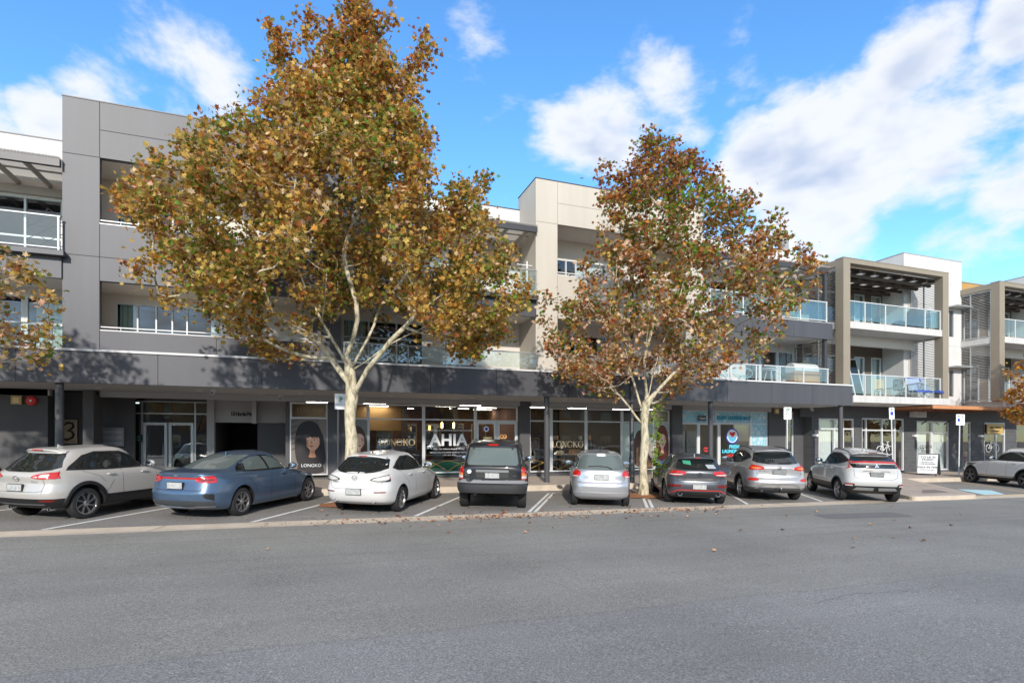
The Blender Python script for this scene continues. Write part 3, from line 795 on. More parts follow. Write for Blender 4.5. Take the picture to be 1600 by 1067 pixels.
def mkspec(L, Wd, H, wb, ro, tr, belt, rear, cowl, wtop, wscr_top_x, xm, sill=.20, roofw=.60, hood=.76, **k):
    fo = L - wb - ro; nx = wb + fo
    front = [(sill, nx - .30), (sill + .10, nx - .08), (.42, nx - .01), (.52, nx), (.62, nx - .03), (hood - .04, nx - .13), (hood, nx - .24), (hood + (belt + .03 - hood) * .45, nx - .24 - (nx - .24 - cowl) * .40),
             (hood + (belt + .03 - hood) * .82, nx - .24 - (nx - .24 - cowl) * .78), (belt + .03, cowl), (belt + .03 + (H - .10 - belt) * .5, cowl + (wscr_top_x - cowl) * .52), (H - .07, wscr_top_x), (H - .035, wscr_top_x - .22), (H - .012, wscr_top_x - .5), (H, max(xm + .3, wscr_top_x - .85))]
    w = Wd / 2
    width = [(sill, w - .09), (sill + .07, w - .035), (.42, w - .008), (.58, w), (.74, w - .006), (belt - .10, w - .022), (belt - .03, w - .045), (belt + .02, w - .085), (belt + .07, w - .11), ((belt + H) / 2, (w - .11) * .5 + roofw * .5 + .012), (H - .13, roofw + .03), (H - .085, roofw - .01), (H - .05, roofw - .07), (H - .025, roofw - .17), (H - .008, roofw - .32), (H, roofw - .42)]
    d = dict(L=L, W=Wd, H=H, wb=wb, ro=ro, tr=tr, belt=belt, rear=rear, front=front, width=width, xm=xm)
    d.update(k); return d
# ---- 1 sand-coloured crossover, black cladding
P_sand = paint('paint_sand', (.50, .48, .45), .2, .35)
c = Car('crossover_car', 'pale sand crossover with black wheel arches, at the left end of the row', mkspec(4.28, 1.77, 1.55, 2.57, .83, .335, 1.0,
    [(.26, -.50), (.36, -.72), (.48, -.80), (.60, -.83), (.72, -.80), (.80, -.775), (.95, -.80), (1.02, -.77), (1.07, -.69), (1.25, -.50), (1.41, -.34), (1.45, -.36), (1.475, -.30), (1.51, .05), (1.535, .45), (1.55, .62)],
    1.90, 1.0, 1.25, .85, sill=.26, roofw=.585, hood=.86, clad=.50, arch=.07), P_sand, 'crossover')
c.archtrim(BLK, .075); c.wheels('swirl', SILV)
c.P('rear_window', [(-.60, 1.07), (-.66, 1.12), (-.52, 1.40), (.52, 1.40), (.66, 1.12), (.60, 1.07), (.3, 1.035), (-.3, 1.035)], 'rear', CGLASS, .005)
sw = [(-.36, 1.06), (-.28, 1.14), (.05, 1.36), (.35, 1.435), (.95, 1.425), (1.35, 1.28), (1.72, 1.07), (1.55, 1.035), (.5, 1.03)]
c.P('window_frame', sw, 'left', BLK, .003); c.P('window_frame', sw, 'right', BLK, .003)
for sd_ in ('left', 'right'):
    c.P('side_window', [(.02, 1.08), (.12, 1.30), (.38, 1.40), (.74, 1.40), (.80, 1.07)], sd_, CGLASS, .006); c.P('side_window', [(.86, 1.07), (.82, 1.39), (.98, 1.385), (1.32, 1.255), (1.58, 1.08)], sd_, CGLASS, .006)
    c.P('side_window', [(-.24, 1.08), (-.05, 1.24), (.06, 1.29), (-.03, 1.08)], sd_, CGLASS, .006)
c.P('windscreen', [(-.66, 1.07), (-.52, 1.44), (.52, 1.44), (.66, 1.07)], 'front', CGLASS)
c.lamp([(.34, .935), (.44, .985), (.74, 1.04), (.90, 1.05), (.90, .935), (.80, .905), (.52, .90)], [(-.72, 1.045), (-.46, 1.03), (-.60, .93), (-.76, .92)], REDL, [([(.52, .93), (.55, .985), (.68, .995), (.68, .935)], CLRL), ([(.40, .935), (.5, .96), (.5, .93)], CLRL)])
c.gaps(rear=[[(-.60, .60), (-.62, .75), (-.60, .90)], [(.60, .60), (.62, .75), (.60, .90)], [(-.60, .66), (-.5, .635), (.5, .635), (.60, .66)]], side=[[(.84, 1.05), (.84, .42)], [(.62, .8), (.42, .7), (.38, .45), (.60, .40)][:1] + [(.50, .62), (.36, .48)], [(1.70, 1.05), (1.78, .8), (1.80, .42)], [(-.05, 1.03), (.30, .90), (.42, .76)]])
c.plate(.72, m=PLATE); c.badge(.90, .06, 'wing'); c.script('CX-3', -.42, .845, .06)
c.mirrors(1.60, 1.09); c.handles([.55, 1.42], .93); c.spoiler(-.44, -.15, 1.50, .57); c.exhaust(.52, .26); c.fin(.10)
c.hbl(-.385, 1.475)
c.P('reflector', [(.50, .44), (.55, .475), (.78, .475), (.72, .43)], 'rear', DRED, .008, both=True); c.P('bumper_strip', [(-.58, .365), (-.58, .38), (.58, .38), (.58, .365)], 'rear', SILV, .01)
c.wiper([(0, 1.05), (.2, 1.075), (.45, 1.10)])
CARS = {'cx': c}
# ---- 2 blue sedan
P_blue = paint('paint_blue', (.075, .125, .205), .45, .30)
c = Car('sedan_car', 'metallic blue sedan with a red light bar across its boot', mkspec(4.64, 1.80, 1.44, 2.70, 1.07, .325, .95,
    [(.20, -.70), (.30, -.98), (.45, -1.06), (.58, -1.07), (.70, -1.03), (.90, -.98), (1.00, -1.00), (1.025, -.94), (1.055, -.55), (1.075, -.38), (1.20, -.02), (1.33, .42), (1.39, .72), (1.42, .95), (1.44, 1.15)],
    2.12, 1.16, 1.50, 1.28, sill=.20, roofw=.575, hood=.76, bowR=[(0, .16), (.9, .17), (1.06, .18), (1.44, .16)]), P_blue, 'sedan')
c.wheels('y', SILV)
c.P('rear_window', [(-.58, 1.09), (-.50, 1.35), (.50, 1.35), (.58, 1.09), (.3, 1.075), (-.3, 1.075)], 'rear', CGLASS2, .005)
sw = [(-.12, 1.02), (.02, 1.12), (.32, 1.28), (.75, 1.355), (1.15, 1.345), (1.55, 1.21), (1.98, 1.0), (1.8, .985), (.6, .985)]
for sd_ in ('left', 'right'):
    c.P('window_frame', sw, sd_, GLOSSBLK, .003)
    c.P('side_window', [(.20, 1.03), (.28, 1.22), (.55, 1.30), (.90, 1.325), (.98, 1.02)], sd_, CGLASS2, .006); c.P('side_window', [(1.05, 1.02), (1.0, 1.32), (1.18, 1.31), (1.52, 1.185), (1.82, 1.02)], sd_, CGLASS2, .006)
    c.P('side_window', [(-.02, 1.04), (.04, 1.10), (.20, 1.19), (.14, 1.04)], sd_, CGLASS, .006)
c.P('windscreen', [(-.66, 1.03), (-.52, 1.34), (.52, 1.34), (.66, 1.03)], 'front', CGLASS)
c.lamp([(.42, .88), (.42, .935), (.62, .955), (.88, .975), (.90, .83), (.60, .815), (.46, .84)], [(-.92, .97), (-.62, .965), (-.72, .86), (-.95, .83)], REDL, [([(.50, .855), (.50, .89), (.74, .905), (.74, .86)], DRED)])
c.P('light_bar', [(-.44, .895), (-.44, .93), (.44, .93), (.44, .895)], 'rear', REDL, .010)
c.gaps(rear=[[(-.62, .80), (-.56, .66), (.56, .66), (.62, .80)], [(-.80, .99), (-.62, 1.0)], [(.80, .99), (.62, 1.0)]], side=[[(1.01, 1.0), (1.0, .34)], [(.14, 1.0), (.20, .86), (.42, .66), (.42, .5)], [(1.96, 1.0), (2.0, .34)]])
c.plate(.76, m=PLATE); c.script('KIA', 0, .975, .055, spacing=1.1)
c.mirrors(1.82, 1.03); c.handles([.50, 1.48], .88); c.fin(.55)
c.P('lower_bumper', [(-.80, .32), (-.84, .42), (-.55, .44), (.55, .44), (.84, .42), (.80, .32), (.45, .30), (.36, .27), (-.36, .27), (-.45, .30)], 'rear', mat('diffuser_grey', (.05, .055, .06), .5), .006)
c.P('bumper_strip', [(-.80, .30), (-.78, .322), (-.45, .322), (-.36, .292), (.36, .292), (.45, .322), (.78, .322), (.80, .30), (.46, .295), (.37, .265), (-.37, .265), (-.46, .295)], 'rear', SILV, .014)
c.P('fog_recess', [(.66, .50), (.62, .55), (.66, .60), (.80, .58), (.84, .46), (.80, .44)], 'rear', BLK, .006, both=True); CARS['kia'] = c
# ---- 3 white hatch
P_white = paint('paint_white', (.62, .615, .60), 0, .28)
c = Car('hatchback_car', 'white hatchback with clear tail lights parked in front of the larger plane tree', mkspec(4.46, 1.755, 1.47, 2.64, .93, .318, .97,
    [(.22, -.60), (.32, -.84), (.45, -.91), (.56, -.93), (.66, -.90), (.76, -.86), (.92, -.87), (.99, -.84), (1.04, -.74), (1.20, -.55), (1.34, -.36), (1.375, -.38), (1.40, -.28), (1.43, .1), (1.455, .5), (1.47, .70)],
    2.10, 1.13, 1.40, .95, sill=.22, roofw=.575, hood=.78), P_white, 'hatchback')
c.wheels('ten', SILV)
c.P('rear_window', [(-.52, 1.02), (-.70, 1.12), (-.66, 1.22), (-.52, 1.335), (.52, 1.335), (.66, 1.22), (.70, 1.12), (.52, 1.02), (.15, .975), (-.15, .975)], 'rear', CGLASS, .005, rnd=1)
sw = [(-.26, 1.10), (.05, 1.25), (.40, 1.36), (.90, 1.365), (1.40, 1.215), (1.90, 1.01), (1.7, .995), (.6, 1.0), (-.05, 1.03)]
for sd_ in ('left', 'right'):
    c.P('window_frame', sw, sd_, BLK, .003)
    c.P('side_window', [(.10, 1.05), (.18, 1.25), (.42, 1.325), (.78, 1.335), (.84, 1.03)], sd_, CGLASS, .006); c.P('side_window', [(.91, 1.03), (.87, 1.335), (1.02, 1.32), (1.40, 1.185), (1.72, 1.03)], sd_, CGLASS, .006)
    c.P('side_window', [(-.16, 1.09), (.02, 1.19), (.10, 1.22), (.04, 1.05)], sd_, CGLASS, .006)
c.P('windscreen', [(-.66, 1.03), (-.52, 1.38), (.52, 1.38), (.66, 1.03)], 'front', CGLASS)
c.lamp([(.36, .835), (.48, .90), (.70, .945), (.90, .965), (.90, .85), (.80, .80), (.55, .80)], [(-.80, .96), (-.56, .955), (-.66, .86), (-.82, .84)], BLK, [([(.40, .838), (.50, .888), (.72, .93), (.79, .935), (.76, .83), (.56, .815)], CLRL), ([(.79, .94), (.87, .95), (.86, .86), (.78, .84)], REDL)])
c.gaps(rear=[[(-.66, .80), (-.60, .66), (-.5, .62), (.5, .62), (.60, .66), (.66, .80)]], side=[[(.87, 1.0), (.87, .36)], [(-.02, 1.02), (.20, .86), (.38, .70), (.40, .5)], [(1.86, 1.0), (1.88, .36)]])
c.plate(.56, w=.372, m=PLATE); c.badge(.885, .055, 'wing'); c.script('AXELA', .50, .775, .05, m=BLK); c.script('3', -.56, .775, .05)
c.mirrors(1.72, 1.05); c.handles([.50, 1.45], .90); c.spoiler(-.50, -.15, 1.405, .56); c.fin(.1, whip=True)
c.exhaust(.48, .33, .042); c.P('reflector', [(.50, .545), (.50, .57), (.74, .57), (.74, .545)], 'rear', DRED, .008, both=True)
c.hbl(-.445, 1.38, .10); CARS['mz'] = c
# ---- 4 black boxy four wheel drive
P_blk = paint('paint_black', (.016, .017, .019), .2, .30)
c = Car('offroad_car', 'boxy black four wheel drive with tall red tail lights and a grey bumper', mkspec(4.49, 1.84, 1.79, 2.69, .80, .365, 1.10,
    [(.42, -.62), (.46, -.80), (.60, -.82), (.72, -.82), (.74, -.74), (.90, -.73), (1.10, -.72), (1.16, -.69), (1.40, -.60), (1.62, -.50), (1.68, -.46), (1.72, -.35), (1.75, .0), (1.77, .5), (1.79, .9)],
    1.95, 1.62, 1.45, 1.1, sill=.42, roofw=.69, hood=1.02, nR=[(0, 8), (1.0, 9), (1.79, 6)], bowR=[(0, .05), (1.1, .05), (1.79, .06)], taper=.02, arch=.075), P_blk, 'four wheel drive')
c.wheels('five', SILV, wdt=.235); c.archtrim(BLK, .07)
c.P('rear_window', [(-.62, 1.16), (-.66, 1.22), (-.60, 1.60), (.60, 1.60), (.66, 1.22), (.62, 1.16)], 'rear', CGLASS2, .008)
sw = [(-.50, 1.18), (-.40, 1.60), (1.15, 1.62), (1.62, 1.18)]
for sd_ in ('left', 'right'):
    c.P('side_window', [(-.42, 1.19), (-.32, 1.58), (.10, 1.59), (.10, 1.19)], sd_, CGLASS, .005); c.P('side_window', [(.17, 1.19), (.17, 1.59), (.72, 1.59), (.72, 1.19)], sd_, CGLASS, .005); c.P('side_window', [(.80, 1.19), (.80, 1.59), (1.15, 1.57), (1.55, 1.19)], sd_, CGLASS, .005)
c.P('windscreen', [(-.68, 1.18), (-.60, 1.60), (.60, 1.60), (.68, 1.18)], 'front', CGLASS)
c.lamp([(.74, .80), (.74, 1.10), (.87, 1.10), (.89, .80)], [(-.66, 1.10), (-.58, 1.10), (-.58, .80), (-.66, .80)], REDL, [([(.75, .83), (.75, .895), (.86, .895), (.86, .83)], CLRL), ([(.75, .90), (.75, .955), (.86, .955), (.86, .90)], ORGL)], off=.02, rnd=0)
c.P('rear_bumper', [(-.90, .48), (-.90, .735), (.90, .735), (.90, .48)], 'rear', mat('bumper_charcoal', (.03, .031, .033), .45), .05)
c.P('bumper_strip', [(-.88, .715), (-.88, .74), (.88, .74), (.88, .715)], 'rear', mat('scuffed_grey', (.22, .22, .23), .5), .058)
c.P('tailgate_panel', [(-.40, .84), (-.42, .90), (-.40, 1.02), (.40, 1.02), (.42, .90), (.40, .84)], 'rear', BLK, .006); c.P('licence_garnish', [(-.42, .985), (-.42, 1.045), (.42, 1.045), (.42, .985)], 'rear', mat('garnish_grey', (.17, .175, .18), .45), .025)
c.plate(.90, w=.36); c.P('sticker', [(.55, .95), (.53, 1.0), (.56, 1.04), (.61, 1.045), (.65, 1.01), (.64, .96), (.6, .935)], 'rear', mat('sticker_white', (.7, .7, .7), .5), .008, rnd=1)
c.gaps(rear=[[(-.71, .76), (-.71, 1.14), (-.64, 1.64)], [(.71, .76), (.71, 1.14), (.64, 1.64)], [(-.71, .765), (.71, .765)], [(-.70, 1.13), (.70, 1.13)]], side=[[(.76, 1.15), (.76, .5)], [(.14, 1.15), (.16, .98), (.40, .80)], [(1.62, 1.12), (1.66, .5)]])
c.mirrors(1.45, 1.22, BLK); c.handles([.62, 1.42], 1.0, BLK); c.rails(-.25, 1.15, .58, mat('rail_grey', (.30, .30, .31), .4, .6), .045, .016)
c.P('high_brake_light', [(-.13, 1.655), (-.13, 1.685), (.13, 1.685), (.13, 1.655)], 'rear', REDL, .02); c.wiper([(0, 1.13), (-.15, 1.13), (-.34, 1.155)])
for sg in (1, -1):
    c.P('window_hinge', [(sg * .50 - .02, 1.56), (sg * .50 - .02, 1.66), (sg * .50 + .02, 1.66), (sg * .50 + .02, 1.56)], 'rear', BLK, .02)
c.P('badge', [(-.64, .885), (-.64, .91), (-.52, .91), (-.52, .885)], 'rear', CHROME, .008)
mbx = MB(); mbx.obox((.0, 0, .40), (.25, 0, 0), (0, .55, 0), (0, 0, .05), UNDER); mbx.tube([(0, -.7, .36), (0, .7, .36)], .04, UNDER); mbx.ball((0, .1, .36), .12, UNDER, 8); mbx.tube([(-.55, .45, .40), (-.3, .45, .42), (.2, .35, .42)], .05, mat('muffler', (.12, .11, .10), .6), 8); c.part('rear_axle', mbx)
CARS['jeep'] = c
# ---- 5 small silver hatch
P_silver = paint('paint_silver', (.50, .51, .53), .65, .30)
c = Car('hatchback_car', 'small silver hatchback with a broad rear window, left of the slimmer plane tree', mkspec(3.84, 1.68, 1.53, 2.45, .62, .30, 1.0,
    [(.20, -.36), (.30, -.55), (.45, -.61), (.58, -.62), (.66, -.60), (.72, -.56), (.90, -.54), (1.0, -.52), (1.06, -.46), (1.22, -.33), (1.40, -.19), (1.44, -.16), (1.475, -.04), (1.50, .3), (1.52, .6), (1.53, .8)],
    1.95, 1.15, 1.50, 1.0, sill=.20, roofw=.585, hood=.84, bowR=[(0, .09), (.9, .09), (1.1, .10), (1.53, .1)]), P_silver, 'hatchback')
c.wheels('five', SILV, wdt=.185)
c.P('rear_window', [(-.60, 1.03), (-.67, 1.07), (-.52, 1.39), (-.44, 1.43), (.44, 1.43), (.52, 1.39), (.67, 1.07), (.60, 1.03)], 'rear', CGLASS2, .006, rnd=1)
for sd_ in ('left', 'right'):
    c.P('side_window', [(-.22, 1.08), (.02, 1.32), (.12, 1.33), (.06, 1.06)], sd_, CGLASS, .005); c.P('side_window', [(.13, 1.05), (.20, 1.36), (.74, 1.40), (.76, 1.04)], sd_, CGLASS, .005); c.P('side_window', [(.84, 1.04), (.82, 1.40), (1.08, 1.38), (1.62, 1.05)], sd_, CGLASS, .005)
c.P('windscreen', [(-.64, 1.06), (-.52, 1.42), (.52, 1.42), (.64, 1.06)], 'front', CGLASS)
c.lamp([(.60, .85), (.54, .92), (.60, 1.0), (.78, 1.03), (.84, .96), (.86, .85), (.82, .80)], [(-.52, 1.02), (-.36, 1.0), (-.40, .88), (-.52, .83)], REDL, [([(.60, .855), (.66, .87), (.80, .86), (.80, .82)], CLRL)])
c.gaps(rear=[[(-.56, .99), (-.62, .80), (-.56, .68), (-.48, .655), (.48, .655), (.56, .68), (.62, .80), (.56, .99)], [(-.80, .72), (-.6, .70)], [(.80, .72), (.6, .70)]], side=[[(.80, 1.03), (.80, .36)], [(.10, 1.04), (.15, .88), (.33, .68)], [(1.64, 1.02), (1.66, .36)]])
c.P('plate_recess', [(-.36, .78), (-.36, .92), (.36, .92), (.36, .78), (.2, .74), (-.2, .74)], 'rear', mat('paint_silver_soft', (.42, .43, .45), .5, .5), .004, rnd=1)
c.plate(.83, w=.36, h=.125); c.mirrors(1.52, 1.08); c.handles([.48, 1.36], .92); c.wiper([(-.28, 1.04), (-.16, 1.10), (.10, 1.12), (.36, 1.10)])
c.P('sticker', [(-.13, 1.40), (-.10, 1.455), (.10, 1.455), (.13, 1.40), (.08, 1.385), (-.08, 1.385)], 'rear', mat('sticker_white', (.7, .7, .7), .5), .009)
c.P('bumper_line', [(-.78, .40), (-.74, .425), (.74, .425), (.78, .40)], 'rear', mat('paint_silver_soft', (.42, .43, .45), .5, .5), .012)
c.fin(.25, whip=True); CARS['jz'] = c
# ---- 6 dark grey hot hatch
P_grey = paint('paint_grey', (.085, .092, .105), .5, .32)
c = Car('hatchback_car', 'dark grey hot hatch with a red stripe along its rear bumper', mkspec(4.34, 1.80, 1.45, 2.65, .80, .335, .96,
    [(.20, -.48), (.30, -.72), (.42, -.78), (.56, -.80), (.70, -.78), (.76, -.75), (.92, -.76), (1.0, -.74), (1.04, -.66), (1.18, -.50), (1.31, -.36), (1.35, -.37), (1.375, -.28), (1.41, .1), (1.435, .5), (1.45, .7)],
    2.06, 1.14, 1.40, .95, sill=.20, roofw=.575, hood=.78), P_grey, 'hatchback')
c.wheels('twin', DARKRIM, wdt=.23)
c.P('rear_window', [(-.60, 1.04), (-.64, 1.09), (-.50, 1.31), (.50, 1.31), (.64, 1.09), (.60, 1.04), (.3, 1.015), (-.3, 1.015)], 'rear', CGLASS, .005)
for sd_ in ('left', 'right'):
    c.P('window_frame', [(-.22, 1.05), (.05, 1.24), (.40, 1.34), (.90, 1.345), (1.40, 1.20), (1.84, 1.0), (1.6, .985), (.1, .99)], sd_, BLK, .003)
    c.P('side_window', [(.12, 1.03), (.20, 1.24), (.44, 1.31), (.78, 1.32), (.84, 1.02)], sd_, CGLASS, .006); c.P('side_window', [(.91, 1.02), (.87, 1.32), (1.02, 1.30), (1.38, 1.175), (1.68, 1.02)], sd_, CGLASS, .006)
c.P('windscreen', [(-.66, 1.02), (-.52, 1.36), (.52, 1.36), (.66, 1.02)], 'front', CGLASS)
c.lamp([(.40, .885), (.36, .945), (.44, .985), (.74, .99), (.90, .97), (.90, .87), (.60, .845)], [(-.70, .975), (-.50, .96), (-.54, .90), (-.72, .87)], REDL, [([(.46, .875), (.46, .905), (.84, .895), (.84, .875)], CLRL), ([(.46, .915), (.46, .925), (.84, .92), (.84, .91)], DRED)])
c.gaps(rear=[[(-.62, .86), (-.60, .70), (-.52, .66), (.52, .66), (.60, .70), (.62, .86)]], side=[[(.87, 1.0), (.87, .34)], [(-.02, .99), (.20, .84), (.40, .68), (.40, .5)], [(1.82, 1.0), (1.84, .34)]])
c.P('bumper_recess', [(-.52, .745), (-.50, .79), (.50, .79), (.52, .745), (.4, .725), (-.4, .725)], 'rear', BLK, .005)
c.plate(.545, m=PLATE); c.badge(.905, .055, 'h', m=mat('dark_chrome', (.25, .25, .26), .2, 1.0)); c.P('reflector', [(.52, .53), (.50, .60), (.86, .60), (.84, .53)], 'rear', DRED, .010, both=True)
RS = mat('red_stripe', (.55, .03, .03), .3)
c.P('bumper_strip', [(-.80, .33), (-.62, .44), (-.5, .455), (.5, .455), (.62, .44), (.80, .33), (.77, .33), (.60, .42), (.5, .435), (-.5, .435), (-.60, .42), (-.77, .33)], 'rear', RS, .014)
c.P('diffuser', [(-.66, .24), (-.62, .40), (.62, .40), (.66, .24)], 'rear', BLK, .006); c.exhaust(.53, .335, .062)
c.P('sill_stripe', [(.40, .27), (.40, .29), (2.2, .29), (2.2, .27)], 'left', RS, .006); c.mirrors(1.66, 1.04); c.handles([.50, 1.45], .89); c.spoiler(-.52, -.12, 1.385, .57)
c.hbl(-.465, 1.36, .07); c.fin(.05); c.wiper([(0, 1.03), (.2, 1.05), (.42, 1.075)])
c.P('window_sticker', [(.20, 1.15), (.20, 1.27), (.42, 1.27), (.40, 1.18)], 'rear', mat('green_sticker', (.05, .30, .18), .5), .008); c.P('window_sticker', [(-.5, 1.06), (-.26, 1.06), (-.2, 1.17), (-.44, 1.17)], 'rear', mat('paper_grey', (.34, .38, .42), .4), .008)
CARS['i30'] = c
# ---- 7 silver suv
P_silv2 = paint('paint_silver_suv', (.47, .47, .47), .55, .30)
c = Car('suv_car', 'silver SUV with dark grey lower bumper and a tow bar', mkspec(4.69, 1.88, 1.69, 2.70, 1.05, .365, 1.10,
    [(.26, -.62), (.38, -.94), (.50, -1.02), (.60, -1.05), (.68, -1.03), (.76, -.96), (.90, -.94), (1.05, -.95), (1.14, -.91), (1.20, -.83), (1.36, -.62), (1.50, -.42), (1.545, -.46), (1.575, -.36), (1.62, .0), (1.66, .5), (1.69, .75)],
    1.95, 1.12, 1.38, 1.0, sill=.26, roofw=.62, hood=.90, clad=.46, clad_m=mat('cladding_grey', (.07, .072, .075), .5), arch=.06), P_silv2, 'SUV')
c.wheels('five', SILV); c.archtrim(mat('cladding_grey', (.07, .072, .075), .5), .05)
c.P('rear_window', [(-.60, 1.20), (-.68, 1.25), (-.58, 1.46), (-.50, 1.50), (.50, 1.50), (.58, 1.46), (.68, 1.25), (.60, 1.20), (.3, 1.165), (-.3, 1.165)], 'rear', CGLASS, .006)
for sd_ in ('left', 'right'):
    c.P('window_frame', [(-.40, 1.34), (-.15, 1.46), (.30, 1.545), (.90, 1.53), (1.35, 1.36), (1.76, 1.14), (1.4, 1.12), (.5, 1.14), (.0, 1.20)], sd_, BLK, .003)
    c.P('side_window', [(-.28, 1.335), (-.08, 1.45), (.08, 1.48), (.04, 1.25)], sd_, CGLASS, .006); c.P('side_window', [(.10, 1.22), (.15, 1.48), (.36, 1.515), (.74, 1.51), (.80, 1.16)], sd_, CGLASS, .006); c.P('side_window', [(.87, 1.155), (.82, 1.505), (.98, 1.48), (1.30, 1.345), (1.58, 1.16)], sd_, CGLASS, .006)
c.P('windscreen', [(-.68, 1.17), (-.56, 1.55), (.56, 1.55), (.68, 1.17)], 'front', CGLASS)
c.lamp([(.40, 1.02), (.46, 1.09), (.72, 1.13), (.93, 1.17), (.94, 1.02), (.80, .98), (.60, .98)], [(-.90, 1.17), (-.50, 1.13), (-.70, 1.02), (-.94, .97)], REDL, [([(.50, 1.025), (.54, 1.06), (.76, 1.075), (.76, 1.01)], ORGL)])
c.gaps(rear=[[(-.64, 1.0), (-.66, .86), (-.56, .76), (.56, .76), (.66, .86), (.64, 1.0)]], side=[[(.84, 1.13), (.84, .48)], [(-.05, 1.18), (.22, 1.0), (.44, .78)], [(1.68, 1.1), (1.76, .48)]])
c.P('reflector', [(.62, .655), (.60, .70), (.68, .74), (.92, .73), (.90, .66)], 'rear', REDL, .010, both=True, rnd=1)
c.P('skid_plate', [(-.70, .42), (-.52, .56), (-.40, .60), (.40, .60), (.52, .56), (.70, .42), (.64, .42), (.48, .53), (.38, .56), (-.38, .56), (-.48, .53), (-.64, .42)], 'rear', mat('skid_silver', (.34, .34, .34), .35, .5), .02)
c.P('plate_surround', [(-.36, .92), (-.34, 1.0), (.34, 1.0), (.36, .92), (.30, .86), (-.30, .86)], 'rear', mat('silver_shadow_panel', (.38, .38, .38), .4, .4), .003)
c.plate(.93, m=PLATED); c.badge(1.06, .05, 'h'); c.mirrors(1.50, 1.20); c.handles([.48, 1.36], 1.02); c.spoiler(-.66, -.2, 1.60, .60); c.rails(-.1, 1.35, .56, BLK, .035)
mbt = MB(); mbt.tube([(-.85, .0, .36), (-1.08, 0, .37), (-1.13, 0, .40)], .028, BLK, 8); mbt.ball((-1.13, 0, .45), .028, CHROME, 8); mbt.obox((-1.0, 0, .40), (.02, 0, 0), (0, .10, 0), (0, 0, .035), BLK); c.part('tow_bar', mbt)
c.wiper([(0, 1.185), (-.2, 1.195), (-.42, 1.225)]); c.script('SANTA FE', .50, .955, .045); c.exhaust(.5, .36, .034, both=False); CARS['sf'] = c
# ---- 8 white suv with a light bar
P_pearl = paint('paint_pearl', (.54, .535, .52), .08, .26)
c = Car('suv_car', 'white SUV with red light bar across a split rear window', mkspec(4.40, 1.80, 1.68, 2.67, .78, .345, 1.09,
    [(.28, -.46), (.40, -.68), (.54, -.75), (.64, -.78), (.78, -.76), (.95, -.73), (1.05, -.73), (1.14, -.72), (1.20, -.70), (1.26, -.64), (1.30, -.60), (1.42, -.36), (1.49, -.20), (1.53, -.24), (1.56, -.10), (1.60, .2), (1.65, .6), (1.68, .85)],
    1.98, 1.12, 1.40, 1.05, sill=.28, roofw=.60, hood=.90, clad=.55, arch=.055), P_pearl, 'SUV')
c.wheels('twin', SILV); c.archtrim(BLK, .045)
c.P('lower_rear_window', [(-.62, 1.09), (-.70, 1.22), (.70, 1.22), (.62, 1.09)], 'rear', GLOSSBLK, .006); c.P('rear_window', [(-.66, 1.29), (-.56, 1.44), (.56, 1.44), (.66, 1.29)], 'rear', CGLASS, .006)
for sd_ in ('left', 'right'):
    c.P('window_frame', [(-.36, 1.30), (-.05, 1.42), (.40, 1.53), (.95, 1.52), (1.40, 1.36), (1.80, 1.13), (1.4, 1.11), (.3, 1.16), (-.2, 1.24)], sd_, BLK, .003)
    c.P('side_window', [(.16, 1.20), (.14, 1.44), (.40, 1.50), (.74, 1.505), (.80, 1.16)], sd_, CGLASS, .006); c.P('side_window', [(.87, 1.155), (.82, 1.50), (.98, 1.48), (1.32, 1.345), (1.62, 1.15)], sd_, CGLASS, .006)
c.P('windscreen', [(-.66, 1.16), (-.54, 1.52), (.54, 1.52), (.66, 1.16)], 'front', CGLASS)
c.lamp([(.66, 1.10), (.70, 1.20), (.72, 1.34), (.80, 1.38), (.82, 1.24), (.89, 1.16), (.90, 1.07), (.78, 1.05)], [(-.66, 1.24), (-.48, 1.16), (-.54, 1.08), (-.66, 1.06)], REDL, [([(.74, 1.09), (.76, 1.14), (.85, 1.13), (.85, 1.08)], CLRL)], off=.018)
c.P('light_bar', [(-.72, 1.23), (-.70, 1.27), (-.3, 1.29), (.3, 1.29), (.70, 1.27), (.72, 1.23), (.3, 1.25), (-.3, 1.25)], 'rear', REDL, .022)
c.gaps(rear=[[(-.62, 1.06), (-.60, .82), (-.46, .74), (.46, .74), (.60, .82), (.62, 1.06)]], side=[[(.84, 1.12), (.84, .56)], [(.0, 1.2), (.20, 1.0), (.40, .78)], [(1.70, 1.1), (1.76, .56)]])
c.P('bumper_lamp', [(.60, .53), (.60, .61), (.84, .61), (.82, .52)], 'rear', BLK, .012, both=True, rnd=1); c.P('reflector', [(.64, .57), (.64, .60), (.81, .60), (.81, .575)], 'rear', REDL, .02, both=True); c.P('fog_lamp', [(.64, .535), (.64, .565), (.80, .57), (.80, .53)], 'rear', CLRL, .02, both=True)
c.P('skid_plate', [(.08, .40), (.06, .48), (.54, .49), (.62, .41)], 'rear', mat('skid_silver', (.34, .34, .34), .35, .5), .02, both=True)
c.bar([(-.38, .985), (-.3, 1.0), (.3, 1.0), (.38, .985)], 'rear', .012, mat('garnish_grey', (.17, .175, .18), .45), 'tailgate_ledge')
c.plate(.90, m=PLATED); c.badge(1.16, .055, 'tri'); c.mirrors(1.55, 1.20, BLK); c.handles([.50, 1.38], 1.02); c.spoiler(-.48, -.05, 1.585, .58, th=.03); c.rails(-.05, 1.3, .53, BLK, .03); c.fin(.30)
c.hbl(-.425, 1.56, .12, DRED); CARS['ec'] = c
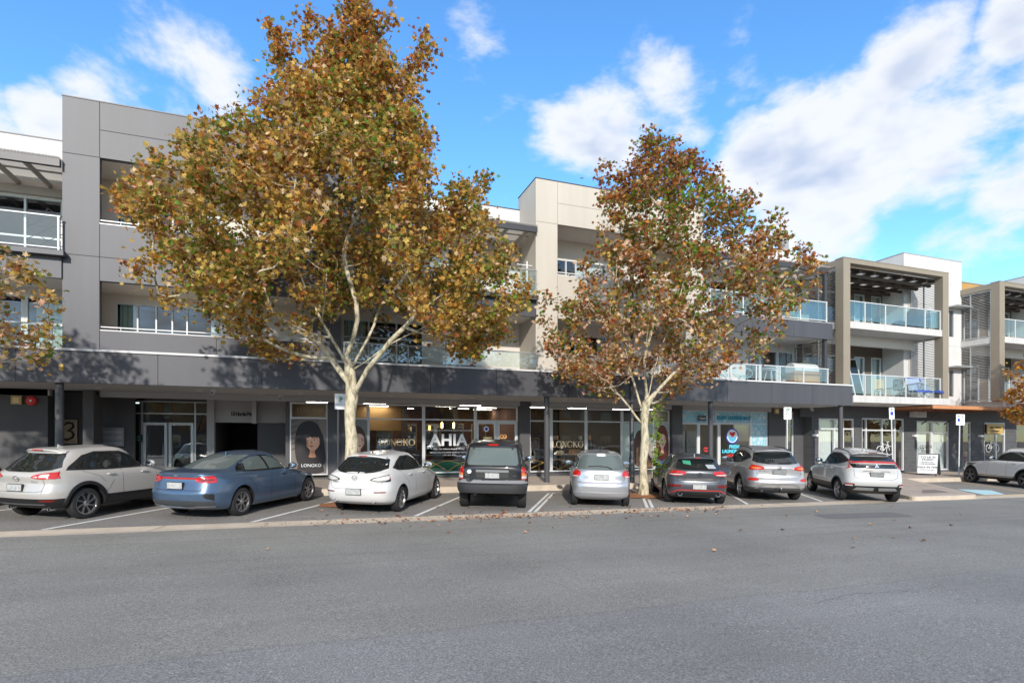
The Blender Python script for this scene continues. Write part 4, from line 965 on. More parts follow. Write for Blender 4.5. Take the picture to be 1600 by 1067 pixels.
# ---- 9 white suv at the right edge
P_white3 = paint('paint_white_suv', (.60, .59, .58), .1, .28)
c = Car('suv_car', 'white SUV in the bay beyond the blue disabled parking patch, at the right edge', mkspec(4.55, 1.84, 1.68, 2.70, .95, .365, 1.08,
    [(.26, -.55), (.40, -.85), (.55, -.94), (.65, -.95), (.78, -.90), (.95, -.90), (1.05, -.87), (1.12, -.78), (1.35, -.52), (1.50, -.34), (1.54, -.36), (1.57, -.22), (1.62, .15), (1.66, .55), (1.68, .75)],
    1.88, 1.10, 1.30, .98, sill=.26, roofw=.60, hood=.94, clad=.46, arch=.045), P_white3, 'SUV')
c.wheels('five', DARKRIM); c.archtrim(BLK, .055)
for sd_ in ('left', 'right'):
    c.P('window_frame', [(-.30, 1.20), (.02, 1.42), (.45, 1.52), (.95, 1.505), (1.38, 1.34), (1.72, 1.13), (1.5, 1.11), (.1, 1.12)], sd_, BLK, .003)
    c.P('side_window', [(.14, 1.15), (.16, 1.42), (.44, 1.49), (.76, 1.485), (.80, 1.14)], sd_, CGLASS, .006); c.P('side_window', [(.87, 1.14), (.83, 1.48), (1.0, 1.46), (1.34, 1.32), (1.60, 1.14)], sd_, CGLASS, .006); c.P('side_window', [(-.18, 1.18), (.02, 1.36), (.08, 1.38), (.07, 1.15)], sd_, CGLASS, .006)
    c.P('sill_strip', [(.50, .40), (.50, .43), (2.2, .43), (2.2, .40)], sd_, SILV, .02)
c.P('windscreen', [(-.66, 1.14), (-.54, 1.52), (.54, 1.52), (.66, 1.14)], 'front', CGLASS); c.P('rear_window', [(-.62, 1.14), (-.56, 1.46), (.56, 1.46), (.62, 1.14)], 'rear', CGLASS)
c.gaps(side=[[(.84, 1.12), (.84, .46)], [(.0, 1.1), (.24, .95), (.44, .78)], [(1.70, 1.1), (1.80, .48)]])
c.P('headlight', [(.50, .80), (.52, .88), (.86, .95), (.86, .86), (.7, .80)], 'front', GLOSSBLK, .008, both=False); c.P('headlight', [(-.50, .80), (-.52, .88), (-.86, .95), (-.86, .86), (-.7, .80)], 'front', GLOSSBLK, .008)
c.lamp([(.40, .96), (.50, 1.02), (.90, 1.05), (.90, .95), (.6, .92)], None, REDL); c.plate(.80); c.mirrors(1.52, 1.19); c.handles([.50, 1.38], 1.0, CHROME); c.spoiler(-.52, -.1, 1.60, .58); CARS['w'] = c
# ---- 10 white car mostly out of frame at the far left
POS = dict(cx=(-5.30, 14.75, 32), kia=(-2.25, 14.45, 31.5), mz=(1.36, 14.28, 31), jeep=(4.57, 14.16, 21.5), jz=(7.60, 13.80, 25), i30=(10.75, 13.75, 26.5), sf=(13.85, 14.0, 26), ec=(16.8, 12.9, 31), w=(28.9, 14.2, 18))
for k, (x, y, h) in POS.items(): CARS[k].place(x, y, h)
o = copy_tree(CARS['w'].root); tag(o, 'white SUV mostly cut off by the left edge behind the sand crossover')
h = radians(32); o.location = (-8.9, 14.4, z_park(-8.9, 14.4))
# ------------------------------------------------------------------ buildings
M_gl = mat('panel_grey', (.076, .078, .091), .5, var=.07, vscale=.8, streak=True)
M_gd = mat('panel_charcoal', (.066, .067, .076), .45, var=.12, vscale=.8, streak=True)
M_bg = mat('render_beige', (.50, .46, .40), .75, var=.06, vscale=.7, streak=True)
M_bgl = mat('render_cream', (.57, .53, .475), .75, var=.05, vscale=.7)
M_in = mat('balcony_cream', (.64, .59, .53), .8, var=.04, vscale=.8)
M_wh = mat('wall_white', (.58, .575, .565), .7, var=.06, vscale=.8, streak=True)
M_trim = mat('white_trim', (.62, .63, .64), .4)
M_fr = mat('white_frame', (.60, .62, .63), .4)
M_alu = mat('aluminium_frame', (.42, .43, .43), .35, .5)
M_jt = mat('joint_line', (.03, .03, .032), .9)
M_jtl = mat('joint_line_light', (.26, .24, .21), .9)
M_dk = mat('steel_dark', (.045, .046, .052), .45)
M_sof = mat('soffit_grey', (.36, .36, .36), .7)
M_col = mat('column_dark', (.07, .07, .076), .4)
M_wall = mat('wall_dark', (.078, .078, .082), .75, var=.1, vscale=1.2)
M_brn = mat('frame_taupe', (.27, .23, .175), .6, var=.05, vscale=1)
M_brd = mat('wall_taupe_dark', (.135, .108, .085), .7)
M_och = mat('ochre_panel', (.42, .25, .08), .6, var=.06, vscale=1)
M_slab = mat('slab_white', (.54, .53, .51), .7, var=.10, vscale=1.5, streak=True)
M_tim = mat('timber_awning', (.46, .20, .09), .55, col2=(.58, .28, .13), vscale=6)
M_int = mat('interior_dark', (.06, .055, .05), .9)
M_cur = mat('curtain_white', (.62, .64, .63), .9)
M_curg = mat('curtain_green_grey', (.42, .50, .46), .9)
M_poly = mat('translucent_roofing', (.74, .72, .70), .5)
_t = M_poly.node_tree; _tl = _t.nodes.new('ShaderNodeBsdfTranslucent'); _tl.inputs[0].default_value = (.86, .84, .80, 1); _m = _t.nodes.new('ShaderNodeMixShader'); _m.inputs[0].default_value = .6
_o = [n_ for n_ in _t.nodes if n_.type == 'OUTPUT_MATERIAL'][0]; _t.links.new(_t.nodes['Principled BSDF'].outputs[0], _m.inputs[1]); _t.links.new(_tl.outputs[0], _m.inputs[2]); _t.links.new(_m.outputs[0], _o.inputs[0])
G_pane = glass_mat('window_glass', (.80, .88, .88))
G_shop = glass_mat('shop_glass', (.86, .90, .89))
G_bal = glass_mat('balustrade_glass', (.78, .90, .90), 1.0, .08, (.5, .62, .62))
G_teal = glass_mat('balustrade_glass_green', (.52, .74, .74), 1.0, .22, (.22, .36, .38))
def blockwork():
    m = bpy.data.materials.new('grey_blockwork'); m.use_nodes = True; t = m.node_tree; b = t.nodes['Principled BSDF']; b.inputs['Roughness'].default_value = .8; MATS['grey_blockwork'] = m
    tcn = t.nodes.new('ShaderNodeTexCoord'); mp = t.nodes.new('ShaderNodeMapping'); mp.inputs['Rotation'].default_value = (pi / 2, 0, 0)
    br = t.nodes.new('ShaderNodeTexBrick'); br.inputs['Scale'].default_value = 1; br.inputs['Brick Width'].default_value = .42; br.inputs['Row Height'].default_value = .21; br.inputs['Mortar Size'].default_value = .006
    br.inputs['Color1'].default_value = (.072, .074, .08, 1); br.inputs['Color2'].default_value = (.088, .09, .096, 1); br.inputs['Mortar'].default_value = (.12, .122, .125, 1)
    t.links.new(tcn.outputs['Object'], mp.inputs[0]); t.links.new(mp.outputs[0], br.inputs[0]); t.links.new(br.outputs[0], b.inputs['Base Color']); return m
M_blk = blockwork()

def wall_holes(mb, x0, x1, z0, z1, y0, y1, holes, m):
    xs = sorted(set([x0, x1] + [h[0] for h in holes] + [h[1] for h in holes])); zs = sorted(set([z0, z1] + [h[2] for h in holes] + [h[3] for h in holes]))
    xs = [x for x in xs if x0 <= x <= x1]; zs = [z for z in zs if z0 <= z <= z1]
    for j in range(len(zs) - 1):
        run = None
        for i in range(len(xs) - 1):
            cx = (xs[i] + xs[i + 1]) / 2; cz = (zs[j] + zs[j + 1]) / 2
            hole = any(h[0] < cx < h[1] and h[2] < cz < h[3] for h in holes)
            if hole:
                if run is not None: mb.box(run, xs[i], y0, y1, zs[j], zs[j + 1], m); run = None
            elif run is None: run = xs[i]
        if run is not None: mb.box(run, xs[-1], y0, y1, zs[j], zs[j + 1], m)
def window(par, x0, x1, y, z0, z1, cols=(), rows=(), m=None, fw=.05, glass=None, curtains=(), name='window', cm=None, depth=.07, dy=.02):
    """frame flush in the wall, one pane behind it; cols / rows = mullions"""
    m = m or M_fr; f = MB(); ya, yb = y - dy, y + depth
    f.box(x0, x1, ya, yb, z0, z0 + fw, m).box(x0, x1, ya, yb, z1 - fw, z1, m).box(x0, x0 + fw, ya, yb, z0 + fw, z1 - fw, m).box(x1 - fw, x1, ya, yb, z0 + fw, z1 - fw, m)
    for c in cols: f.box(c - fw / 2, c + fw / 2, ya + .002, yb - .002, z0 + fw, z1 - fw, m)
    for r in rows: f.box(x0 + fw, x1 - fw, ya + .006, yb - .006, r - fw / 2, r + fw / 2, m)
    o = f.build(name, par)
    g = MB(); g.add([(x0 + .01, y + .03, z0 + .01), (x1 - .01, y + .03, z0 + .01), (x1 - .01, y + .03, z1 - .01), (x0 + .01, y + .03, z1 - .01)], [(0, 1, 2, 3)], glass or G_pane); g.build('pane', o)
    for a, b, cmat in curtains:
        c = MB(); n = max(4, int((b - a) / .045)); vs = []
        for i in range(n + 1):
            x = a + (b - a) * i / n; yy = y + .16 + .022 * math.sin(i * 2.1)
            vs += [(x, yy, z0 + .02), (x, yy, z1 - .03)]
        c.add(vs, [(2 * i, 2 * i + 2, 2 * i + 3, 2 * i + 1) for i in range(n)], cmat); c.build('curtain', o, smooth=True, fixn=False)
    return o
def balustrade(par, x0, x1, y, z0, z1, posts, m=None, glass=None, bottom=True, pw=.045):
    m = m or M_fr; f = MB()
    f.box(x0, x1, y - .03, y + .03, z1 - .035, z1, m)
    for p in posts: f.box(p - pw / 2, p + pw / 2, y - .022, y + .022, z0, z1 - .035, m)
    if bottom: f.box(x0, x1, y - .018, y + .018, z0 + .06, z0 + .09, m)
    o = f.build('balustrade', par)
    ps = sorted(set([x0] + list(posts) + [x1]))
    for a, b in zip(ps[:-1], ps[1:]):
        if b - a < .15: continue
        g = MB(); g.add([(a + pw * .6, y, z0 + .09), (b - pw * .6, y, z0 + .09), (b - pw * .6, y, z1 - .04), (a + pw * .6, y, z1 - .04)], [(0, 1, 2, 3)], glass or G_bal); g.build('glass_panel', o)
    return o
def louvre(par, x, y0, y1, z0, z1, m=None, mids=(), axis='x', pitch=.085, name='louvre_screen'):
    """screen of blades standing in the plane x = const (or y = const)"""
    m = m or M_alu; f = MB(); t = .05
    def bx(a0, a1, c0, c1, z0_, z1_): 
        if axis == 'x': f.box(c0, c1, a0, a1, z0_, z1_, m)
        else: f.box(a0, a1, c0, c1, z0_, z1_, m)
    bx(y0, y0 + t, x - .03, x + .03, z0, z1); bx(y1 - t, y1, x - .03, x + .03, z0, z1); bx(y0 + t, y1 - t, x - .03, x + .03, z0, z0 + t); bx(y0 + t, y1 - t, x - .03, x + .03, z1 - t, z1)
    for c in mids: bx(c - t / 2, c + t / 2, x - .028, x + .028, z0 + t, z1 - t)
    o = f.build(name, par); b = MB(); z = z0 + t + .03
    bm_ = mat('louvre_blade', (.34, .33, .31), .5)
    while z < z1 - t - .02:
        if axis == 'x': b.add([(x - .022, y0 + t, z - .018), (x + .022, y0 + t, z + .018), (x + .022, y1 - t, z + .018), (x - .022, y1 - t, z - .018), (x - .018, y0 + t, z - .024), (x + .026, y0 + t, z + .012), (x + .026, y1 - t, z + .012), (x - .018, y1 - t, z - .024)], [(0, 1, 2, 3), (7, 6, 5, 4), (0, 3, 7, 4), (1, 5, 6, 2)], bm_)
        z += pitch
    ob = b.build('blades', o, fixn=False); return o
def joints(mb, verts=(), hors=(), y=18.9, m=None, w=.016):
    m = m or M_jt
    for x, z0, z1 in verts: mb.box(x - w / 2, x + w / 2, y - .003, y + .01, z0, z1, m)
    for z, x0, x1 in hors: mb.box(x0, x1, y - .0035, y + .01, z - w / 2, z + w / 2, m)

B = thing('apartment_building', 'three storey grey and cream shop and apartment block with a long charcoal canopy', 'building', (0, 0, 0))
def tower(x0, x1, mf, mj, name):
    hx0, hx1 = x0 + .88, x1 - .85; mb = MB()
    wall_holes(mb, x0, x1, 3.93, 11.17, 18.9, 19.08, [(hx0, hx1, 7.68, 9.58), (hx0, hx1, 4.62, 6.05)], mf)
    mb.box(x0, x0 + .18, 19.08, 20.75, 3.93, 11.168, mf).box(x1 - .18, x1, 19.08, 20.75, 3.93, 11.168, mf).box(x0 + .18, x1 - .18, 20.6, 20.75, 9.75, 11.166, mf)
    mb.box(x0 - .015, x1 + .015, 18.885, 20.765, 11.17, 11.20, M_dk)
    joints(mb, [(hx0, 3.99, 7.68), (hx0, 9.58, 11.17), ((hx0 + hx1) / 2 + .1, 3.99, 4.60), ((hx0 + hx1) / 2 + .1, 6.07, 7.66), (hx1, 3.99, 7.68), (hx1, 9.58, 11.17)], [(6.73, x0, x1), (9.58, x0, hx0), (10.37, hx0, x1), (4.62, hx0 - .001, hx0)], 18.9, mj)
    joints(mb, [((hx0 + hx1) / 2 + .4, 9.6, 11.16)], [], 18.9, mj)
    o = mb.build(name, B)
    i = MB()
    wins = [(x0 + .86, x0 + 3.81, 7.66, 8.82), (x0 + .83, x0 + 3.81, 4.66, 5.78)]
    wall_holes(i, x0 + .18, x1 - .18, 4.5, 9.7, 20.4, 20.55, wins, M_in)
    i.box(x0 + .18, x1 - .18, 19.08, 20.4, 9.58, 9.72, M_in).box(x0 + .18, x1 - .18, 19.08, 20.4, 6.05, 7.62, M_in).box(x0 + .18, x1 - .18, 19.08, 20.4, 4.45, 4.60, M_in)
    i.box(x0 + .185, x0 + .2, 19.08, 20.4, 4.6, 9.58, M_in).box(x1 - .2, x1 - .185, 19.08, 20.4, 4.6, 9.58, M_in)
    i.build('balcony_wall', B)
    for k, (a, b, c, d) in enumerate(wins):
        w = b - a
        cur = [(a + .08, a + .55, M_curg if mf is M_gl else M_cur), (b - .35, b - .08, M_cur)] if k else [(a + .06, a + .35, M_cur), (b - 1.3, b - .1, M_cur)]
        window(B, a, b, 20.42, c, d, [a + w * .20, a + w * .37, a + w * .52, a + w * .66], [], M_fr, .045, G_pane, cur)
    for zz in (7.68, 4.62):
        r = MB(); r.box(hx0, hx1, 18.93, 18.97, zz + .10, zz + .13, M_trim).box(hx0, hx1, 18.90, 19.07, zz + .001, zz + .03, M_trim)
        for xx in (hx0 + .5, (hx0 + hx1) / 2, hx1 - .5): r.tube([(xx, 18.95, zz + .01), (xx, 18.95, zz + .12)], .012, M_trim, 6)
        r.build('sill_rail', B)
tower(-6.64, .86, M_gl, M_jt, 'grey_tower')
tower(7.75, 15.25, M_bg, M_jtl, 'cream_tower')

def corrug(mb, x0, x1, y0, y1, za, zb, m, pitch=.076, amp=.018):
    n = int((x1 - x0) / pitch * 4); vs = []
    for i in range(n + 1):
        x = x0 + (x1 - x0) * i / n; d = amp * sin(2 * pi * i / 4)
        vs += [(x, y0, za + d), (x, y1, zb + d), (x, y0, za + d - .008), (x, y1, zb + d - .008)]
    mb.add(vs, [(4 * i, 4 * i + 4, 4 * i + 5, 4 * i + 1) for i in range(n)] + [(4 * i + 2, 4 * i + 3, 4 * i + 7, 4 * i + 6) for i in range(n)] + [(4 * i, 4 * i + 2, 4 * i + 6, 4 * i + 4) for i in range(n)], m)
def wing(x0, x1, kind, wins2, wins1):
    white = kind == 'D'
    mw = M_wh if white else M_in
    w = MB(); yb = 20.6
    holes = [(a[0], a[1], a[2], a[3]) for a in wins2 + wins1]
    wall_holes(w, x0, x1, 3.93, 9.3, yb, yb + .18, holes, mw)
    w.build('balcony_wall', B)
    p = MB(); p.box(x0, x1, yb + .002, yb + .2, 9.3, 10.63, M_wh).box(x0, x1, yb - .012, yb + .215, 10.63, 10.665, M_dk); p.build('parapet', B)
    for a in wins2 + wins1:
        window(B, a[0], a[1], yb + .02, a[2], a[3], a[4], a[5], M_fr, .055, a[6] if len(a) > 6 else G_pane, a[7] if len(a) > 7 else ())
    # upper slab
    s = MB(); mp = M_gl if kind == 'A' else M_gd
    yf = 18.84 if not white else 18.55
    s.box(x0, x1, yf, yf + .1, 6.02, 6.74 if white else 6.60, mp).box(x0, x1, yf + .1, yb, 6.10, 6.62, mw)
    if not white: s.box(x0 - (.0 if kind == 'C' else 0), x1 + (.12 if kind == 'A' else 0), 18.62, 18.84, 6.60, 6.74, mp).box(x0, x1, 18.84, yb, 6.62, 6.74, M_sof)
    else: s.box(x0, x1, yf - .015, yb, 6.742, 6.76, M_trim)
    n = int((x1 - x0) / 1.9)
    for i in range(1, n): joints(s, [(x0 + (x1 - x0) * i / n, 6.02, 6.6)], [], yf)
    s.build('balcony_slab', B)
    # pergola
    g = MB(); g.box(x0, x1, 18.72, 18.84, 9.10, 9.30, M_dk)
    if white: g.box(x1 - .35, x1 - .2, 18.66, 18.8, 3.99, 9.1, M_dk)
    mr_ = mat('rafter_grey', (.36, .33, .30), .6)
    x = x0 + .35
    while x < x1 - .1: g.box(x - .03, x + .03, 18.84, yb, 9.12, 9.26, mr_); x += .78
    g.box(x0, x1, yb - .12, yb - .002, 8.86, 9.10, mr_); g.box(x0, x1, 19.65, 19.71, 9.262, 9.30, mr_)
    g.build('pergola', B); c = MB(); corrug(c, x0, x1, 18.66, yb, 9.345, 9.42, M_poly); c.build('corrugated_roofing', B, smooth=True, fixn=False)
    return yb
# left wing (mostly out of frame), middle wing, right wing
wing(-14.1, -6.64, 'A', [(-9.9, -7.22, 6.80, 8.82, [-8.16], [7.62])], [(-10.5, -8.2, 3.99, 5.84, [-9.3], [5.3]), (-8.15, -7.15, 3.99, 5.84, [], [5.0], G_pane, [(-7.95, -7.2, M_curg)])])
wing(.86, 7.75, 'C', [(1.3, 4.2, 6.80, 8.80, [2.7], []), (4.8, 5.6, 6.80, 8.80, [], [])], [(1.0, 3.9, 3.99, 5.84, [1.9, 2.9], [5.2], G_pane, [(1.1, 1.8, M_curg)]), (4.6, 6.0, 3.99, 5.84, [5.3], [], G_pane, [(4.7, 5.2, M_cur)])])
def x20(px, y=20.62): u = (px - 800) / 862; return y * (.3392 + .9407 * u) / (.9407 - .3392 * u)
wing(15.25, 22.1, 'D', [(17.0, 19.6, 6.80, 8.80, [18.3], [])], [(16.45, 17.25, 3.99, 5.75, [16.8], [], G_pane, [(16.5, 17.1, M_cur)]), (x20(1163), x20(1187), 3.99, 5.75, [], []), (x20(1188), x20(1214), 3.99, 5.75, [], [4.85]), (x20(1215), x20(1239), 3.99, 5.75, [], [])])
o = louvre(B, 22.06, 18.95, 20.55, 6.78, 9.05); o = louvre(B, 22.06, 18.95, 20.55, 4.0, 6.0)
balustrade(B, -14.1, -6.62, 18.72, 6.74, 7.71, [-11.5, -9.1, -6.66], M_fr, G_bal)
balustrade(B, .88, 7.72, 18.72, 6.74, 7.71, [.92, 3.2, 5.4, 7.69], M_alu, G_bal)
balustrade(B, -14.1, -6.68, 18.45, 3.99, 4.66, [-11.5, -9.1, -6.72], M_fr, G_bal, False)
balustrade(B, .90, 7.70, 18.6, 3.99, 4.66, [.94, 3.0, 5.2, 7.67], M_alu, G_bal, False)
balustrade(B, 15.28, 21.72, 18.52, 6.76, 7.68, [15.3, 17.0, 18.6, 20.15, 21.69], M_fr, G_teal)
balustrade(B, 15.0, 21.72, 18.45, 3.99, 4.68, [15.03, 16.28, 17.63, 18.92, 20.26, 21.68], M_fr, G_bal, False)
# fin wall and ochre panels behind the right wing
mb = MB(); mb.box(21.9, 22.35, 20.8, 21.3, 9.3, 11.35, M_wh); mb.build('roof_fin', B)

# canopy: fascia, cap, soffit, bulkhead
f = MB(); seams = [-16.5, -13.4, -10.3, -7.46, -4.18, -1.46, .95, 3.7, 6.03, 8.8, 11.4, 13.53, 16.0, 18.33, 20.63]
edges = [-20] + [s_ for s_ in seams if -20 < s_ < 23] + [23.0]
for a, b in zip(edges[:-1], edges[1:]):
    m = M_gl if b <= .96 else M_gd
    f.box(a + .006, b - .006, 18.3, 18.42, 3.05, 3.93, m)
f.box(-20, 22.98, 18.42, 18.5, 3.06, 3.925, M_jt); f.box(22.995, 23.01, 18.43, 20.3, 3.05, 3.2, M_gd)
f.build('canopy_fascia', B)
f = MB(); f.box(-20, 23.02, 18.26, 18.895, 3.93, 3.99, M_trim); f.build('canopy_cap', B)
f = MB(); f.box(-20, 22.99, 18.5, 21.3, 3.06, 3.12, M_sof).box(-20, 22.99, 18.9, 20.6, 3.85, 3.93, M_sof)
f.build('soffit', B)
f = MB()
for a, b in [(-20, -7.7), (-6.4, -.9), (-.9, 1.0), (1.25, 7.92), (8.4, 15.25), (15.85, 21.0)]: f.box(a, b, 21.0, 21.2, 2.86, 3.055, M_sof)
f.build('shopfront_bulkhead', B)
dl = mat('downlight_lens', (.75, .73, .66), .4)
for x in [-8.8, -6.1, -3.4, -.4, 2.6, 5.6, 9.4, 12.4, 14.8, 17.6, 20.2]:
    mb = MB(); mb.lathe([(.09, 3.05), (.09, 3.062), (.07, 3.062)], M_trim, 16, (x, 19.9, 0)); mb.lathe([(.068, 3.052), (.01, 3.052)], dl, 16, (x, 19.9, 0)); mb.build('downlight', B)
# columns carrying the canopy
for x in [-6.57, 8.03, 15.33, 22.55]:
    c = MB(); c.cyl(x, 18.52, z_foot(x, 18.5) - .02, 3.06, .10, M_col, 24).cyl(x, 18.52, z_foot(x, 18.5) - .01, z_foot(x, 18.5) + .03, .12, M_col, 24); c.build('column', B, smooth=True)
# piers between the shops
for a, b in [(-6.78, -6.5), (.98, 1.27), (7.93, 8.36), (15.28, 15.83), (22.45, 23.1)]:
    c = MB(); c.box(a, b, 21.0 if a > -6 else 20.8, 21.6, -.25, 3.058, M_wall); c.build('pier', B)
# ground floor dark walls, entry recess, driveway
w = MB()
w.box(-20, -9.6, 21.2, 21.4, -.2, 3.06, M_wall).box(-9.0, -7.75, 21.0, 21.3, -.1, 3.06, M_wall).box(-9.6, -9.0, 21.2, 21.4, 2.75, 3.06, M_wall)
w.box(-7.9, -7.752, 21.3, 22.6, -.1, 3.059, M_wall).box(-7.752, -5.7, 21.95, 22.1, -.1, 3.058, M_wall)
w.box(-5.7, -5.55, 22.5, 24.6, -.1, 3.06, M_wall).box(-20, 23, 27.8, 28, -.4, 3.06, M_int)
w.build('ground_floor_wall', B)
sh = MB()   # structure above and behind, closes the shell
sh.box(-20, 23, 20.9, 28, 3.12, 3.3, M_int).box(-14.1, 22.1, 21.5, 27.8, 9.2, 9.4, M_int).box(-14.1, 22.1, 27.8, 28, 3.3, 10.6, M_wh).box(-14.3, -14.1, 18.9, 28, 3.3, 10.6, M_wh).box(22.1, 22.3, 20.7, 28, 3.3, 10.6, M_wh).box(-14.1, 22.1, 21.6, 27.8, 6.2, 6.4, M_int)
sh.box(-14.1, 22.1, 23.4, 23.5, 3.3, 9.2, mat('inner_wall', (.16, .15, .14), .9)); sh.build('inner_shell', B)
# window at far left
window(B, -9.6, -9.0, 21.22, .25, 2.75, [], [1.75], M_fr, .05, G_shop)
# entrance doors
EY = 22.5
def X(px, y): u = (px - 800) / 862; return y * (.3392 + .9407 * u) / (.9407 - .3392 * u)
def Z(px, py, y): u = (px - 800) / 862; return 1.47 + (688 - py) * (y / (.9407 - .3392 * u)) / 862
e = window(B, X(190, EY), X(330, EY), EY, .05, 2.86, [X(222, EY), X(305, EY)], [2.42], M_alu, .05, G_shop, name='entrance_glazing')
for a, b in ((X(224, EY), X(262, EY)), (X(264, EY), X(303, EY))):
    d = window(B, a, b, EY - .04, .06, 2.1, [], [], M_alu, .09, G_shop, name='entrance_door')
    h = MB(); xx = b - .12 if b < X(263, EY) else a + .12; h.tube([(xx, EY - .09, .85), (xx, EY - .12, .87), (xx, EY - .12, 1.35), (xx, EY - .09, 1.37)], .014, CHROME, 8); h.build('handle', d)
w = MB(); w.box(X(190, EY), X(330, EY), EY, EY + .1, 2.862, 3.06, M_wall)
w.box(X(318, EY) + .12, X(333, EY) + .05, EY - .1, EY + .2, -.1, 3.058, M_sof); w.box(X(333, 22.6), X(395, 22.6), 22.6, 22.75, 2.13, 3.057, M_sof)
w.box(X(395, 22.6), X(402, 22.6), 22.2, 22.7, 2.1, 3.056, mat('soffit_pale', (.42, .42, .41), .7)); w.box(X(402, 22.6), -.85, 22.6, 22.75, 2.13, 3.055, M_sof)
w.box(X(402, 22.6), -.85, 22.7, 22.78, -.1, 2.13, mat('service_door', (.05, .05, .052), .5)); w.box(-.92, -.8, 21.2, 27.8, -.1, 3.058, M_wall).box(-5.6, -5.4, 22.6, 27.8, -.1, 3.057, M_wall).box(-3.55, -3.4, 22.8, 27.8, -.1, 3.05, M_wall)
w.build('entrance_surround', B)
# lobby behind the entrance: pale walls and a stair
lb = MB(); lb.box(-5.4, -3.6, 26.0, 26.1, 0, 3, mat('lobby_wall', (.25, .25, .24), .8)).box(-5.35, -3.6, 22.7, 26, 2.9, 3.0, M_sof).box(-5.38, -3.6, 22.6, 26, -.02, .04, M_path)
for i in range(9): lb.box(-4.3, -3.65, 23.6 + i * .26, 23.9 + i * .26, .04 + i * .17, .21 + i * .17, M_sof)
lb.tube([(-4.3, 23.6, 1.05), (-4.3, 25.9, 2.55)], .03, M_dk, 6); lb.build('lobby', B)
# shopfronts
SY = 21.2
def shop_glaze(xs, z0, zt, z1, par=B, doors=()):
    for a, b in zip(xs[:-1], xs[1:]):
        if (a, b) in doors: continue
        window(par, a + .004, b - .004, SY, z0, z1, [], [zt], M_fr, .05, G_shop, name='shop_window')
window(B, -.78, .50, SY, .22, 2.84, [], [2.28], M_fr, .06, G_shop, name='shop_window')
sx = [1.30, 1.93, 4.02, 6.10]; shop_glaze(sx, .20, 2.28, 2.84)
window(B, 6.10, 7.90, SY, 2.24, 2.84, [], [], M_fr, .05, G_shop, name='shop_window')
for a, b in ((6.12, 6.99), (7.01, 7.88)):
    d = window(B, a, b, SY, .05, 2.235, [], [], M_fr, .10, G_shop, name='shop_door'); h = MB(); xx = b - .15 if a < 6.5 else a + .15; h.tube([(xx, SY - .03, .8), (xx, SY - .09, .82), (xx, SY - .09, 1.3), (xx, SY - .03, 1.32)], .015, CHROME, 8); h.build('handle', d)
sx = [8.40, 9.40, 11.03, 12.80, 14.45, 15.26]; shop_glaze(sx, .16, 2.28, 2.83)
# laundromat: door left, window right, bubble film over the top lights
LX = [15.86, 16.85, 17.85, 19.93, 20.96]
window(B, LX[0], LX[1], SY, .05, 2.28, [], [], M_fr, .06, G_shop, name='shop_window')
d = window(B, LX[1] + .004, LX[2] + .2, SY, .05, 2.28, [], [], M_fr, .08, G_shop, name='shop_door')
window(B, LX[2] + .21, LX[3], SY, .14, 2.28, [], [], M_fr, .05, G_shop, name='shop_window')
w = MB(); w.box(.50, .98, 21.1, 21.3, -.1, 3.05, M_gd); w.box(-.8, 21.0, 21.3, 21.36, -.2, .12, M_wall); w.build('stall_riser', B)
# bubble pattern film
def bubbles(x0, x1, z0, z1, y, seed):
    mb = MB(); mb.box(x0, x1, y - .004, y + .004, z0, z1, mat('film_blue', (.22, .50, .62), .5)); r_ = random.Random(seed); mm = mat('film_bubble', (.50, .60, .64), .5)
    placed = []; tries = 0
    while len(placed) < 60 * (x1 - x0) * (z1 - z0) and tries < 3000:
        tries += 1; r = r_.choice([.02, .03, .04, .06, .10, .14]); r = min(r, (z1 - z0) / 2.2)
        cx = r_.uniform(x0 + r, x1 - r) if x1 - x0 > 2 * r else (x0 + x1) / 2; cz = r_.uniform(z0 + r, z1 - r)
        if any((cx - a) ** 2 + (cz - b) ** 2 < (r + q + .008) ** 2 for a, b, q in placed): continue
        placed.append((cx, cz, r)); mb.prism([(cx + r * cos(t * pi / 9), cz + r * sin(t * pi / 9)) for t in range(18)], y - .006, y - .0045, mm)
    return mb
lf = thing('window_film', 'pale blue bubble patterned film filling the laundromat shopfront top and right side', 'window film', (0, 0, 0))
for i, (a, b, c, d_) in enumerate([(15.9, 17.83, 2.30, 2.84), (17.87, 19.9, 2.30, 2.84), (19.97, 20.9, 2.30, 2.84), (19.97, 20.9, .15, 2.26)]):
    bubbles(a, b, c, d_, SY + .012, i).build('film_panel', lf)
window(B, 15.86, 17.84, SY, 2.27, 2.87, [], [], M_fr, .035, G_shop, name='shop_window'); window(B, 17.85, 19.93, SY, 2.285, 2.87, [], [], M_fr, .035, G_shop, name='shop_window'); window(B, 19.94, 20.94, SY, .12, 2.87, [], [2.28], M_fr, .05, G_shop, name='shop_window')
w = MB(); w.box(20.96, 22.3, 21.1, 21.3, -.3, 3.05, M_wall).box(15.84, 20.96, 21.14, 21.3, 2.87, 3.05, M_sof)
w.build('ground_floor_wall', B)
window(B, 22.0, 22.43, 21.05, .0, 2.9, [], [2.2], M_fr, .05, G_shop, name='narrow_window')

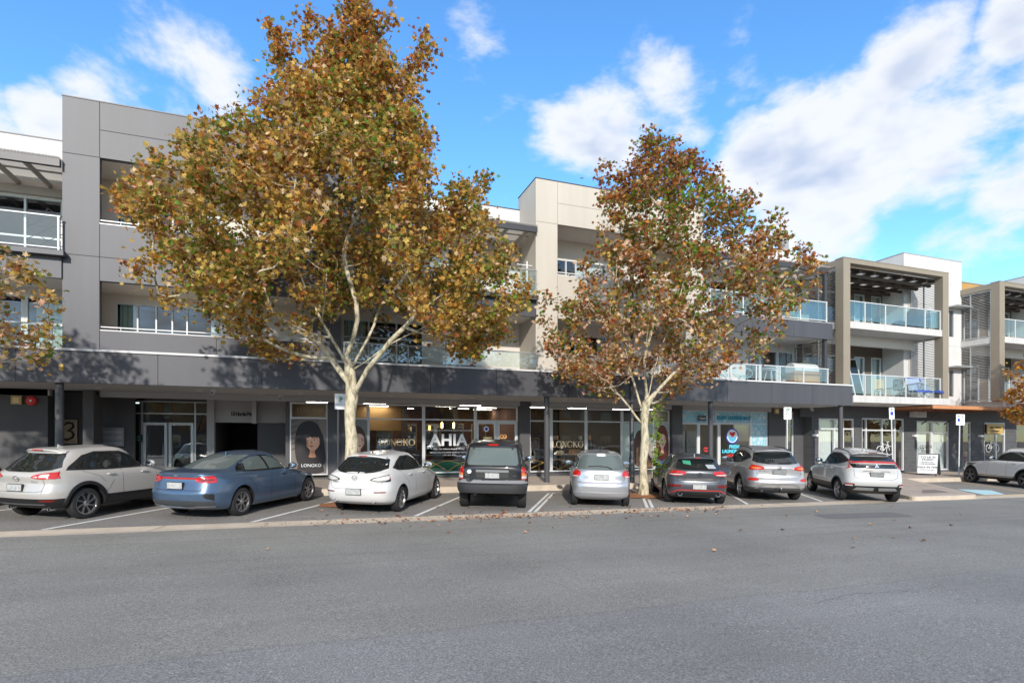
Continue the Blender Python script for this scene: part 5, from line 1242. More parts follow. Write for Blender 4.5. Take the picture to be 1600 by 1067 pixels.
# ---- interiors seen through the glass
def room(x0, x1, floor, wall, ceil, depth=27.0):
    i = MB(); i.box(x0, x1, 21.37, depth, .0, .06, floor).box(x0, x1, depth - .1, depth, .06, 3.0, wall).box(x0, x0 + .06, 21.37, depth - .1, .06, 3.0, wall).box(x1 - .06, x1, 21.37, depth - .1, .06, 3.0, wall).box(x0, x1, 21.3, depth, 3.0, 3.05, ceil); return i.build('interior', B)
room(-.8, 1.25, M_path, mat('salon_wall_dark', (.10, .07, .05), .8), M_sof, 23.2)
room(1.27, 8.2, mat('timber_floor', (.22, .12, .06), .5), mat('salon_wall_brown', (.17, .08, .05), .8), mat('ceiling_grey', (.22, .22, .21), .8))
room(8.2, 15.3, mat('timber_floor', (.22, .12, .06), .5), mat('boutique_wall', (.24, .20, .16), .8), mat('ceiling_grey', (.22, .22, .21), .8), 25.5)
room(15.85, 20.95, mat('tile_floor', (.3, .3, .3), .4), mat('laundry_wall', (.30, .27, .22), .8), mat('ceiling_grey', (.22, .22, .21), .8), 24.6)
LAMP = mat('light_panel', (1.0, .93, .80), .5, emit=11.0)
for (x, y) in [(2.3, 22.6), (2.6, 24.0), (4.5, 22.8), (5.4, 23.4), (6.2, 22.3), (6.3, 24.6), (7.3, 23.6), (7.6, 25.2), (3.9, 25.4), (9.2, 22.5), (9.0, 23.6), (11.3, 22.6), (13.6, 22.6), (15.0, 22.4), (17.2, 23.0), (19.2, 23.0), (0.2, 22.4)]:
    mb = MB(); mb.box(x - .45, x + .45, y - .08, y + .08, 2.93, 2.97, M_fr); mb.box(x - .44, x + .44, y - .07, y + .07, 2.925, 2.93, LAMP)
    o = mb.build('ceiling_light'); tag(o, None, 'ceiling light', 'ceiling lights inside the shops'); o['label'] = 'bright strip light on a shop ceiling behind the glass'
WARM = mat('pendant_glow', (1.0, .55, .18), .5, emit=7)
for i_, x in enumerate((5.05, 5.55)):
    mb = MB(); mb.tube([(x, 22.6, 2.95), (x, 22.6, 2.2)], .008, M_dk, 5).lathe([(.03, 1.98), (.04, 2.0), (.04, 2.2), (.02, 2.22)], WARM, 10, (x, 22.6, 0))
    tag(mb.build('pendant_lamp'), 'small glowing amber pendant lamp hanging above the white window lettering', 'lamp', 'amber pendant lamps')
# green counter, bench, rack
mb = MB(); mb.box(4.15, 5.9, 22.0, 22.5, .06, .62, mat('green_counter', (.01, .14, .085), .4)).box(4.1, 5.95, 21.95, 22.55, .62, .66, M_dk); tag(mb.build('counter'), 'low deep green counter behind the middle shop window', 'counter')
M_gold = mat('gold_bar', (.62, .42, .13), .4, .3)
def arcs(x0, x1, y, n):
    r = MB(); w = (x1 - x0) / n
    for i in range(-1, n):
        a = x0 + i * w; pts = []
        for k in range(13):
            t = k / 12; xx = a + t * 2 * w
            if x0 <= xx <= x1: pts.append((xx, y, .24 + .42 * sin(pi * t)))
        if len(pts) > 2: r.tube(pts, .016, M_gold, 6)
    r.tube([(x0, y, .20), (x0, y, .66)], .03, M_gold, 6); return r
tag(arcs(4.1, 6.0, 21.55, 2).build('arched_screen', smooth=True), 'low screen of crossing gold arches inside the window with white lettering', 'screen')
tag(arcs(8.5, 12.7, 21.55, 3).build('arched_screen', smooth=True), 'long low screen of crossing gold arches in the clothes shop window', 'screen')
t = thing('clothes_rack', 'clothes rack with a long pale coat behind the shop window beside the round column', 'clothes rack', (8.95, 22.3, .06))
mb = MB(); mb.tube([(-.35, 0, 0), (-.35, 0, 1.5), (.35, 0, 1.5), (.35, 0, 0)], .014, M_gold, 6); mb.build('frame', t)
mb = MB()
for sgx in (-.12, .16):
    mb.prism([(sgx - .10, 1.38), (sgx - .02, 1.44), (sgx + .02, 1.44), (sgx + .12, 1.36), (sgx + .22, .75), (sgx + .14, .72), (sgx + .15, .45), (sgx - .12, .42), (sgx - .13, .72), (sgx - .2, .76)], -.05, .05, mat('coat_cream', (.50, .45, .36), .9) if sgx < 0 else mat('coat_grey', (.22, .2, .18), .9))
mb.build('coat', t)
def shelf(x, y, lab):
    t = thing('shelving_unit', lab, 'shelving', (x, y, .06)); mb = MB()
    for a in (-.35, .35):
        for b in (-.15, .15): mb.box(a - .012, a + .012, b - .012, b + .012, 0, 1.45, M_dk)
    for z in (.3, .7, 1.1, 1.43): mb.box(-.34, .34, -.14, .14, z, z + .02, M_dk)
    mb.build('frame', t); r_ = random.Random(int(x * 10)); mb = MB()
    for z in (.32, .72, 1.12, 1.45):
        xx = -.3
        while xx < .25:
            w_ = r_.uniform(.07, .16); h_ = r_.uniform(.08, .25); mb.box(xx, xx + w_, -.1, .08, z, z + h_, r_.choice([mat('goods_tan', (.42, .24, .12), .7), mat('goods_cream', (.5, .45, .38), .7), mat('goods_dark', (.04, .04, .045), .6), mat('goods_grey', (.25, .26, .27), .6)])); xx += w_ + r_.uniform(.02, .1)
    mb.build('goods', t, )
shelf(10.7, 23.4, 'dark frame shelves seen behind the gold lettering of the clothes shop'); shelf(12.3, 23.8, 'dark frame shelves of goods right of the gold lettering in the clothes shop')
t = thing('display_table', 'display table stacked with boxes in the clothes shop window', 'table', (10.6, 22.2, .06)); mb = MB(); mb.box(-.7, .7, -.3, .3, .78, .82, mat('table_wood', (.35, .2, .1), .5))
for a in (-.62, .62):
    for b in (-.24, .24): mb.box(a - .02, a + .02, b - .02, b + .02, 0, .78, M_dk)
mb.build('table_top', t); mb = MB(); mb.box(.15, .6, -.15, .12, .82, 1.02, mat('carton', (.50, .29, .15), .8)).box(-.5, -.2, -.1, .1, .82, .96, mat('carton_pale', (.55, .45, .3), .8)); mb.build('box', t)
# salon fittings on the back wall
for i, x in enumerate((1.9, 3.0, 4.1, 5.2, 6.3, 7.4)):
    t = thing('styling_station', 'tall framed salon mirror with a black chair at the back of the salon', 'mirror', (x, 25.2, .06), 0, 'styling stations in the salon'); q = MB(); q.box(-.36, .36, -.04, .04, .7, 2.2, mat('mirror_frame', (.35, .24, .12), .5)); q.build('frame', t); q = MB(); q.box(-.31, .31, -.05, -.042, .75, 2.15, mat('mirror_silver', (.5, .52, .52), .05, 1.0)); q.build('mirror', t)
    q = MB(); q.box(-.25, .25, -1.1, -.65, .48, .58, M_dk).box(-.25, .25, -1.18, -1.1, .5, 1.0, M_dk); q.cyl(0, -.88, .02, .48, .03, M_alu, 8); q.cyl(0, -.88, 0, .03, .24, M_dk, 18); q.build('chair', t)
q = MB(); q.box(1.4, 3.6, 24.2, 24.3, 1.9, 2.98, mat('salon_ochre', (.42, .24, .09), .8)).box(3.6, 3.75, 23.4, 24.3, .06, 2.98, mat('salon_dark', (.05, .035, .03), .8)).box(5.9, 6.1, 24.0, 26.8, .06, 2.98, mat('salon_dark', (.05, .035, .03), .8)); q.build('partition', B)
q = MB(); q.box(9.6, 11.6, 25.2, 25.35, .06, 2.98, mat('salon_dark', (.05, .035, .03), .8)); q.build('partition', B)
# laundry machines
for i in range(3):
    t = thing('washing_machine', 'stacked white front loading washing machine inside the laundromat', 'washing machine', (16.6 + i * .8 + (.4 if i else 0), 24.2, .06), 0, 'washing machines in the laundromat'); mb = MB(); mb.box(-.34, .34, -.33, .33, 0, 1.05, M_alu).box(-.34, .34, -.33, .33, 1.07, 1.9, M_alu); mb.build('cabinet', t)
    for zz in (.5, 1.5):
        q = MB(); q.lathe([(.24, -.36), (.24, -.33), (.17, -.33)], M_alu, 20, (0, 0, zz), 'y'); q.lathe([(.17, -.35), (.01, -.35)], CGLASS, 20, (0, 0, zz), 'y'); q.build('door', t)

# ------------------------------------------------------------------ right-hand block with framed balconies
R = thing('apartment_building', 'taupe framed apartment block with deep glass balconies above dark blockwork, at the right', 'building', (0, 0, 0))
def framed(x0, first=False):
    x1 = x0 + 7.05; ya, yb = 18.3, 21.3; fr = MB()
    fr.box(x0, x0 + .42, ya, ya + .4, 3.995 if first else 3.53, 9.71, M_brn).box(x1 - .42, x1 - .002, ya, ya + .4, 3.53, 9.71, M_brn).box(x0 + .42, x1 - .42, ya, ya + .4, 9.50, 9.708, M_brn)
    fr.box(x0, x0 + .2, ya + .4, yb, 9.40, 9.70, M_brn).box(x1 - .2, x1, ya + .4, yb, 9.40, 9.70, M_brn).box(x0, x1, yb, yb + .2, 9.40, 9.70, M_brn)
    fr.box(x0 - .015, x1 + .015, ya - .015, ya + .42, 9.71, 9.735, M_brn); fr.build('taupe_frame', R)
    s = MB()
    s.box(x0 + .42, x1 - .42, ya + .03, yb, 6.57, 6.88, M_slab).box(x0 + .03, x0 + .42, ya + .42, yb, 6.57, 6.88, M_slab).box(x1 - .42, x1 - .03, ya + .42, yb, 6.57, 6.88, M_slab)
    s.box(23.03 if first else x0 + .3, x1 + .18, ya - .03, 20.4, 3.21, 3.528, M_slab); s.box(x0 + .3, x1 - .5, 19.6, 19.8, 6.1, 6.568, M_in); s.build('balcony_slab', R)
    w = MB(); wl = [(x0 + 4.45, x0 + 5.2), (x0 + 5.7, x0 + 6.45), (x0 + 1.0, x0 + 3.6)]
    wall_holes(w, x0, x1, 3.53, 9.45, yb, yb + .15, [(a, b, z, z + 2.3) for a, b in wl for z in (3.6, 6.92)], M_brd)
    w.box(x1 - .2, x1 - .05, 20.1, yb, 3.53, 6.57, M_in).box(x1 - .2, x1 - .05, 20.1, yb, 6.88, 9.4, M_in); w.build('balcony_wall', R)
    for a, b in wl:
        for z in (3.6, 6.92): window(R, a, b, yb + .02, z, z + 2.3, [(a + b) / 2] if b - a > 1 else [], [], M_fr, .06, G_pane, [(a + .1, b - .1, M_cur)] if b - a < 1 else ())
    for z0, z1 in ((3.56, 6.55), (6.92, 9.38)):
        louvre(R, x0 + .10, 18.72, 20.6, z0, z1, M_alu, (19.7,)); louvre(R, x1 - .12, 18.72, 20.08, z0, z1, M_alu, (19.4,))
    ps = [x0 + .44, x0 + 1.48, x0 + 2.81, x0 + 4.18, x0 + 5.51, x1 - .45]
    balustrade(R, x0 + .42, x1 - .42, ya + .12, 6.88, 7.84, ps, M_fr, G_teal, False); balustrade(R, x0 + .42, x1 - .42, ya + .12, 3.53, 4.52, ps, M_fr, G_bal, False)
    p = MB(); mbr = mat('batten_brown', (.075, .055, .04), .6)
    x = x0 + .7
    while x < x1 - .3: p.box(x - .06, x + .06, ya + .4, yb, 9.30, 9.44, mbr); x += .9
    y = ya + .75
    while y < yb: p.box(x0 + .2, x1 - .2, y - .05, y + .05, 9.18, 9.298, mbr); y += .62
    p.build('pergola', R); c = MB(); c.box(x0 + .2, x1 - .2, ya + .4, yb, 9.46, 9.49, M_poly)
    c.box(x0 + .21, x1 - .21, ya + 1.35, ya + 2.0, 9.445, 9.458, mbr).box(x0 + .21, x1 - .21, ya + .41, ya + .8, 9.445, 9.458, mbr).box(x0 + .21, x1 - .21, yb - .5, yb - .01, 9.445, 9.458, mbr)
    c.build('roof', R)
    return x1
framed(22.46, True); framed(33.43); framed(44.4)
for a, b in ((22.36, 28.9), (33.75, 40.2), (44.7, 50)):
    mb = MB(); mb.box(a, b, 21.52, 21.7, 9.3, 10.75, M_och).box(a, b, 21.49, 21.72, 10.75, 10.79, M_brn); mb.build('ochre_parapet', R)
def wtower(x0, x1, y):
    t = MB(); wall_holes(t, x0, x1, 3.2, 11.25, y, y + .2, [(x1 - 1.02, x1 - .65, z, z + 1.45) for z in (3.85, 7.1)], M_wh); t.box(x0, x0 + .2, y + .2, 26, 3.2, 11.24, M_wh).box(x1 - .2, x1, y + .2, 26, 3.2, 11.24, M_wh).box(x0 + .2, x1 - .2, 25.8, 26, 3.2, 11.23, M_wh)
    t.box(x0 - .02, x1 + .02, y - .02, 26.02, 11.25, 11.28, M_sof); t.box(x0 + .2, x1 - .2, y + 1, y + 1.1, 3.2, 11, M_int)
    joints(t, [(x0 + (x1 - x0) * k / 5, 9.7, 11.24) for k in range(1, 5)], [(z, x0, x1) for z in (6.6, 8.7, 9.95)], y, mat('joint_grey', (.4, .4, .39), .9)); t.build('white_tower', R)
    for z in (3.85, 7.1):
        window(R, x1 - 1.02, x1 - .65, y + .05, z, z + 1.45, [], [], M_alu, .03)
        a = MB(); a.box(x1 - 1.25, x1 + .05, y - .55, y, z + 1.55, z + 1.62, M_alu); a.build('window_hood', R)
wtower(29.0, 33.55, 20.15); wtower(40.0, 44.5, 20.15)
# ground floor of that block
w = MB(); GY = 20.5
doors = [(23.5, 25.9, -.1, 2.57), (26.45, 29.55, -.12, 2.62), (30.5, 33.1, -.15, 2.52), (34.25, 34.95, -.1, 2.5), (36.1, 38.0, -.2, 2.5), (39.0, 41.5, .7, 2.55), (43, 46, -.2, 2.5)]
wall_holes(w, 23.1, 62, -.8, 3.2, GY, GY + .2, doors, M_blk); w.box(23.05, 23.1, GY, 27.5, -.5, 3.2, M_blk); w.box(23.1, 62, 24.5, 24.7, -.8, 3.2, M_int).box(23.1, 62, GY + .2, 24.5, 3.1, 3.2, M_int); w.box(22.3, 62, GY - .004, GY, 2.62, 3.2, M_wall)
w.build('blockwork_wall', R)
w = MB(); w.box(22.3, 62, 20.4, 27, 3.22, 3.5, M_slab).box(22.3, 62, 27, 27.2, -.5, 9.5, M_wh); w.box(22.3, 62, 24, 24.2, 3.5, 9.4, M_int).box(22.5, 62, 21.6, 27, 9.40, 9.45, M_slab); w.build('rear_shell', R)
M_warm = mat('interior_warm', (.20, .11, .08), .8)
window(R, 23.5, 25.9, GY + .05, -.1, 2.57, [24.6, 25.2], [2.05], M_fr, .07, G_shop, [(23.6, 24.55, M_cur), (24.65, 25.15, M_cur)])
window(R, 26.45, 29.55, GY + .05, -.12, 2.62, [26.8, 27.95, 28.9], [2.0], M_fr, .07, G_shop, [(28.95, 29.15, M_cur)])
window(R, 30.5, 33.1, GY + .05, -.15, 2.52, [31.7, 31.78], [1.92], M_fr, .07, G_shop, [(30.6, 31.55, M_cur), (31.85, 33.0, M_cur)])
window(R, 34.25, 34.95, GY + .05, -.1, 2.5, [], [1.8], M_fr, .06, G_shop, [(34.3, 34.6, M_curg)])
window(R, 36.1, 38.0, GY + .05, -.2, 2.5, [37.2], [1.85], M_fr, .08, G_shop); window(R, 39.0, 41.5, GY + .05, .7, 2.55, [], [], M_fr, .06, G_shop)
window(R, 43, 46, GY + .05, -.2, 2.5, [44, 45], [], M_fr, .06, G_shop)
c = MB(); c.box(26.6, 38.2, 22.6, 22.7, -.3, 2.6, M_warm); c.build('interior', R)
mb = MB(); mb.prism([(28.3, 3.02), (28.3, 3.19), (34.0, 3.19), (34.0, 3.02)], 18.25, 18.3, M_tim); mb.box(28.35, 34.0, 18.3, 20.45, 3.05, 3.17, M_tim)
for i in range(12): mb.box(28.4 + i * .48, 28.44 + i * .48, 18.31, 20.44, 3.0, 3.05, mat('timber_dark', (.22, .1, .05), .6))
for x in (30.8, 32.6): mb.tube([(x, 20.45, 2.35), (x, 19.4, 3.02)], .03, M_dk, 6)
tag(mb.build('timber_awning'), 'orange timber slatted awning over the curtained studio door', 'awning')
# ------------------------------------------------------------------ trees
def bark_mat():
    m = bpy.data.materials.new('plane_tree_bark'); m.use_nodes = True; t = m.node_tree; b = t.nodes['Principled BSDF']; b.inputs['Roughness'].default_value = .8; MATS['bark'] = m
    tcn = t.nodes.new('ShaderNodeTexCoord'); mp = t.nodes.new('ShaderNodeMapping'); mp.inputs['Scale'].default_value = (1, 1, .45); t.links.new(tcn.outputs['Object'], mp.inputs[0])
    n = t.nodes.new('ShaderNodeTexNoise'); n.inputs['Scale'].default_value = 8; n.inputs['Detail'].default_value = 3; n.inputs['Distortion'].default_value = .6; t.links.new(mp.outputs[0], n.inputs[0])
    r = t.nodes.new('ShaderNodeValToRGB'); r.color_ramp.interpolation = 'EASE'
    cr = r.color_ramp; cr.elements[0].position = .32; cr.elements[0].color = (.20, .15, .09, 1); cr.elements[1].position = .42; cr.elements[1].color = (.36, .33, .22, 1)
    for p, c in ((.50, (.50, .44, .31)), (.60, (.60, .54, .40)), (.70, (.42, .33, .22))): e = cr.elements.new(p); e.color = (*c, 1)
    t.links.new(n.outputs['Fac'], r.inputs[0]); t.links.new(r.outputs[0], b.inputs['Base Color'])
    bp = t.nodes.new('ShaderNodeBump'); bp.inputs['Strength'].default_value = .35; bp.inputs['Distance'].default_value = .02; t.links.new(n.outputs['Fac'], bp.inputs['Height']); t.links.new(bp.outputs[0], b.inputs['Normal']); return m
M_bark = bark_mat()
def leaf_mat(name, col, tr=.35):
    m = bpy.data.materials.new(name); m.use_nodes = True; t = m.node_tree; t.nodes.clear()
    o = t.nodes.new('ShaderNodeOutputMaterial'); d = t.nodes.new('ShaderNodeBsdfPrincipled'); d.inputs['Roughness'].default_value = .55; d.inputs['Specular IOR Level'].default_value = .25
    tl = t.nodes.new('ShaderNodeBsdfTranslucent'); mx = t.nodes.new('ShaderNodeMixShader'); mx.inputs[0].default_value = tr + .12
    tcn = t.nodes.new('ShaderNodeTexCoord'); n = t.nodes.new('ShaderNodeTexNoise'); n.inputs['Scale'].default_value = 9; t.links.new(tcn.outputs['Object'], n.inputs[0])
    mr_ = t.nodes.new('ShaderNodeMapRange'); mr_.inputs[1].default_value = .3; mr_.inputs[2].default_value = .7; mr_.inputs[3].default_value = .65; mr_.inputs[4].default_value = 1.35; t.links.new(n.outputs['Fac'], mr_.inputs[0])
    vm = t.nodes.new('ShaderNodeVectorMath'); vm.operation = 'SCALE'; vm.inputs[0].default_value = col; t.links.new(mr_.outputs[0], vm.inputs['Scale'])
    t.links.new(vm.outputs[0], d.inputs['Base Color']); t.links.new(vm.outputs[0], tl.inputs[0])
    t.links.new(d.outputs[0], mx.inputs[1]); t.links.new(tl.outputs[0], mx.inputs[2]); t.links.new(mx.outputs[0], o.inputs[0]); return m
LEAVES = [leaf_mat('leaf_gold', (.54, .32, .07)), leaf_mat('leaf_ochre', (.60, .42, .11)), leaf_mat('leaf_olive', (.22, .21, .04)), leaf_mat('leaf_green', (.15, .27, .03)),
          leaf_mat('leaf_rust', (.38, .12, .035)), leaf_mat('leaf_tan', (.68, .50, .29), .25), leaf_mat('leaf_brown', (.24, .12, .05), .2), leaf_mat('leaf_pink_tan', (.58, .34, .23), .25), leaf_mat('leaf_orange', (.62, .28, .04))]

def tree(name, label, X_, Y_, z0, env, fork, r0, ntips, nleaf, lsize, weights, seed, depthk=.85, group='plane trees along the parking bays', topw=None, limbs=(), lean=(0, 0), spires=(), gap=0.0, loww=None, clear=None, limbk=.82):
    R_ = random.Random(seed); NR = np.random.RandomState(seed)
    t = thing(name, label, 'tree', (X_, Y_, z0), 0, group)
    rt = Vector((cos(YAW), -sin(YAW), 0)); dp = Vector((sin(YAW), cos(YAW), 0))   # the spread was measured across and along the view of the street
    zs = [e[0] for e in env]
    fl = pchip([(e[0], e[1]) for e in env]); fr_ = pchip([(e[0], e[2]) for e in env])
    # skeleton
    nodes = []; par = []
    def addn(p, q): nodes.append(Vector(p)); par.append(q); return len(nodes) - 1
    ztop = max(zs); last = addn((0, 0, -.1), -1); trunk_end = None
    n = int(fork / .35)
    for i in range(1, n + 1):
        f = i / n; last = addn((lean[0] * f + .03 * sin(i * 1.7), lean[1] * f, fork * f), last)
    base_fork = last
    # leader
    cx = (fl(ztop * .9) + fr_(ztop * .9)) / 2
    L = int((ztop * .93 - fork) / .45); p0 = nodes[base_fork].copy(); lead = base_fork
    for i in range(1, L + 1):
        f = i / L; z = fork + (ztop * .93 - fork) * f; off = rt * (cx * f ** 1.3) + Vector((.18 * sin(i * .9 + seed), .18 * cos(i * .7), 0)); lead = addn(p0 * (1 - f) + Vector((off.x, off.y, z)) * 1.0 - Vector((0, 0, p0.z * (1 - f))) , lead)
    # given main limbs: list of (start node z, [(right, depth, z)...])
    for zst, pts in limbs:
        k = min(range(len(nodes)), key=lambda i: abs(nodes[i].z - zst) + 10 * (i > lead)); prev = k
        P = [nodes[k]] + [rt * a + dp * b + Vector((0, 0, c)) for a, b, c in pts]
        for a, b in zip(P[:-1], P[1:]):
            m_ = max(1, int((b - a).length / .4))
            for j in range(1, m_ + 1): prev = addn(a.lerp(b, j / m_) + Vector((R_.uniform(-.03, .03), R_.uniform(-.03, .03), 0)), prev)
    tips = []; tries = 0
    zlo = min(zs)
    while len(tips) < ntips and tries < ntips * 90:
        tries += 1
        z = R_.uniform(zlo, ztop); l, r = fl(z), fr_(z); c = (l + r) / 2; hw = (r - l) / 2
        if R_.random() > min(1, hw / 2.2 + .15): continue
        a = R_.uniform(0, 2 * pi); q = R_.random() ** .42
        x = c + hw * q * cos(a); d = hw * depthk * q * sin(a)
        p = rt * x + dp * d + Vector((0, 0, z))
        if clear and z < clear[1] and abs(x - clear[2]) < clear[0] * (1 - .55 * max(0, (z - clear[1] + 1.2)) / 1.2): continue
        if any((p - o).length < .30 for o in tips): continue
        tips.append(p)
    for (x, z) in spires: tips.append(rt * x + Vector((0, 0, z)))
    fk = nodes[base_fork]; tips.sort(key=lambda p: (p - fk).length)
    chains = []
    for tp in tips:
        arr = np.array([tuple(v) for v in nodes]); d = arr - np.array(tuple(tp)); dist = np.sqrt((d ** 2).sum(1))
        below = arr[:, 2] - (tp.z - .25 * dist)   # prefer attachment points lower than the tip
        cost = dist + np.maximum(0, below) * 1.6; cost[:max(2, base_fork - 1)] += 50
        k = int(cost.argmin()); a = nodes[k]; m_ = max(2, int((tp - a).length / .3)); prev = k; ids = [k]
        perp = Vector((R_.uniform(-1, 1), R_.uniform(-1, 1), 0)) * .10 * (tp - a).length
        for j in range(1, m_ + 1):
            f = j / m_; q = a.lerp(tp, f) + perp * sin(pi * f) * .6 + Vector((0, 0, -.10 * (tp - a).length * sin(pi * f)))
            prev = addn(q, prev); ids.append(prev)
        chains.append(ids)
    N_ = len(nodes); wgt = [0.0] * N_; kids = [[] for _ in range(N_)]
    for i in range(N_ - 1, 0, -1): kids[par[i]].append(i)
    for i in range(N_ - 1, -1, -1):
        if not kids[i]: wgt[i] = .0065 ** 2.2
        wgt[i] = max(wgt[i], .0065 ** 2.2)
        if par[i] >= 0: wgt[par[i]] += wgt[i]
    rad = [w_ ** (1 / 2.2) for w_ in wgt]; k = r0 / rad[base_fork]; rad = [min(r0 * 1.15, .006 + (r - .0065) * k * limbk) if r > .0065 else .006 for r in rad]
    mb = MB(); done = [False] * N_
    for i in range(N_):
        if i and par[i] >= 0 and kids[par[i]] and max(kids[par[i]], key=lambda c_: rad[c_]) == i: continue
        ch = [par[i], i] if i and par[i] >= 0 else [i]
        j = i
        while kids[j]: j = max(kids[j], key=lambda c_: rad[c_]); ch.append(j)
        rr_ = [rad[c_] for c_ in ch]
        if i and par[i] >= 0: rr_[0] = min(rad[ch[0]], rad[ch[1]] * 1.25)
        if i == 0:
            for q, c_ in enumerate(ch):
                z = nodes[c_].z; rr_[q] = r0 * (1.0 + .55 * math.exp(-max(z, 0) / .25) + .10 * sin(z * 5)) if z <= fork else rr_[q]
        if len(ch) > 1: mb.tube([nodes[c_] for c_ in ch], rr_, M_bark, 12 if max(rr_) > .08 else (7 if max(rr_) > .03 else 4), cap=False)
    mb.build('trunk', t, smooth=True, ang=180, fixn=False)
    # leaves: real five-lobed blades scattered along the outer twigs
    base = np.array([(0, -.5, 0), (.22, -.28, .04), (.52, -.30, .13), (.34, .02, .06), (.50, .28, .13), (.2, .2, .02), (0, .58, -.02), (-.2, .2, .02), (-.50, .28, .13), (-.34, .02, .06), (-.52, -.30, .13), (-.22, -.28, .04), (0, 0, 0)])
    C = []; O = []
    for ids in chains:
        pts = [nodes[c_] for c_ in ids[1:]]; pts = pts[-6:]
        if R_.random() < gap: cnt = int(nleaf * .3)
        else: cnt = int(nleaf * R_.uniform(.6, 1.4))
        tp = pts[-1]; ax = (pts[-1] - pts[0]).normalized() if len(pts) > 1 else Vector((0, 0, 1))
        for j in range(cnt):
            f = R_.random() ** .8 * (len(pts) - 1); i0 = int(f); q = pts[i0].lerp(pts[min(i0 + 1, len(pts) - 1)], f - i0)
            s_ = .225 * (1 - .5 * f / max(1, len(pts) - 1))
            C.append(q + Vector((R_.gauss(0, s_), R_.gauss(0, s_), R_.gauss(0, s_ * .8))) + ax * R_.uniform(0, .22)); O.append((tp - Vector((0, 0, fork + 2))))
    C = np.array([tuple(c_) for c_ in C]); n = len(C)
    th = NR.uniform(0, 2 * pi, n); til = NR.normal(0, .75, n) + .5; rol = NR.normal(0, .6, n)
    sz = lsize * NR.uniform(.65, 1.25, n); curl = NR.uniform(-.5, 2.2, n)
    ca, sa = np.cos(th), np.sin(th); ct, st = np.cos(til), np.sin(til); cr, sr = np.cos(rol), np.sin(rol)
    V = np.repeat(base[None], n, 0) * sz[:, None, None]; V[:, :, 2] *= curl[:, None]
    x, y, z = V[..., 0].copy(), V[..., 1].copy(), V[..., 2].copy()
    x, z = x * cr[:, None] + z * sr[:, None], -x * sr[:, None] + z * cr[:, None]
    y, z = y * ct[:, None] - z * st[:, None], y * st[:, None] + z * ct[:, None]
    x, y = x * ca[:, None] - y * sa[:, None], x * sa[:, None] + y * ca[:, None]
    V = np.stack([x, y, z], -1) + C[:, None, :]
    T = np.array(LEAF_F); F = (T[None] + (np.arange(n) * 13)[:, None, None]).reshape(-1, 3)
    zf = (C[:, 2] - zlo) / (ztop - zlo)
    W_ = np.array(weights, float)[None].repeat(n, 0)
    if topw is not None:
        k2 = np.clip((zf - .62) / .3, 0, 1)[:, None]; W_ = W_ * (1 - k2) + np.array(topw, float)[None] * k2
    if loww is not None:
        k2 = np.clip((.42 - zf) / .22, 0, 1)[:, None]; W_ = W_ * (1 - k2) + np.array(loww, float)[None] * k2
    # each branch ripens on its own: clumps of one colour
    cl = np.sin(C[:, 0] * 1.9 + 1.3) + np.sin(C[:, 1] * 2.3) + np.sin(C[:, 2] * 2.1 + 2.0); W_[:, 3] *= np.clip(1 + cl * .9, .05, 4); W_[:, 2] *= np.clip(1 + cl * .4, .2, 3)
    W_ /= W_.sum(1, keepdims=True); cs = W_.cumsum(1); u = NR.uniform(0, 1, n)[:, None]; mi = (u > cs).sum(1).clip(0, len(weights) - 1)
    me = bpy.data.meshes.new('crown'); me.vertices.add(n * 13); me.vertices.foreach_set('co', V.reshape(-1).astype(np.float32))
    nf = len(F); me.loops.add(nf * 3); me.loops.foreach_set('vertex_index', F.reshape(-1).astype(np.int32)); me.polygons.add(nf)
    me.polygons.foreach_set('loop_start', np.arange(0, nf * 3, 3, dtype=np.int32)); me.polygons.foreach_set('loop_total', np.full(nf, 3, dtype=np.int32))
    for m in LEAVES: me.materials.append(m)
    me.polygons.foreach_set('material_index', np.repeat(mi, 12).astype(np.int32)); me.update(calc_edges=True)
    o = bpy.data.objects.new('crown', me); COL.objects.link(o); o.parent = t
    return t
#            gold ochre olive green rust tan brown pink orange
T1 = tree('plane_tree', 'tall full golden brown plane tree, the largest, rising behind the white hatchback', .95, 15.3, z_park(.95, 15.3),
    [(4.0, -2.6, 3.6), (4.6, -3.4, 4.5), (5.3, -4.9, 4.8), (6.3, -5.5, 4.6), (7.2, -5.5, 4.1), (8.0, -4.9, 3.4), (8.9, -3.9, 2.6), (9.8, -2.6, 2.25), (10.8, -1.7, 1.9), (11.7, -1.0, 1.2), (12.5, -.5, .8), (13.2, -.15, .35)],
    3.55, .155, 560, 104, .118, [25, 20, 24, 6, 7, 7, 11, 2, 5], 5, topw=[22, 7, 14, 2, 28, 2, 18, 0, 12],
    limbs=[(2.75, [(.55, -.4, 3.6), (1.9, -.9, 4.9), (3.2, -1.0, 5.8)]), (3.3, [(-.9, .2, 4.3), (-2.4, .5, 5.3), (-4.0, .6, 6.4)]), (3.5, [(-.6, -.5, 4.8), (-1.4, -1.0, 6.8)]), (3.5, [(.45, .6, 4.9), (1.1, 1.2, 7.0)]), (3.4, [(1.0, .5, 4.4), (2.6, 1.2, 5.4)])],
    clear=(2.3, 5.5, .2), limbk=.60, spires=[(-1.9, 12.3), (-1.85, 12.0), (-1.8, 11.5), (-2.4, 11.0), (-3.0, 10.6), (1.75, 11.7), (-4.5, 9.7), (-2.05, 12.6), (-2.0, 11.9), (-1.1, 12.9), (1.95, 12.4), (2.0, 12.0), (.3, 13.5), (.1, 13.2), (-3.9, 10.1), (-3.8, 9.7), (-5.4, 9.0), (-5.6, 8.5), (3.5, 8.6), (-1.2, 12.5), (1.0, 12.9), (-5.9, 8.0)])
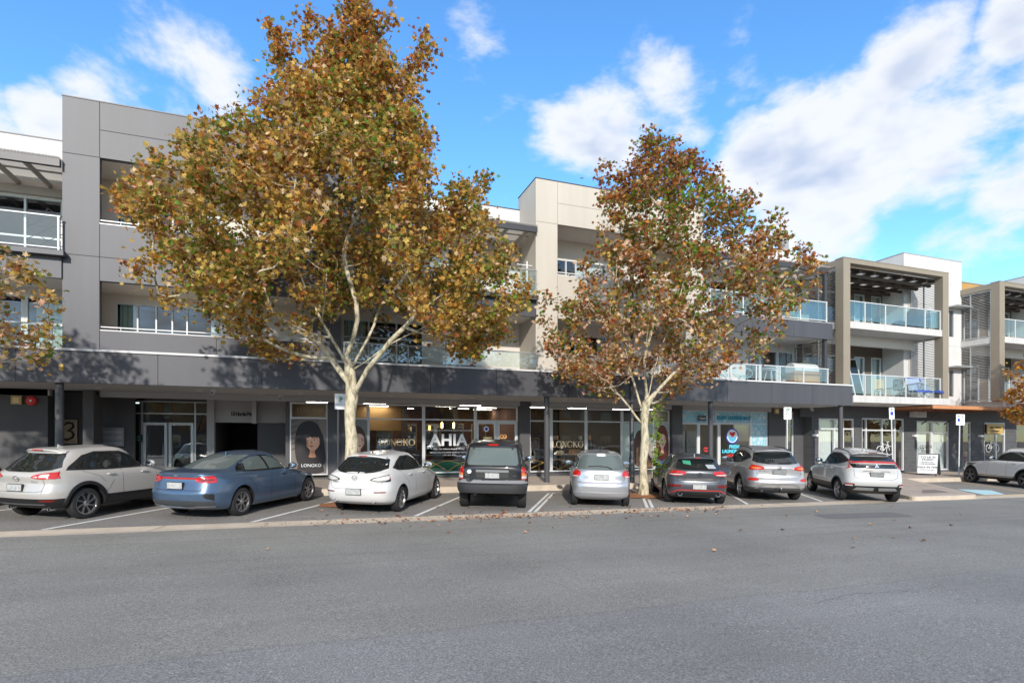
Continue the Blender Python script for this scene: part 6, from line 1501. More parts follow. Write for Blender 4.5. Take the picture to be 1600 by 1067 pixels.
T2 = tree('plane_tree', 'slimmer plane tree with thinning russet and green leaves between the silver and grey hatchbacks', 10.0, 15.3, z_park(10, 15.3),
    [(3.2, -1.4, .8), (3.9, -2.7, 2.4), (4.6, -3.1, 3.9), (5.4, -3.0, 4.6), (6.3, -2.5, 4.9), (7.1, -1.8, 5.0), (8.0, -1.7, 4.5), (8.9, -1.6, 3.6), (9.7, -1.2, 2.6), (10.4, -.8, 1.9), (11.1, -.2, 1.1), (11.5, 0, .5)],
    3.0, .13, 420, 66, .122, [8, 6, 19, 17, 24, 7, 18, 9, 4], 8, topw=[3, 1, 16, 12, 40, 1, 28, 0, 3], loww=[10, 8, 8, 7, 15, 18, 11, 22, 3], gap=.20, lean=(.1, 0),
    limbs=[(2.3, [(-.45, -.1, 2.9), (-1.1, -.2, 3.6), (-2.3, -.3, 4.4)]), (2.9, [(1.0, -.2, 4.0), (2.2, -.4, 4.9), (3.4, -.5, 5.8)]), (3.0, [(.5, .3, 4.4), (1.4, .8, 6.4)]), (2.8, [(-.4, .3, 4.2), (-.6, .6, 6.2)])],
    clear=(1.0, 4.3, .1), limbk=.70, spires=[(.2, 11.7), (.15, 11.4), (-1.2, 10.6), (-1.3, 10.1), (1.6, 10.9), (3.1, 9.6), (4.3, 9.0), (4.6, 8.4), (5.5, 7.5), (5.7, 7.1), (-3.1, 6.4), (-3.2, 5.9), (-1.9, 7.5), (2.3, 10.4), (-1.0, 9.6)])
T3 = tree('plane_tree', 'low plane tree cut by the left edge, only a few pale leafy branches reaching in', -8.15, 15.1, z_park(-7.9, 15.1),
    [(2.8, -1.6, 1.6), (3.4, -2.4, 2.5), (4.1, -2.5, 2.9), (4.7, -2.2, 2.9), (5.4, -1.7, 2.2), (6.1, -.8, 1.2), (6.5, -.2, .4)], 2.4, .09, 150, 46, .125, [14, 22, 16, 12, 4, 18, 3, 12, 2], 33, gap=.2)
T4 = tree('autumn_tree', 'small bright orange street tree cut off by the right edge', 33.6, 15.6, z_park(33, 15.6),
    [(2.6, -1.6, 1.6), (3.6, -2.6, 2.4), (4.8, -2.5, 2.4), (5.8, -1.8, 1.8), (6.8, -.9, .9), (7.2, -.2, .2)], 2.2, .09, 130, 80, .14, [14, 10, 3, 1, 22, 6, 6, 0, 40], 21, group='smaller street trees')
# street scene on the far side of the road, seen only in the shop windows
for i, (x, y, s_, rz) in enumerate([(-13, -27, .8, 1.0), (-2, -28, .85, 2.2), (9, -27, .75, 4.0), (20, -28, .85, .3), (31, -27, .8, 5.1)]):
    o = copy_tree(T1 if i % 2 else T2); o.location = (x, y, z_road(x, -13)); o.scale = (s_, s_, s_); o.rotation_euler = (0, 0, rz)
    tag(o, 'plane tree on the opposite side of the street, behind the viewer', 'tree', 'plane trees across the street')
F_ = thing('brick_building', 'long two storey brick building on the opposite side of the street, behind the viewer', 'building', (0, 0, 0))
mb = MB(); M_brick = mat('far_brick', (.16, .10, .075), .85, var=.15, vscale=3)
mb.box(-45, 70, -44, -36, -1.5, 7.2, M_brick).box(-45.3, 70.3, -44.3, -35.7, 7.2, 7.5, M_gd); mb.build('wall', F_)
x = -43
while x < 68:
    for z in (.6, 4.2): window(F_, x, x + 1.8, -35.98, z, z + 1.6, [x + .9], [], M_fr, .06, CGLASS, dy=-.06, depth=.10)
    x += 3.6
# ------------------------------------------------------------------ lettering, posters, signs, furniture
GOLD = mat('gold_letter', (.62, .44, .20), .4, .2)
WHT = mat('white_letter', (.82, .83, .84), .5)
def serif(s, h, m, depth=.004, spc=.10):
    """wide roman capitals with thick and thin strokes and small serifs (x, z plane)"""
    mb = MB(); x = 0; tk = h * .13; tn = h * .05
    def bar(x0, z0, x1, z1, w):
        a = Vector((x0, z0)); b = Vector((x1, z1)); d = (b - a).normalized(); n_ = Vector((-d.y, d.x)) * w / 2
        mb.prism([tuple(a + n_), tuple(a - n_), tuple(b - n_), tuple(b + n_)], -depth, depth, m)
    def srf(xc, z): bar(xc - h * .11, z, xc + h * .11, z, h * .035)
    def ring(xc, rw, a0=0, a1=2 * pi):
        n = 28; o = []; i_ = []
        for k in range(n + 1):
            a = a0 + (a1 - a0) * k / n; th = tn + (tk - tn) * abs(cos(a)) ** 1.5
            o.append((xc + rw * cos(a), h / 2 + h * .52 * sin(a))); i_.append((xc + (rw - th) * cos(a), h / 2 + (h * .52 - tn * 1.1) * sin(a)))
        for k in range(n): mb.prism([o[k], o[k + 1], i_[k + 1], i_[k]], -depth, depth, m)
    for ch in s:
        if ch == 'L': bar(x + h * .15, 0, x + h * .15, h, tk); srf(x + h * .15, h); bar(x, 0, x + h * .58, h * .02, h * .04); bar(x + h * .57, 0, x + h * .60, h * .22, h * .04); w = h * .62
        elif ch == 'O': ring(x + h * .48, h * .48); w = h * .96
        elif ch == 'N': bar(x + h * .12, 0, x + h * .12, h, tn); bar(x + h * .72, 0, x + h * .72, h, tn); bar(x + h * .12, h, x + h * .72, 0, tk); srf(x + h * .1, 0); srf(x + h * .06, h); srf(x + h * .74, h); w = h * .82
        elif ch == 'G': ring(x + h * .46, h * .46, .65, 2 * pi - .15); bar(x + h * .80, 0.05 * h, x + h * .80, h * .42, tk); srf(x + h * .8, h * .42); bar(x + h * .84, h * .72, x + h * .84, h * .95, tn); w = h * .94
        elif ch == 'K': bar(x + h * .14, 0, x + h * .14, h, tk); srf(x + h * .14, 0); srf(x + h * .14, h); bar(x + h * .18, h * .42, x + h * .66, h, tn); bar(x + h * .32, h * .55, x + h * .72, 0, tk); srf(x + h * .66, h); srf(x + h * .72, 0); w = h * .80
        elif ch == 'T': bar(x + h * .4, 0, x + h * .4, h, tk); bar(x, h, x + h * .8, h, tn); srf(x + h * .4, 0); bar(x, h, x, h * .8, tn); bar(x + h * .8, h, x + h * .8, h * .8, tn); w = h * .8
        else: w = h * .5
        x += w + h * spc
    W_ = x - h * spc
    return mb, W_
def serif_sign(txt, xc, y, z, h, m, label, name='shop_lettering', ry=0):
    mb, w_ = serif(txt, h, m); mb.move(Matrix.Translation((xc - w_ / 2, y, z))); return tag(mb.build(name), label, 'sign')
serif_sign('LONGKO', 3.0, 21.17, 1.28, .24, GOLD, 'gold serif lettering LONGKO on the salon window above the white hatchback')
serif_sign('LONGKO', 10.15, 21.17, 1.18, .26, mat('gold_pale', (.72, .58, .38), .4), 'pale gold serif lettering LONGKO on the clothes shop window right of the column')
serif_sign('LONGKO', -.12, 21.17, 2.50, .15, mat('gold_dim', (.24, .18, .10), .5), 'small dim gold lettering LONGKO above the dark haired portrait poster')
serif_sign('LONGKO', 14.87, 21.17, 2.48, .11, mat('gold_dim', (.24, .18, .10), .5), 'small dim lettering LONGKO above the red haired portrait poster')
t = thing('shop_lettering', 'big white lettering AHIA with small lines above and below on the salon window', 'sign', (0, 0, 0))
text_mb('AHIA', .62, WHT, bold=.02, spacing=1.05, M=Matrix.Translation((5.0, 21.17, 1.47))).build('large_letters', t)
for i, (z, s_, tx) in enumerate([(1.86, .075, 'WINNER 2022 AHIA HAIR BUSINESS OF THE YEAR 2023'), (1.14, .085, 'Hair, Hair Industry Awards Winner'), (1.0, .07, 'FINALIST 2022 AHIA STATE SALON OF THE YEAR'), (.90, .07, '2021, 2022, 2023')]): text_mb(tx, s_, WHT, M=Matrix.Translation((5.02, 21.17, z))).build('small_letters', t)
M90 = Matrix.Translation((7.22, 21.10, 1.42)) @ Matrix.Rotation(pi / 2, 4, 'Y')
tag(text_mb('820', .42, mat('orange_gold', (.72, .36, .13), .4), M=M90, bold=.004).build('door_number'), 'tall gold numbers running down the right hand salon door', 'sign')
t = thing('door_sticker', 'round blue and white sticker on the left hand salon door', 'sticker', (6.53, 21.13, 1.93)); q = MB(); q.lathe([(.11, 0), (.11, .004), (.01, .004)], WHT, 24, (0, 0, 0), 'y'); q.build('disc', t); q = MB(); q.lathe([(.065, -.004), (.065, 0), (.01, 0)], mat('blue_ink', (.03, .06, .40), .5), 20, (0, 0, 0), 'y'); q.build('dot', t)
mb = MB(); mb.box(6.4, 6.78, 21.14, 21.146, 1.42, 1.62, mat('notice_tan', (.20, .16, .08), .6)); 
for k in range(3): mb.box(6.44, 6.74, 21.136, 21.14, 1.46 + k * .05, 1.475 + k * .05, mat('notice_text', (.42, .36, .22), .6))
tag(mb.build('notice'), 'small tan opening hours notice on the left hand salon door', 'notice')
tag(text_mb('13 Hurtle Pde', .19, mat('ink_black', (.015, .015, .015), .6), bold=.006, spacing=.82, sx=.85, M=Matrix.Translation((X(378, 22.6), 22.585, Z(382, 647, 22.6)))).build('address_lettering'), 'black street address lettering on the grey band above the driveway', 'sign')
# number three board
yy = 21.88
t = thing('house_number_sign', 'gold board with a large brushed black number 3 behind the dark round column', 'sign', (X(108.5, yy), yy, Z(108, 674, yy)))
w_, h_ = X(121, yy) - X(96.5, yy), Z(108, 656, yy) - Z(108, 692.5, yy)
q = MB(); q.box(-w_ / 2, w_ / 2, -.02, .04, -h_ / 2, h_ / 2, mat('board_gold', (.42, .32, .20), .5)); q.box(-w_ / 2 + .03, w_ / 2 - .03, -.024, -.02, h_ / 2 - .07, h_ / 2 - .055, M_dk); q.box(-w_ / 2 + .03, w_ / 2 - .03, -.024, -.02, -h_ / 2 + .055, -h_ / 2 + .07, M_dk); q.build('board', t)
q = MB(); pts = [(-.14, .21), (-.04, .28), (.09, .26), (.12, .16), (.05, .07), (-.04, .03), (.08, .0), (.13, -.10), (.08, -.21), (-.05, -.27), (-.17, -.24)]
q.tube([(a_, -.03, b_ * 1.0) for a_, b_ in pts], [.022, .034, .036, .036, .03, .026, .034, .04, .038, .036, .03], mat('ink_black', (.015, .015, .015), .6), 6); q.build('number', t)
# portraits on the window posters
SK = mat('print_skin', (.66, .38, .26), .6); SKD = mat('print_skin_deep', (.45, .22, .13), .6); SKL = mat('print_skin_light', (.74, .50, .39), .6); INK = mat('print_ink', (.02, .015, .015), .6); LIP = mat('print_lip', (.30, .07, .06), .6)
def portrait(name, label, x0, x1, z0, z1, y, bg, hair, skin, skin2, fc, fs, turn, fringe, hairpoly, extra=None, lip=LIP, body=None):
    t = thing(name, label, 'poster', ((x0 + x1) / 2, y, z0)); W_ = x1 - x0; H_ = z1 - z0; Lx = lambda u: (u - .5) * W_; Lz = lambda v: v * H_
    q = MB(); q.box(-W_ / 2, W_ / 2, 0, .006, 0, H_, bg); q.build('sheet', t)
    q = MB(); lay = [0.0]
    def L(poly, m, rnd=0):
        lay[0] -= .0012; P_ = chaikin(poly, rnd) if rnd else poly; P_ = [(max(0.0, min(1.0, a_)), max(0.0, min(1.0, b_))) for a_, b_ in P_]
        q.prism([(Lx(a_), Lz(b_)) for a_, b_ in P_], lay[0] - .001, lay[0], m)
    if extra: extra(L)
    L(hairpoly, hair, 2)
    cx, cz = fc; sx_, sz_ = fs
    if body: L(body, INK, 1)
    L([(cx - sx_ * .38, cz - sz_ * .55), (cx + sx_ * .38, cz - sz_ * .6), (cx + sx_ * .30, cz - sz_ * 1.3), (cx + sx_ * .55, cz - sz_ * 1.75), (cx - sx_ * .6, cz - sz_ * 1.75), (cx - sx_ * .32, cz - sz_ * 1.3)], skin2, 1)
    face = []
    for k in range(28):
        a = 2 * pi * k / 28; r = 1.0; z = sin(a); xx = cos(a) * (1 - .28 * max(0, -z) ** 1.4); face.append((cx + sx_ * xx + .06 * sx_ * turn * z, cz + sz_ * z))
    L(face, skin)
    L([(cx + (-.2 + .62 * turn * 1) * sx_, cz + .5 * sz_), (cx + turn * sx_ * .86, cz + .4 * sz_), (cx + turn * sx_ * .9, cz - .1 * sz_), (cx + turn * sx_ * .55, cz - .72 * sz_), (cx + turn * sx_ * .45, cz - .2 * sz_)], skin2, 2)
    o_ = turn * .16 * sx_
    for sg in (-1, 1):
        ex = cx + o_ + sg * .42 * sx_
        L([(ex - .22 * sx_, cz + .16 * sz_), (ex, cz + .25 * sz_), (ex + .22 * sx_, cz + .16 * sz_), (ex, cz + .10 * sz_)], WHT, 1); L([(ex - .08 * sx_, cz + .22 * sz_), (ex + .08 * sx_, cz + .22 * sz_), (ex + .08 * sx_, cz + .12 * sz_), (ex - .08 * sx_, cz + .12 * sz_)], INK, 1)
        L([(ex - .25 * sx_, cz + .17 * sz_), (ex, cz + .27 * sz_), (ex + .26 * sx_, cz + .18 * sz_), (ex, cz + .235 * sz_)], INK)
        L([(ex - .28 * sx_, cz + .36 * sz_), (ex, cz + .46 * sz_), (ex + .28 * sx_, cz + .38 * sz_), (ex, cz + .41 * sz_)], hair)
    L([(cx + o_ - .05 * sx_, cz + .15 * sz_), (cx + o_ + .05 * sx_, cz + .15 * sz_), (cx + o_ + .17 * sx_, cz - .20 * sz_), (cx + o_, cz - .26 * sz_), (cx + o_ - .14 * sx_, cz - .2 * sz_)], skin2, 1)
    L([(cx + o_ - .28 * sx_, cz - .47 * sz_), (cx + o_ - .08 * sx_, cz - .40 * sz_), (cx + o_, cz - .42 * sz_), (cx + o_ + .09 * sx_, cz - .40 * sz_), (cx + o_ + .28 * sx_, cz - .47 * sz_), (cx + o_, cz - .60 * sz_)], lip, 1)
    for f_ in fringe: L(f_, hair, 1)
    q.build('portrait', t)
    return t
HB = mat('hair_black', (.012, .009, .010), .5); HBr = mat('hair_brown', (.075, .040, .028), .6); HR = mat('hair_red', (.16, .035, .022), .6); HBl = mat('hair_tan', (.30, .16, .08), .6)
def ex1(L):
    for k in range(6): L([(0, .95 - k * .1), (.2, .99 - k * .1), (.2, .975 - k * .1), (0, .93 - k * .1)], mat('print_shadow', (.07, .05, .045), .7))
    L([(.78, 1), (1, 1), (1, .35), (.84, .35)], mat('print_plaster', (.22, .19, .17), .7))
t = portrait('portrait_poster', 'poster of a woman with a black bob and fringe, left of the larger trunk', -.74, .46, .27, 2.24, 21.172, mat('print_wall', (.17, .15, .14), .7), HB, SK, SKD, (.60, .585), (.215, .165), -1,
    [[(.28, .80), (.42, .93), (.68, .92), (.86, .74), (.84, .66), (.78, .675), (.72, .66), (.66, .68), (.60, .655), (.54, .68), (.48, .66), (.40, .66)], [(.20, .85), (.40, .80), (.44, .62), (.42, .45), (.50, .30), (.44, .12), (.20, .1)], [(.80, .80), (.92, .70), (.96, .35), (.84, .25), (.80, .50)]],
    [(.12, .22), (.10, .65), (.20, .90), (.50, .99), (.80, .90), (.93, .55), (1.0, .22), (.84, .12), (.62, .20), (.40, .05)], ex1, body=[(.14, .0), (.2, .2), (.45, .30), (.66, .26), (.9, .16), (.95, .0)])
a = MB(); text_mb('LONGKO', .16, WHT, a, M=Matrix.Translation((.08, -.06, .30))); a.build('lettering', t)
portrait('portrait_poster', 'cropped poster of a woman with wavy brown hair just right of the larger tree trunk', 1.36, 1.90, .27, 2.24, 21.172, mat('print_grey', (.20, .21, .21), .7), HBr, SKL, SK, (.42, .585), (.40, .155), 1,
    [[(.0, .80), (.25, .86), (.62, .80), (.5, .75), (.2, .72), (.0, .68)], [(.74, .78), (.94, .62), (1.0, .40), (.86, .38), (.80, .55)]],
    [(.0, .15), (.0, .86), (.40, .90), (.80, .80), (1.0, .58), (1.0, .15)])
def ex2(L):
    L([(.55, .0), (1, 0), (1, .6), (.8, .5)], mat('print_warm', (.50, .42, .36), .7)); L([(.30, 0), (.28, .5), (.45, .85), (.70, .84), (.72, .5), (.85, .25), (1.0, .1), (1, 0)], HBr, 2)
    L([(.62, .0), (.66, .35), (.74, .28), (.95, .03), (.95, 0)], HBl, 1); L([(.40, .05), (.42, .45), (.48, .45), (.5, .05)], HBl, 1)
t = thing('portrait_poster', 'poster of long flowing brown hair on pale green, behind the slimmer tree trunk', 'poster', (13.63, 21.172, .27)); q = MB(); q.box(-.80, .80, 0, .006, 0, 1.97, mat('print_mint', (.42, .50, .46), .7)); q.build('sheet', t)
q = MB(); lay_ = [0.0]
def L_(poly, m, rnd=0):
    lay_[0] -= .0012; P_ = chaikin(poly, rnd) if rnd else poly; q.prism([((max(0, min(1, a_)) - .5) * 1.6, max(0, min(1, b_)) * 1.97) for a_, b_ in P_], lay_[0] - .001, lay_[0], m)
ex2(L_); q.build('portrait', t)
portrait('portrait_poster', 'poster of a woman with long centre parted red hair beside the laundromat pier', 14.50, 15.22, .27, 2.22, 21.172, mat('print_pale', (.42, .46, .44), .7), HR, SKL, SK, (.50, .60), (.27, .165), 1,
    [[(.20, .72), (.34, .88), (.50, .84), (.36, .74), (.26, .60)], [(.50, .84), (.68, .88), (.82, .70), (.76, .60), (.66, .74)]],
    [(.06, .15), (.04, .50), (.10, .80), (.30, .96), (.50, .98), (.72, .95), (.92, .78), (.98, .5), (.96, .15)], lambda L: L([(0, 0), (0, .22), (.3, .3), (.7, .3), (1, .22), (1, 0)], mat('print_denim', (.05, .13, .30), .7)))
# laundromat lettering and roundel
CY = mat('letter_cyan', (.10, .62, .80), .5); CYD = mat('letter_teal', (.02, .27, .42), .5); RD = mat('letter_red', (.60, .03, .03), .5)
t = thing('shop_lettering', 'teal lettering FRESH LAUNDROMAT across the bubble film above the laundromat window', 'sign', (0, 0, 0)); text_mb('FRESH  LAUNDROMAT', .23, CYD, M=Matrix.Translation((18.9, 21.16, 2.53)), bold=.012, sx=.86).build('letters', t)
t = thing('shop_lettering', 'bright cyan and red lettering low on the laundromat window under the roundel', 'sign', (0, 0, 0))
text_mb('FRESH', .22, CY, M=Matrix.Translation((18.9, 21.16, 1.17)), bold=.01).build('letters', t); text_mb('LAUNDROMAT', .22, CY, M=Matrix.Translation((18.95, 21.16, .95)), bold=.01).build('letters', t); text_mb('LAUNDRY', .17, RD, M=Matrix.Translation((18.85, 21.16, .75)), bold=.01).build('letters', t)
t = thing('laundry_roundel', 'round blue ringed emblem with a red shirt heart over water on the laundromat window', 'sign', (18.78, 21.16, 1.68))
def disc(r, y, m, name, par, z=0, half=False):
    q = MB(); q.prism([(r * cos(a), z + r * sin(a)) for a in ([pi + pi * k / 16 for k in range(17)] if half else [2 * pi * k / 36 for k in range(36)])], y - .002, y, m); return q.build(name, par)
disc(.37, 0, mat('blue_ink', (.03, .06, .40), .5), 'ring', t); disc(.31, -.004, WHT, 'disc', t); disc(.255, -.008, mat('letter_cyan2', (.10, .40, .60), .5), 'water', t, -.02, True)
q = MB(); q.prism(chaikin([(-.02, -.06), (-.14, .08), (-.18, .16), (-.10, .21), (-.02, .16), (.05, .21), (.17, .19), (.19, .12), (.12, .06), (.10, -.02)], 1), -.014, -.010, RD); q.build('shirt', t)
q = MB(); q.box(-.22, .22, -.01, .01, -.12, .12, M_dk); t = thing('small_sign', 'small black hanging sign with white letters above the laundromat door', 'sign', (17.0, 21.1, 2.5)); q.build('board', t); text_mb('Open', .15, WHT, M=Matrix.Translation((0, -.015, 0))).build('letters', t)
q = MB(); q.prism([(.15 * cos(a), .11 * sin(a)) for a in [2 * pi * k / 20 for k in range(20)]], -.004, 0, RD); q.box(-.17, .17, -.007, -.004, -.03, .03, mat('ink_black', (.015, .015, .015), .6)); o = q.build('door_sticker'); o.location = (17.25, 21.15, 1.05); tag(o, 'red oval sticker on the glass of the laundromat door', 'sticker')
# entrance extras: letterboxes, exit button sign, cameras, lamps
t = thing('letterbox_bank', 'bank of dark steel letterboxes on the wall beside the glass entrance', 'letterboxes', (X(172, 21.9), 21.86, 1.28)); q = MB(); q.box(-.42, .42, -.08, .14, 0, .62, mat('letterbox_steel', (.20, .20, .21), .4, .3)); q.build('cabinet', t)
for r in range(3):
    for c in range(6):
        q = MB(); q.box(-.38 + c * .13, -.27 + c * .13, -.09, -.08, .05 + r * .19, .20 + r * .19, mat('letterbox_door', (.26, .26, .27), .4, .3)); q.box(-.37 + c * .13, -.28 + c * .13, -.096, -.09, .16 + r * .19, .175 + r * .19, GAP); q.build('letterbox_door', t)
t = thing('exit_button_sign', 'small green sign on the post left of the glass entrance doors', 'sign', (X(218, 22.4), 22.38, 1.55)); q = MB(); q.box(-.09, .09, -.01, .01, -.12, .12, INK); q.build('plate', t); q = MB(); q.lathe([(.045, -.012), (.045, -.01), (.03, -.01), (.03, -.012)], mat('sign_green', (.02, .35, .18), .5), 16, (0, 0, .04), 'y', closed=True); q.box(-.04, .04, -.013, -.011, -.08, -.05, mat('sign_green', (.02, .35, .18), .5)); q.build('symbol', t)
def camera_dome(x, y, lab):
    t = thing('security_camera', lab, 'camera', (x, y, 3.05)); q = MB(); q.lathe([(.07, 0), (.07, -.05), (.05, -.07)], M_fr, 16); q.build('base', t, smooth=True, ang=40)
    q = MB(); q.tube([(0, 0, -.08), (-.02, -.10, -.13)], [.06, .055], M_fr, 14); q.tube([(-.021, -.105, -.133), (-.024, -.12, -.14)], .035, GLOSSBLK, 12); q.build('body', t, smooth=True, ang=40)
camera_dome(X(334, 18.9), 18.9, 'white dome camera under the canopy above the blue sedan'); camera_dome(X(439, 20.6), 20.6, 'white camera under the canopy left of the black haired poster'); camera_dome(X(1268, 20.3), 20.3, 'white camera under the canopy near its right end')
def wall_lamp(x, y, z, lab):
    t = thing('wall_light', lab, 'light', (x, y, z)); q = MB(); q.box(-.13, .13, -.10, .0, -.13, .13, mat('brass_box', (.42, .30, .14), .4, .4)); q.build('case', t); q = MB(); q.box(-.08, .08, -.108, -.10, -.08, .08, mat('lamp_glass_warm', (.72, .52, .28), .3)); q.build('lens', t)
wall_lamp(X(28, 21) , 20.99, Z(28, 625, 21), 'square brass wall light high on the dark wall left of the red bell'); wall_lamp(X(1209, 21.1) + .1, 21.09, Z(1209, 642, 21), 'square brass wall light right of the laundromat')
t = thing('fire_bell', 'round red fire bell on the dark wall at the left', 'bell', (X(50, 21), 20.99, Z(50, 626, 21))); q = MB(); q.lathe([(.14, 0), (.15, -.04), (.12, -.08), (.03, -.09)], RD, 24, (0, 0, 0), 'y'); q.build('gong', t, smooth=True, ang=40); q = MB(); q.lathe([(.035, -.09), (.03, -.10)], WHT, 12, (0, 0, 0), 'y'); q.build('cap', t)
for px, y, z, lab in ((1431, 20.4, 2.95, 'pale grey box shaped unit under the balcony right of the second signpost'),):
    q = MB(); q.box(-.38, .38, -.30, .08, -.25, .25, M_fr); q.box(-.34, .34, -.305, -.30, -.20, .20, M_alu); o = q.build('condenser_unit'); o.location = (X(px, y), y, z); tag(o, lab, 'air conditioner')
for px, lab in ((1428, 'small white wall light left of the curtained studio door'), (1272, 'small wall light left of the curtained doors near the canopy end'), (1531, 'small wall light right of the narrow window')):
    q = MB(); q.box(-.14, .14, -.12, 0, -.05, .06, WHT); q.box(-.12, .12, -.10, -.02, -.055, -.05, LAMP if False else M_alu); o = q.build('wall_light'); o.location = (X(px, 20.5), 20.49, 1.72); tag(o, lab, 'light')
# studio door lettering and hanging shop sign
t = thing('shop_lettering', 'small black STUDIO lettering on the curtained glass door behind the sandwich board', 'sign', (0, 0, 0)); text_mb('CO LK N', .26, INK, M=Matrix.Translation((31.15, 20.46, 1.12)), sx=.9).build('letters', t); text_mb('STUDIO', .2, INK, M=Matrix.Translation((31.15, 20.46, .88))).build('letters', t)
t = thing('shop_sign', 'yellow shop sign board above the door right of the narrow window', 'sign', (36.85, 20.42, 2.15)); q = MB(); q.box(-.72, .72, -.04, .0, -.30, .26, mat('sign_yellow', (.50, .34, .10), .5)); q.build('board', t); text_mb('FINE DINING', .17, INK, M=Matrix.Translation((0, -.045, .05))).build('letters', t); text_mb('RESTAURANT', .12, INK, M=Matrix.Translation((0, -.045, -.14))).build('letters', t)
# bicycle outlines on the glass
def bike_decal(x, y, z, s, lab):
    q = MB()
    for cx in (-.5, .5): q.tube([(cx * s + .32 * s * cos(a), 0, .32 * s + .32 * s * sin(a)) for a in [2 * pi * k / 20 for k in range(21)]], .022 * s, WHT, 5)
    for a, b in (((-.5, .32), (-.1, .32)), ((-.1, .32), (.32, .75)), ((-.2, .78), (-.1, .32)), ((-.5, .32), (-.2, .78)), ((-.2, .75), (.32, .75)), ((.5, .32), (.28, .92)), ((.28, .92), (.45, .95)), ((-.32, .84), (-.1, .84)), ((.28, .92), (.18, .97))): q.tube([(a[0] * s, 0, a[1] * s), (b[0] * s, 0, b[1] * s)], .02 * s, WHT, 5)
    o = q.build('bicycle_emblem'); o.location = (x, y, z); tag(o, lab, 'emblem')
bike_decal(28.0, 20.44, .72, .72, 'white bicycle emblem on the glass doors behind the white light bar SUV'); bike_decal(36.7, 20.44, .8, .7, 'white bicycle emblem on the door under the yellow shop sign')
# sandwich board
t = thing('sandwich_board', 'white A frame sandwich board standing on the footpath by the kerb', 'sign', (28.75, 18.75, z_foot(28.8, 18.7)), radians(-70))
q = MB(); q.obox((0, -.17, .56), (.42, 0, 0), (0, .010, .0), (0, .13, .50), M_dk); q.obox((0, .20, .56), (.42, 0, 0), (0, .010, 0), (0, -.13, .50), M_dk)
for sx_ in (-.36, .36):
    for sy_ in (-.31, .34): q.box(sx_ - .03, sx_ + .03, sy_ - .025, sy_ + .025, 0, .07, M_dk)
q.build('frame', t)
tl = Matrix.Translation((0, -.185, .56)) @ Matrix.Rotation(-atan2(.13, .50), 4, 'X')
q = MB(); q.box(-.40, .40, -.008, 0, -.48, .48, WHT); q.move(tl); q.build('panel', t)
q = MB()
for z, s_, tx in ((.34, .15, 'CO LK N'), (.21, .13, 'STUDIO'), (.08, .065, 'PILATES & YOGA'), (-.0, .055, 'CLASSES AND BEGINNERS'), (-.17, .13, 'WALK IN TIME'), (-.29, .05, 'book your next class online')): text_mb(tx, s_, INK, q, M=tl @ Matrix.Translation((0, -.012, z)))
q.build('lettering', t)
# parking signs
def psign(x, y, h, lab, lean=0.0, panels=1, w=.30, ht=.45, rows=()):
    z = z_foot(x, y) if y > 17.6 else z_park(x, y)
    t = thing('parking_sign', lab, 'sign', (x, y, z), radians(-14), 'kerbside parking signs'); t.rotation_euler = (0, lean, radians(-14))
    q = MB(); q.cyl(0, 0, -.05, h, .028, M_fr, 12); q.build('post', t, smooth=True)
    q = MB(); q.prism(rounded([(-w / 2, h - ht), (w / 2, h - ht), (w / 2, h + .03), (-w / 2, h + .03)], .03, 3), -.04, -.034, WHT); q.build('sign_plate', t)
    q = MB()
    for (cx, cz, bw, bh, m) in rows: q.box(cx - bw / 2, cx + bw / 2, -.044, -.041, h + cz - bh / 2, h + cz + bh / 2, m)
    q.build('symbol', t); return t, h
GR = mat('sign_text_green', (.05, .20, .12), .5); BL = mat('sign_blue', (.02, .06, .42), .5)
t, h = psign(18.7, 17.85, 3.0, 'white parking sign with green markings on a post behind the silver SUV', 0, rows=((-.30, 0, 0, 0, GR),), w=.34, ht=.48)
q = MB(); text_mb('2P', .17, GR, q, M=Matrix.Translation((0, -.046, h - .08)), bold=.004); text_mb('8-5', .12, GR, q, M=Matrix.Translation((0, -.046, h - .24))); text_mb('MON-FRI', .06, GR, q, M=Matrix.Translation((0, -.046, h - .36))); q.build('lettering', t)
t, h = psign(25.0, 17.85, 3.18, 'tall leaning parking sign with a blue square above the white light bar SUV', -.035, w=.26, ht=.50, rows=((-.22, 0, 0, 0, BL), ))
q = MB(); q.box(-.07, .07, -.046, -.043, h - .32, h - .16, BL); text_mb('P', .15, GR, q, M=Matrix.Translation((0, -.046, h - .07)), bold=.006); q.build('lettering', t)
t, h = psign(29.75, 18.0, 3.0, 'wide white parking sign with a blue symbol beside the sandwich board', .02, w=.46, ht=.50, rows=((-.2, 0, 0, 0, BL),))
q = MB(); q.box(-.15, -.03, -.046, -.043, h - .32, h - .18, BL); text_mb('P', .13, GR, q, M=Matrix.Translation((-.09, -.046, h - .08)), bold=.005); text_mb('2P', .12, GR, q, M=Matrix.Translation((.11, -.046, h - .10))); text_mb('9-5', .09, GR, q, M=Matrix.Translation((.11, -.046, h - .26))); q.build('lettering', t)
t = thing('parking_sign', 'white parking sign half hidden by the upper trunk of the larger plane tree', 'sign', (X(528, 18.0), 17.9, z_foot(1, 18)), 0, 'kerbside parking signs'); q = MB(); q.cyl(0, 0, -.05, 2.9, .03, M_dk, 12); q.build('post', t); q = MB(); q.box(-.10, .26, -.04, -.034, 2.42, 2.90, WHT); q.build('sign_plate', t); q = MB(); text_mb('P', .2, GR, q, M=Matrix.Translation((.08, -.046, 2.72)), bold=.006); q.build('lettering', t)
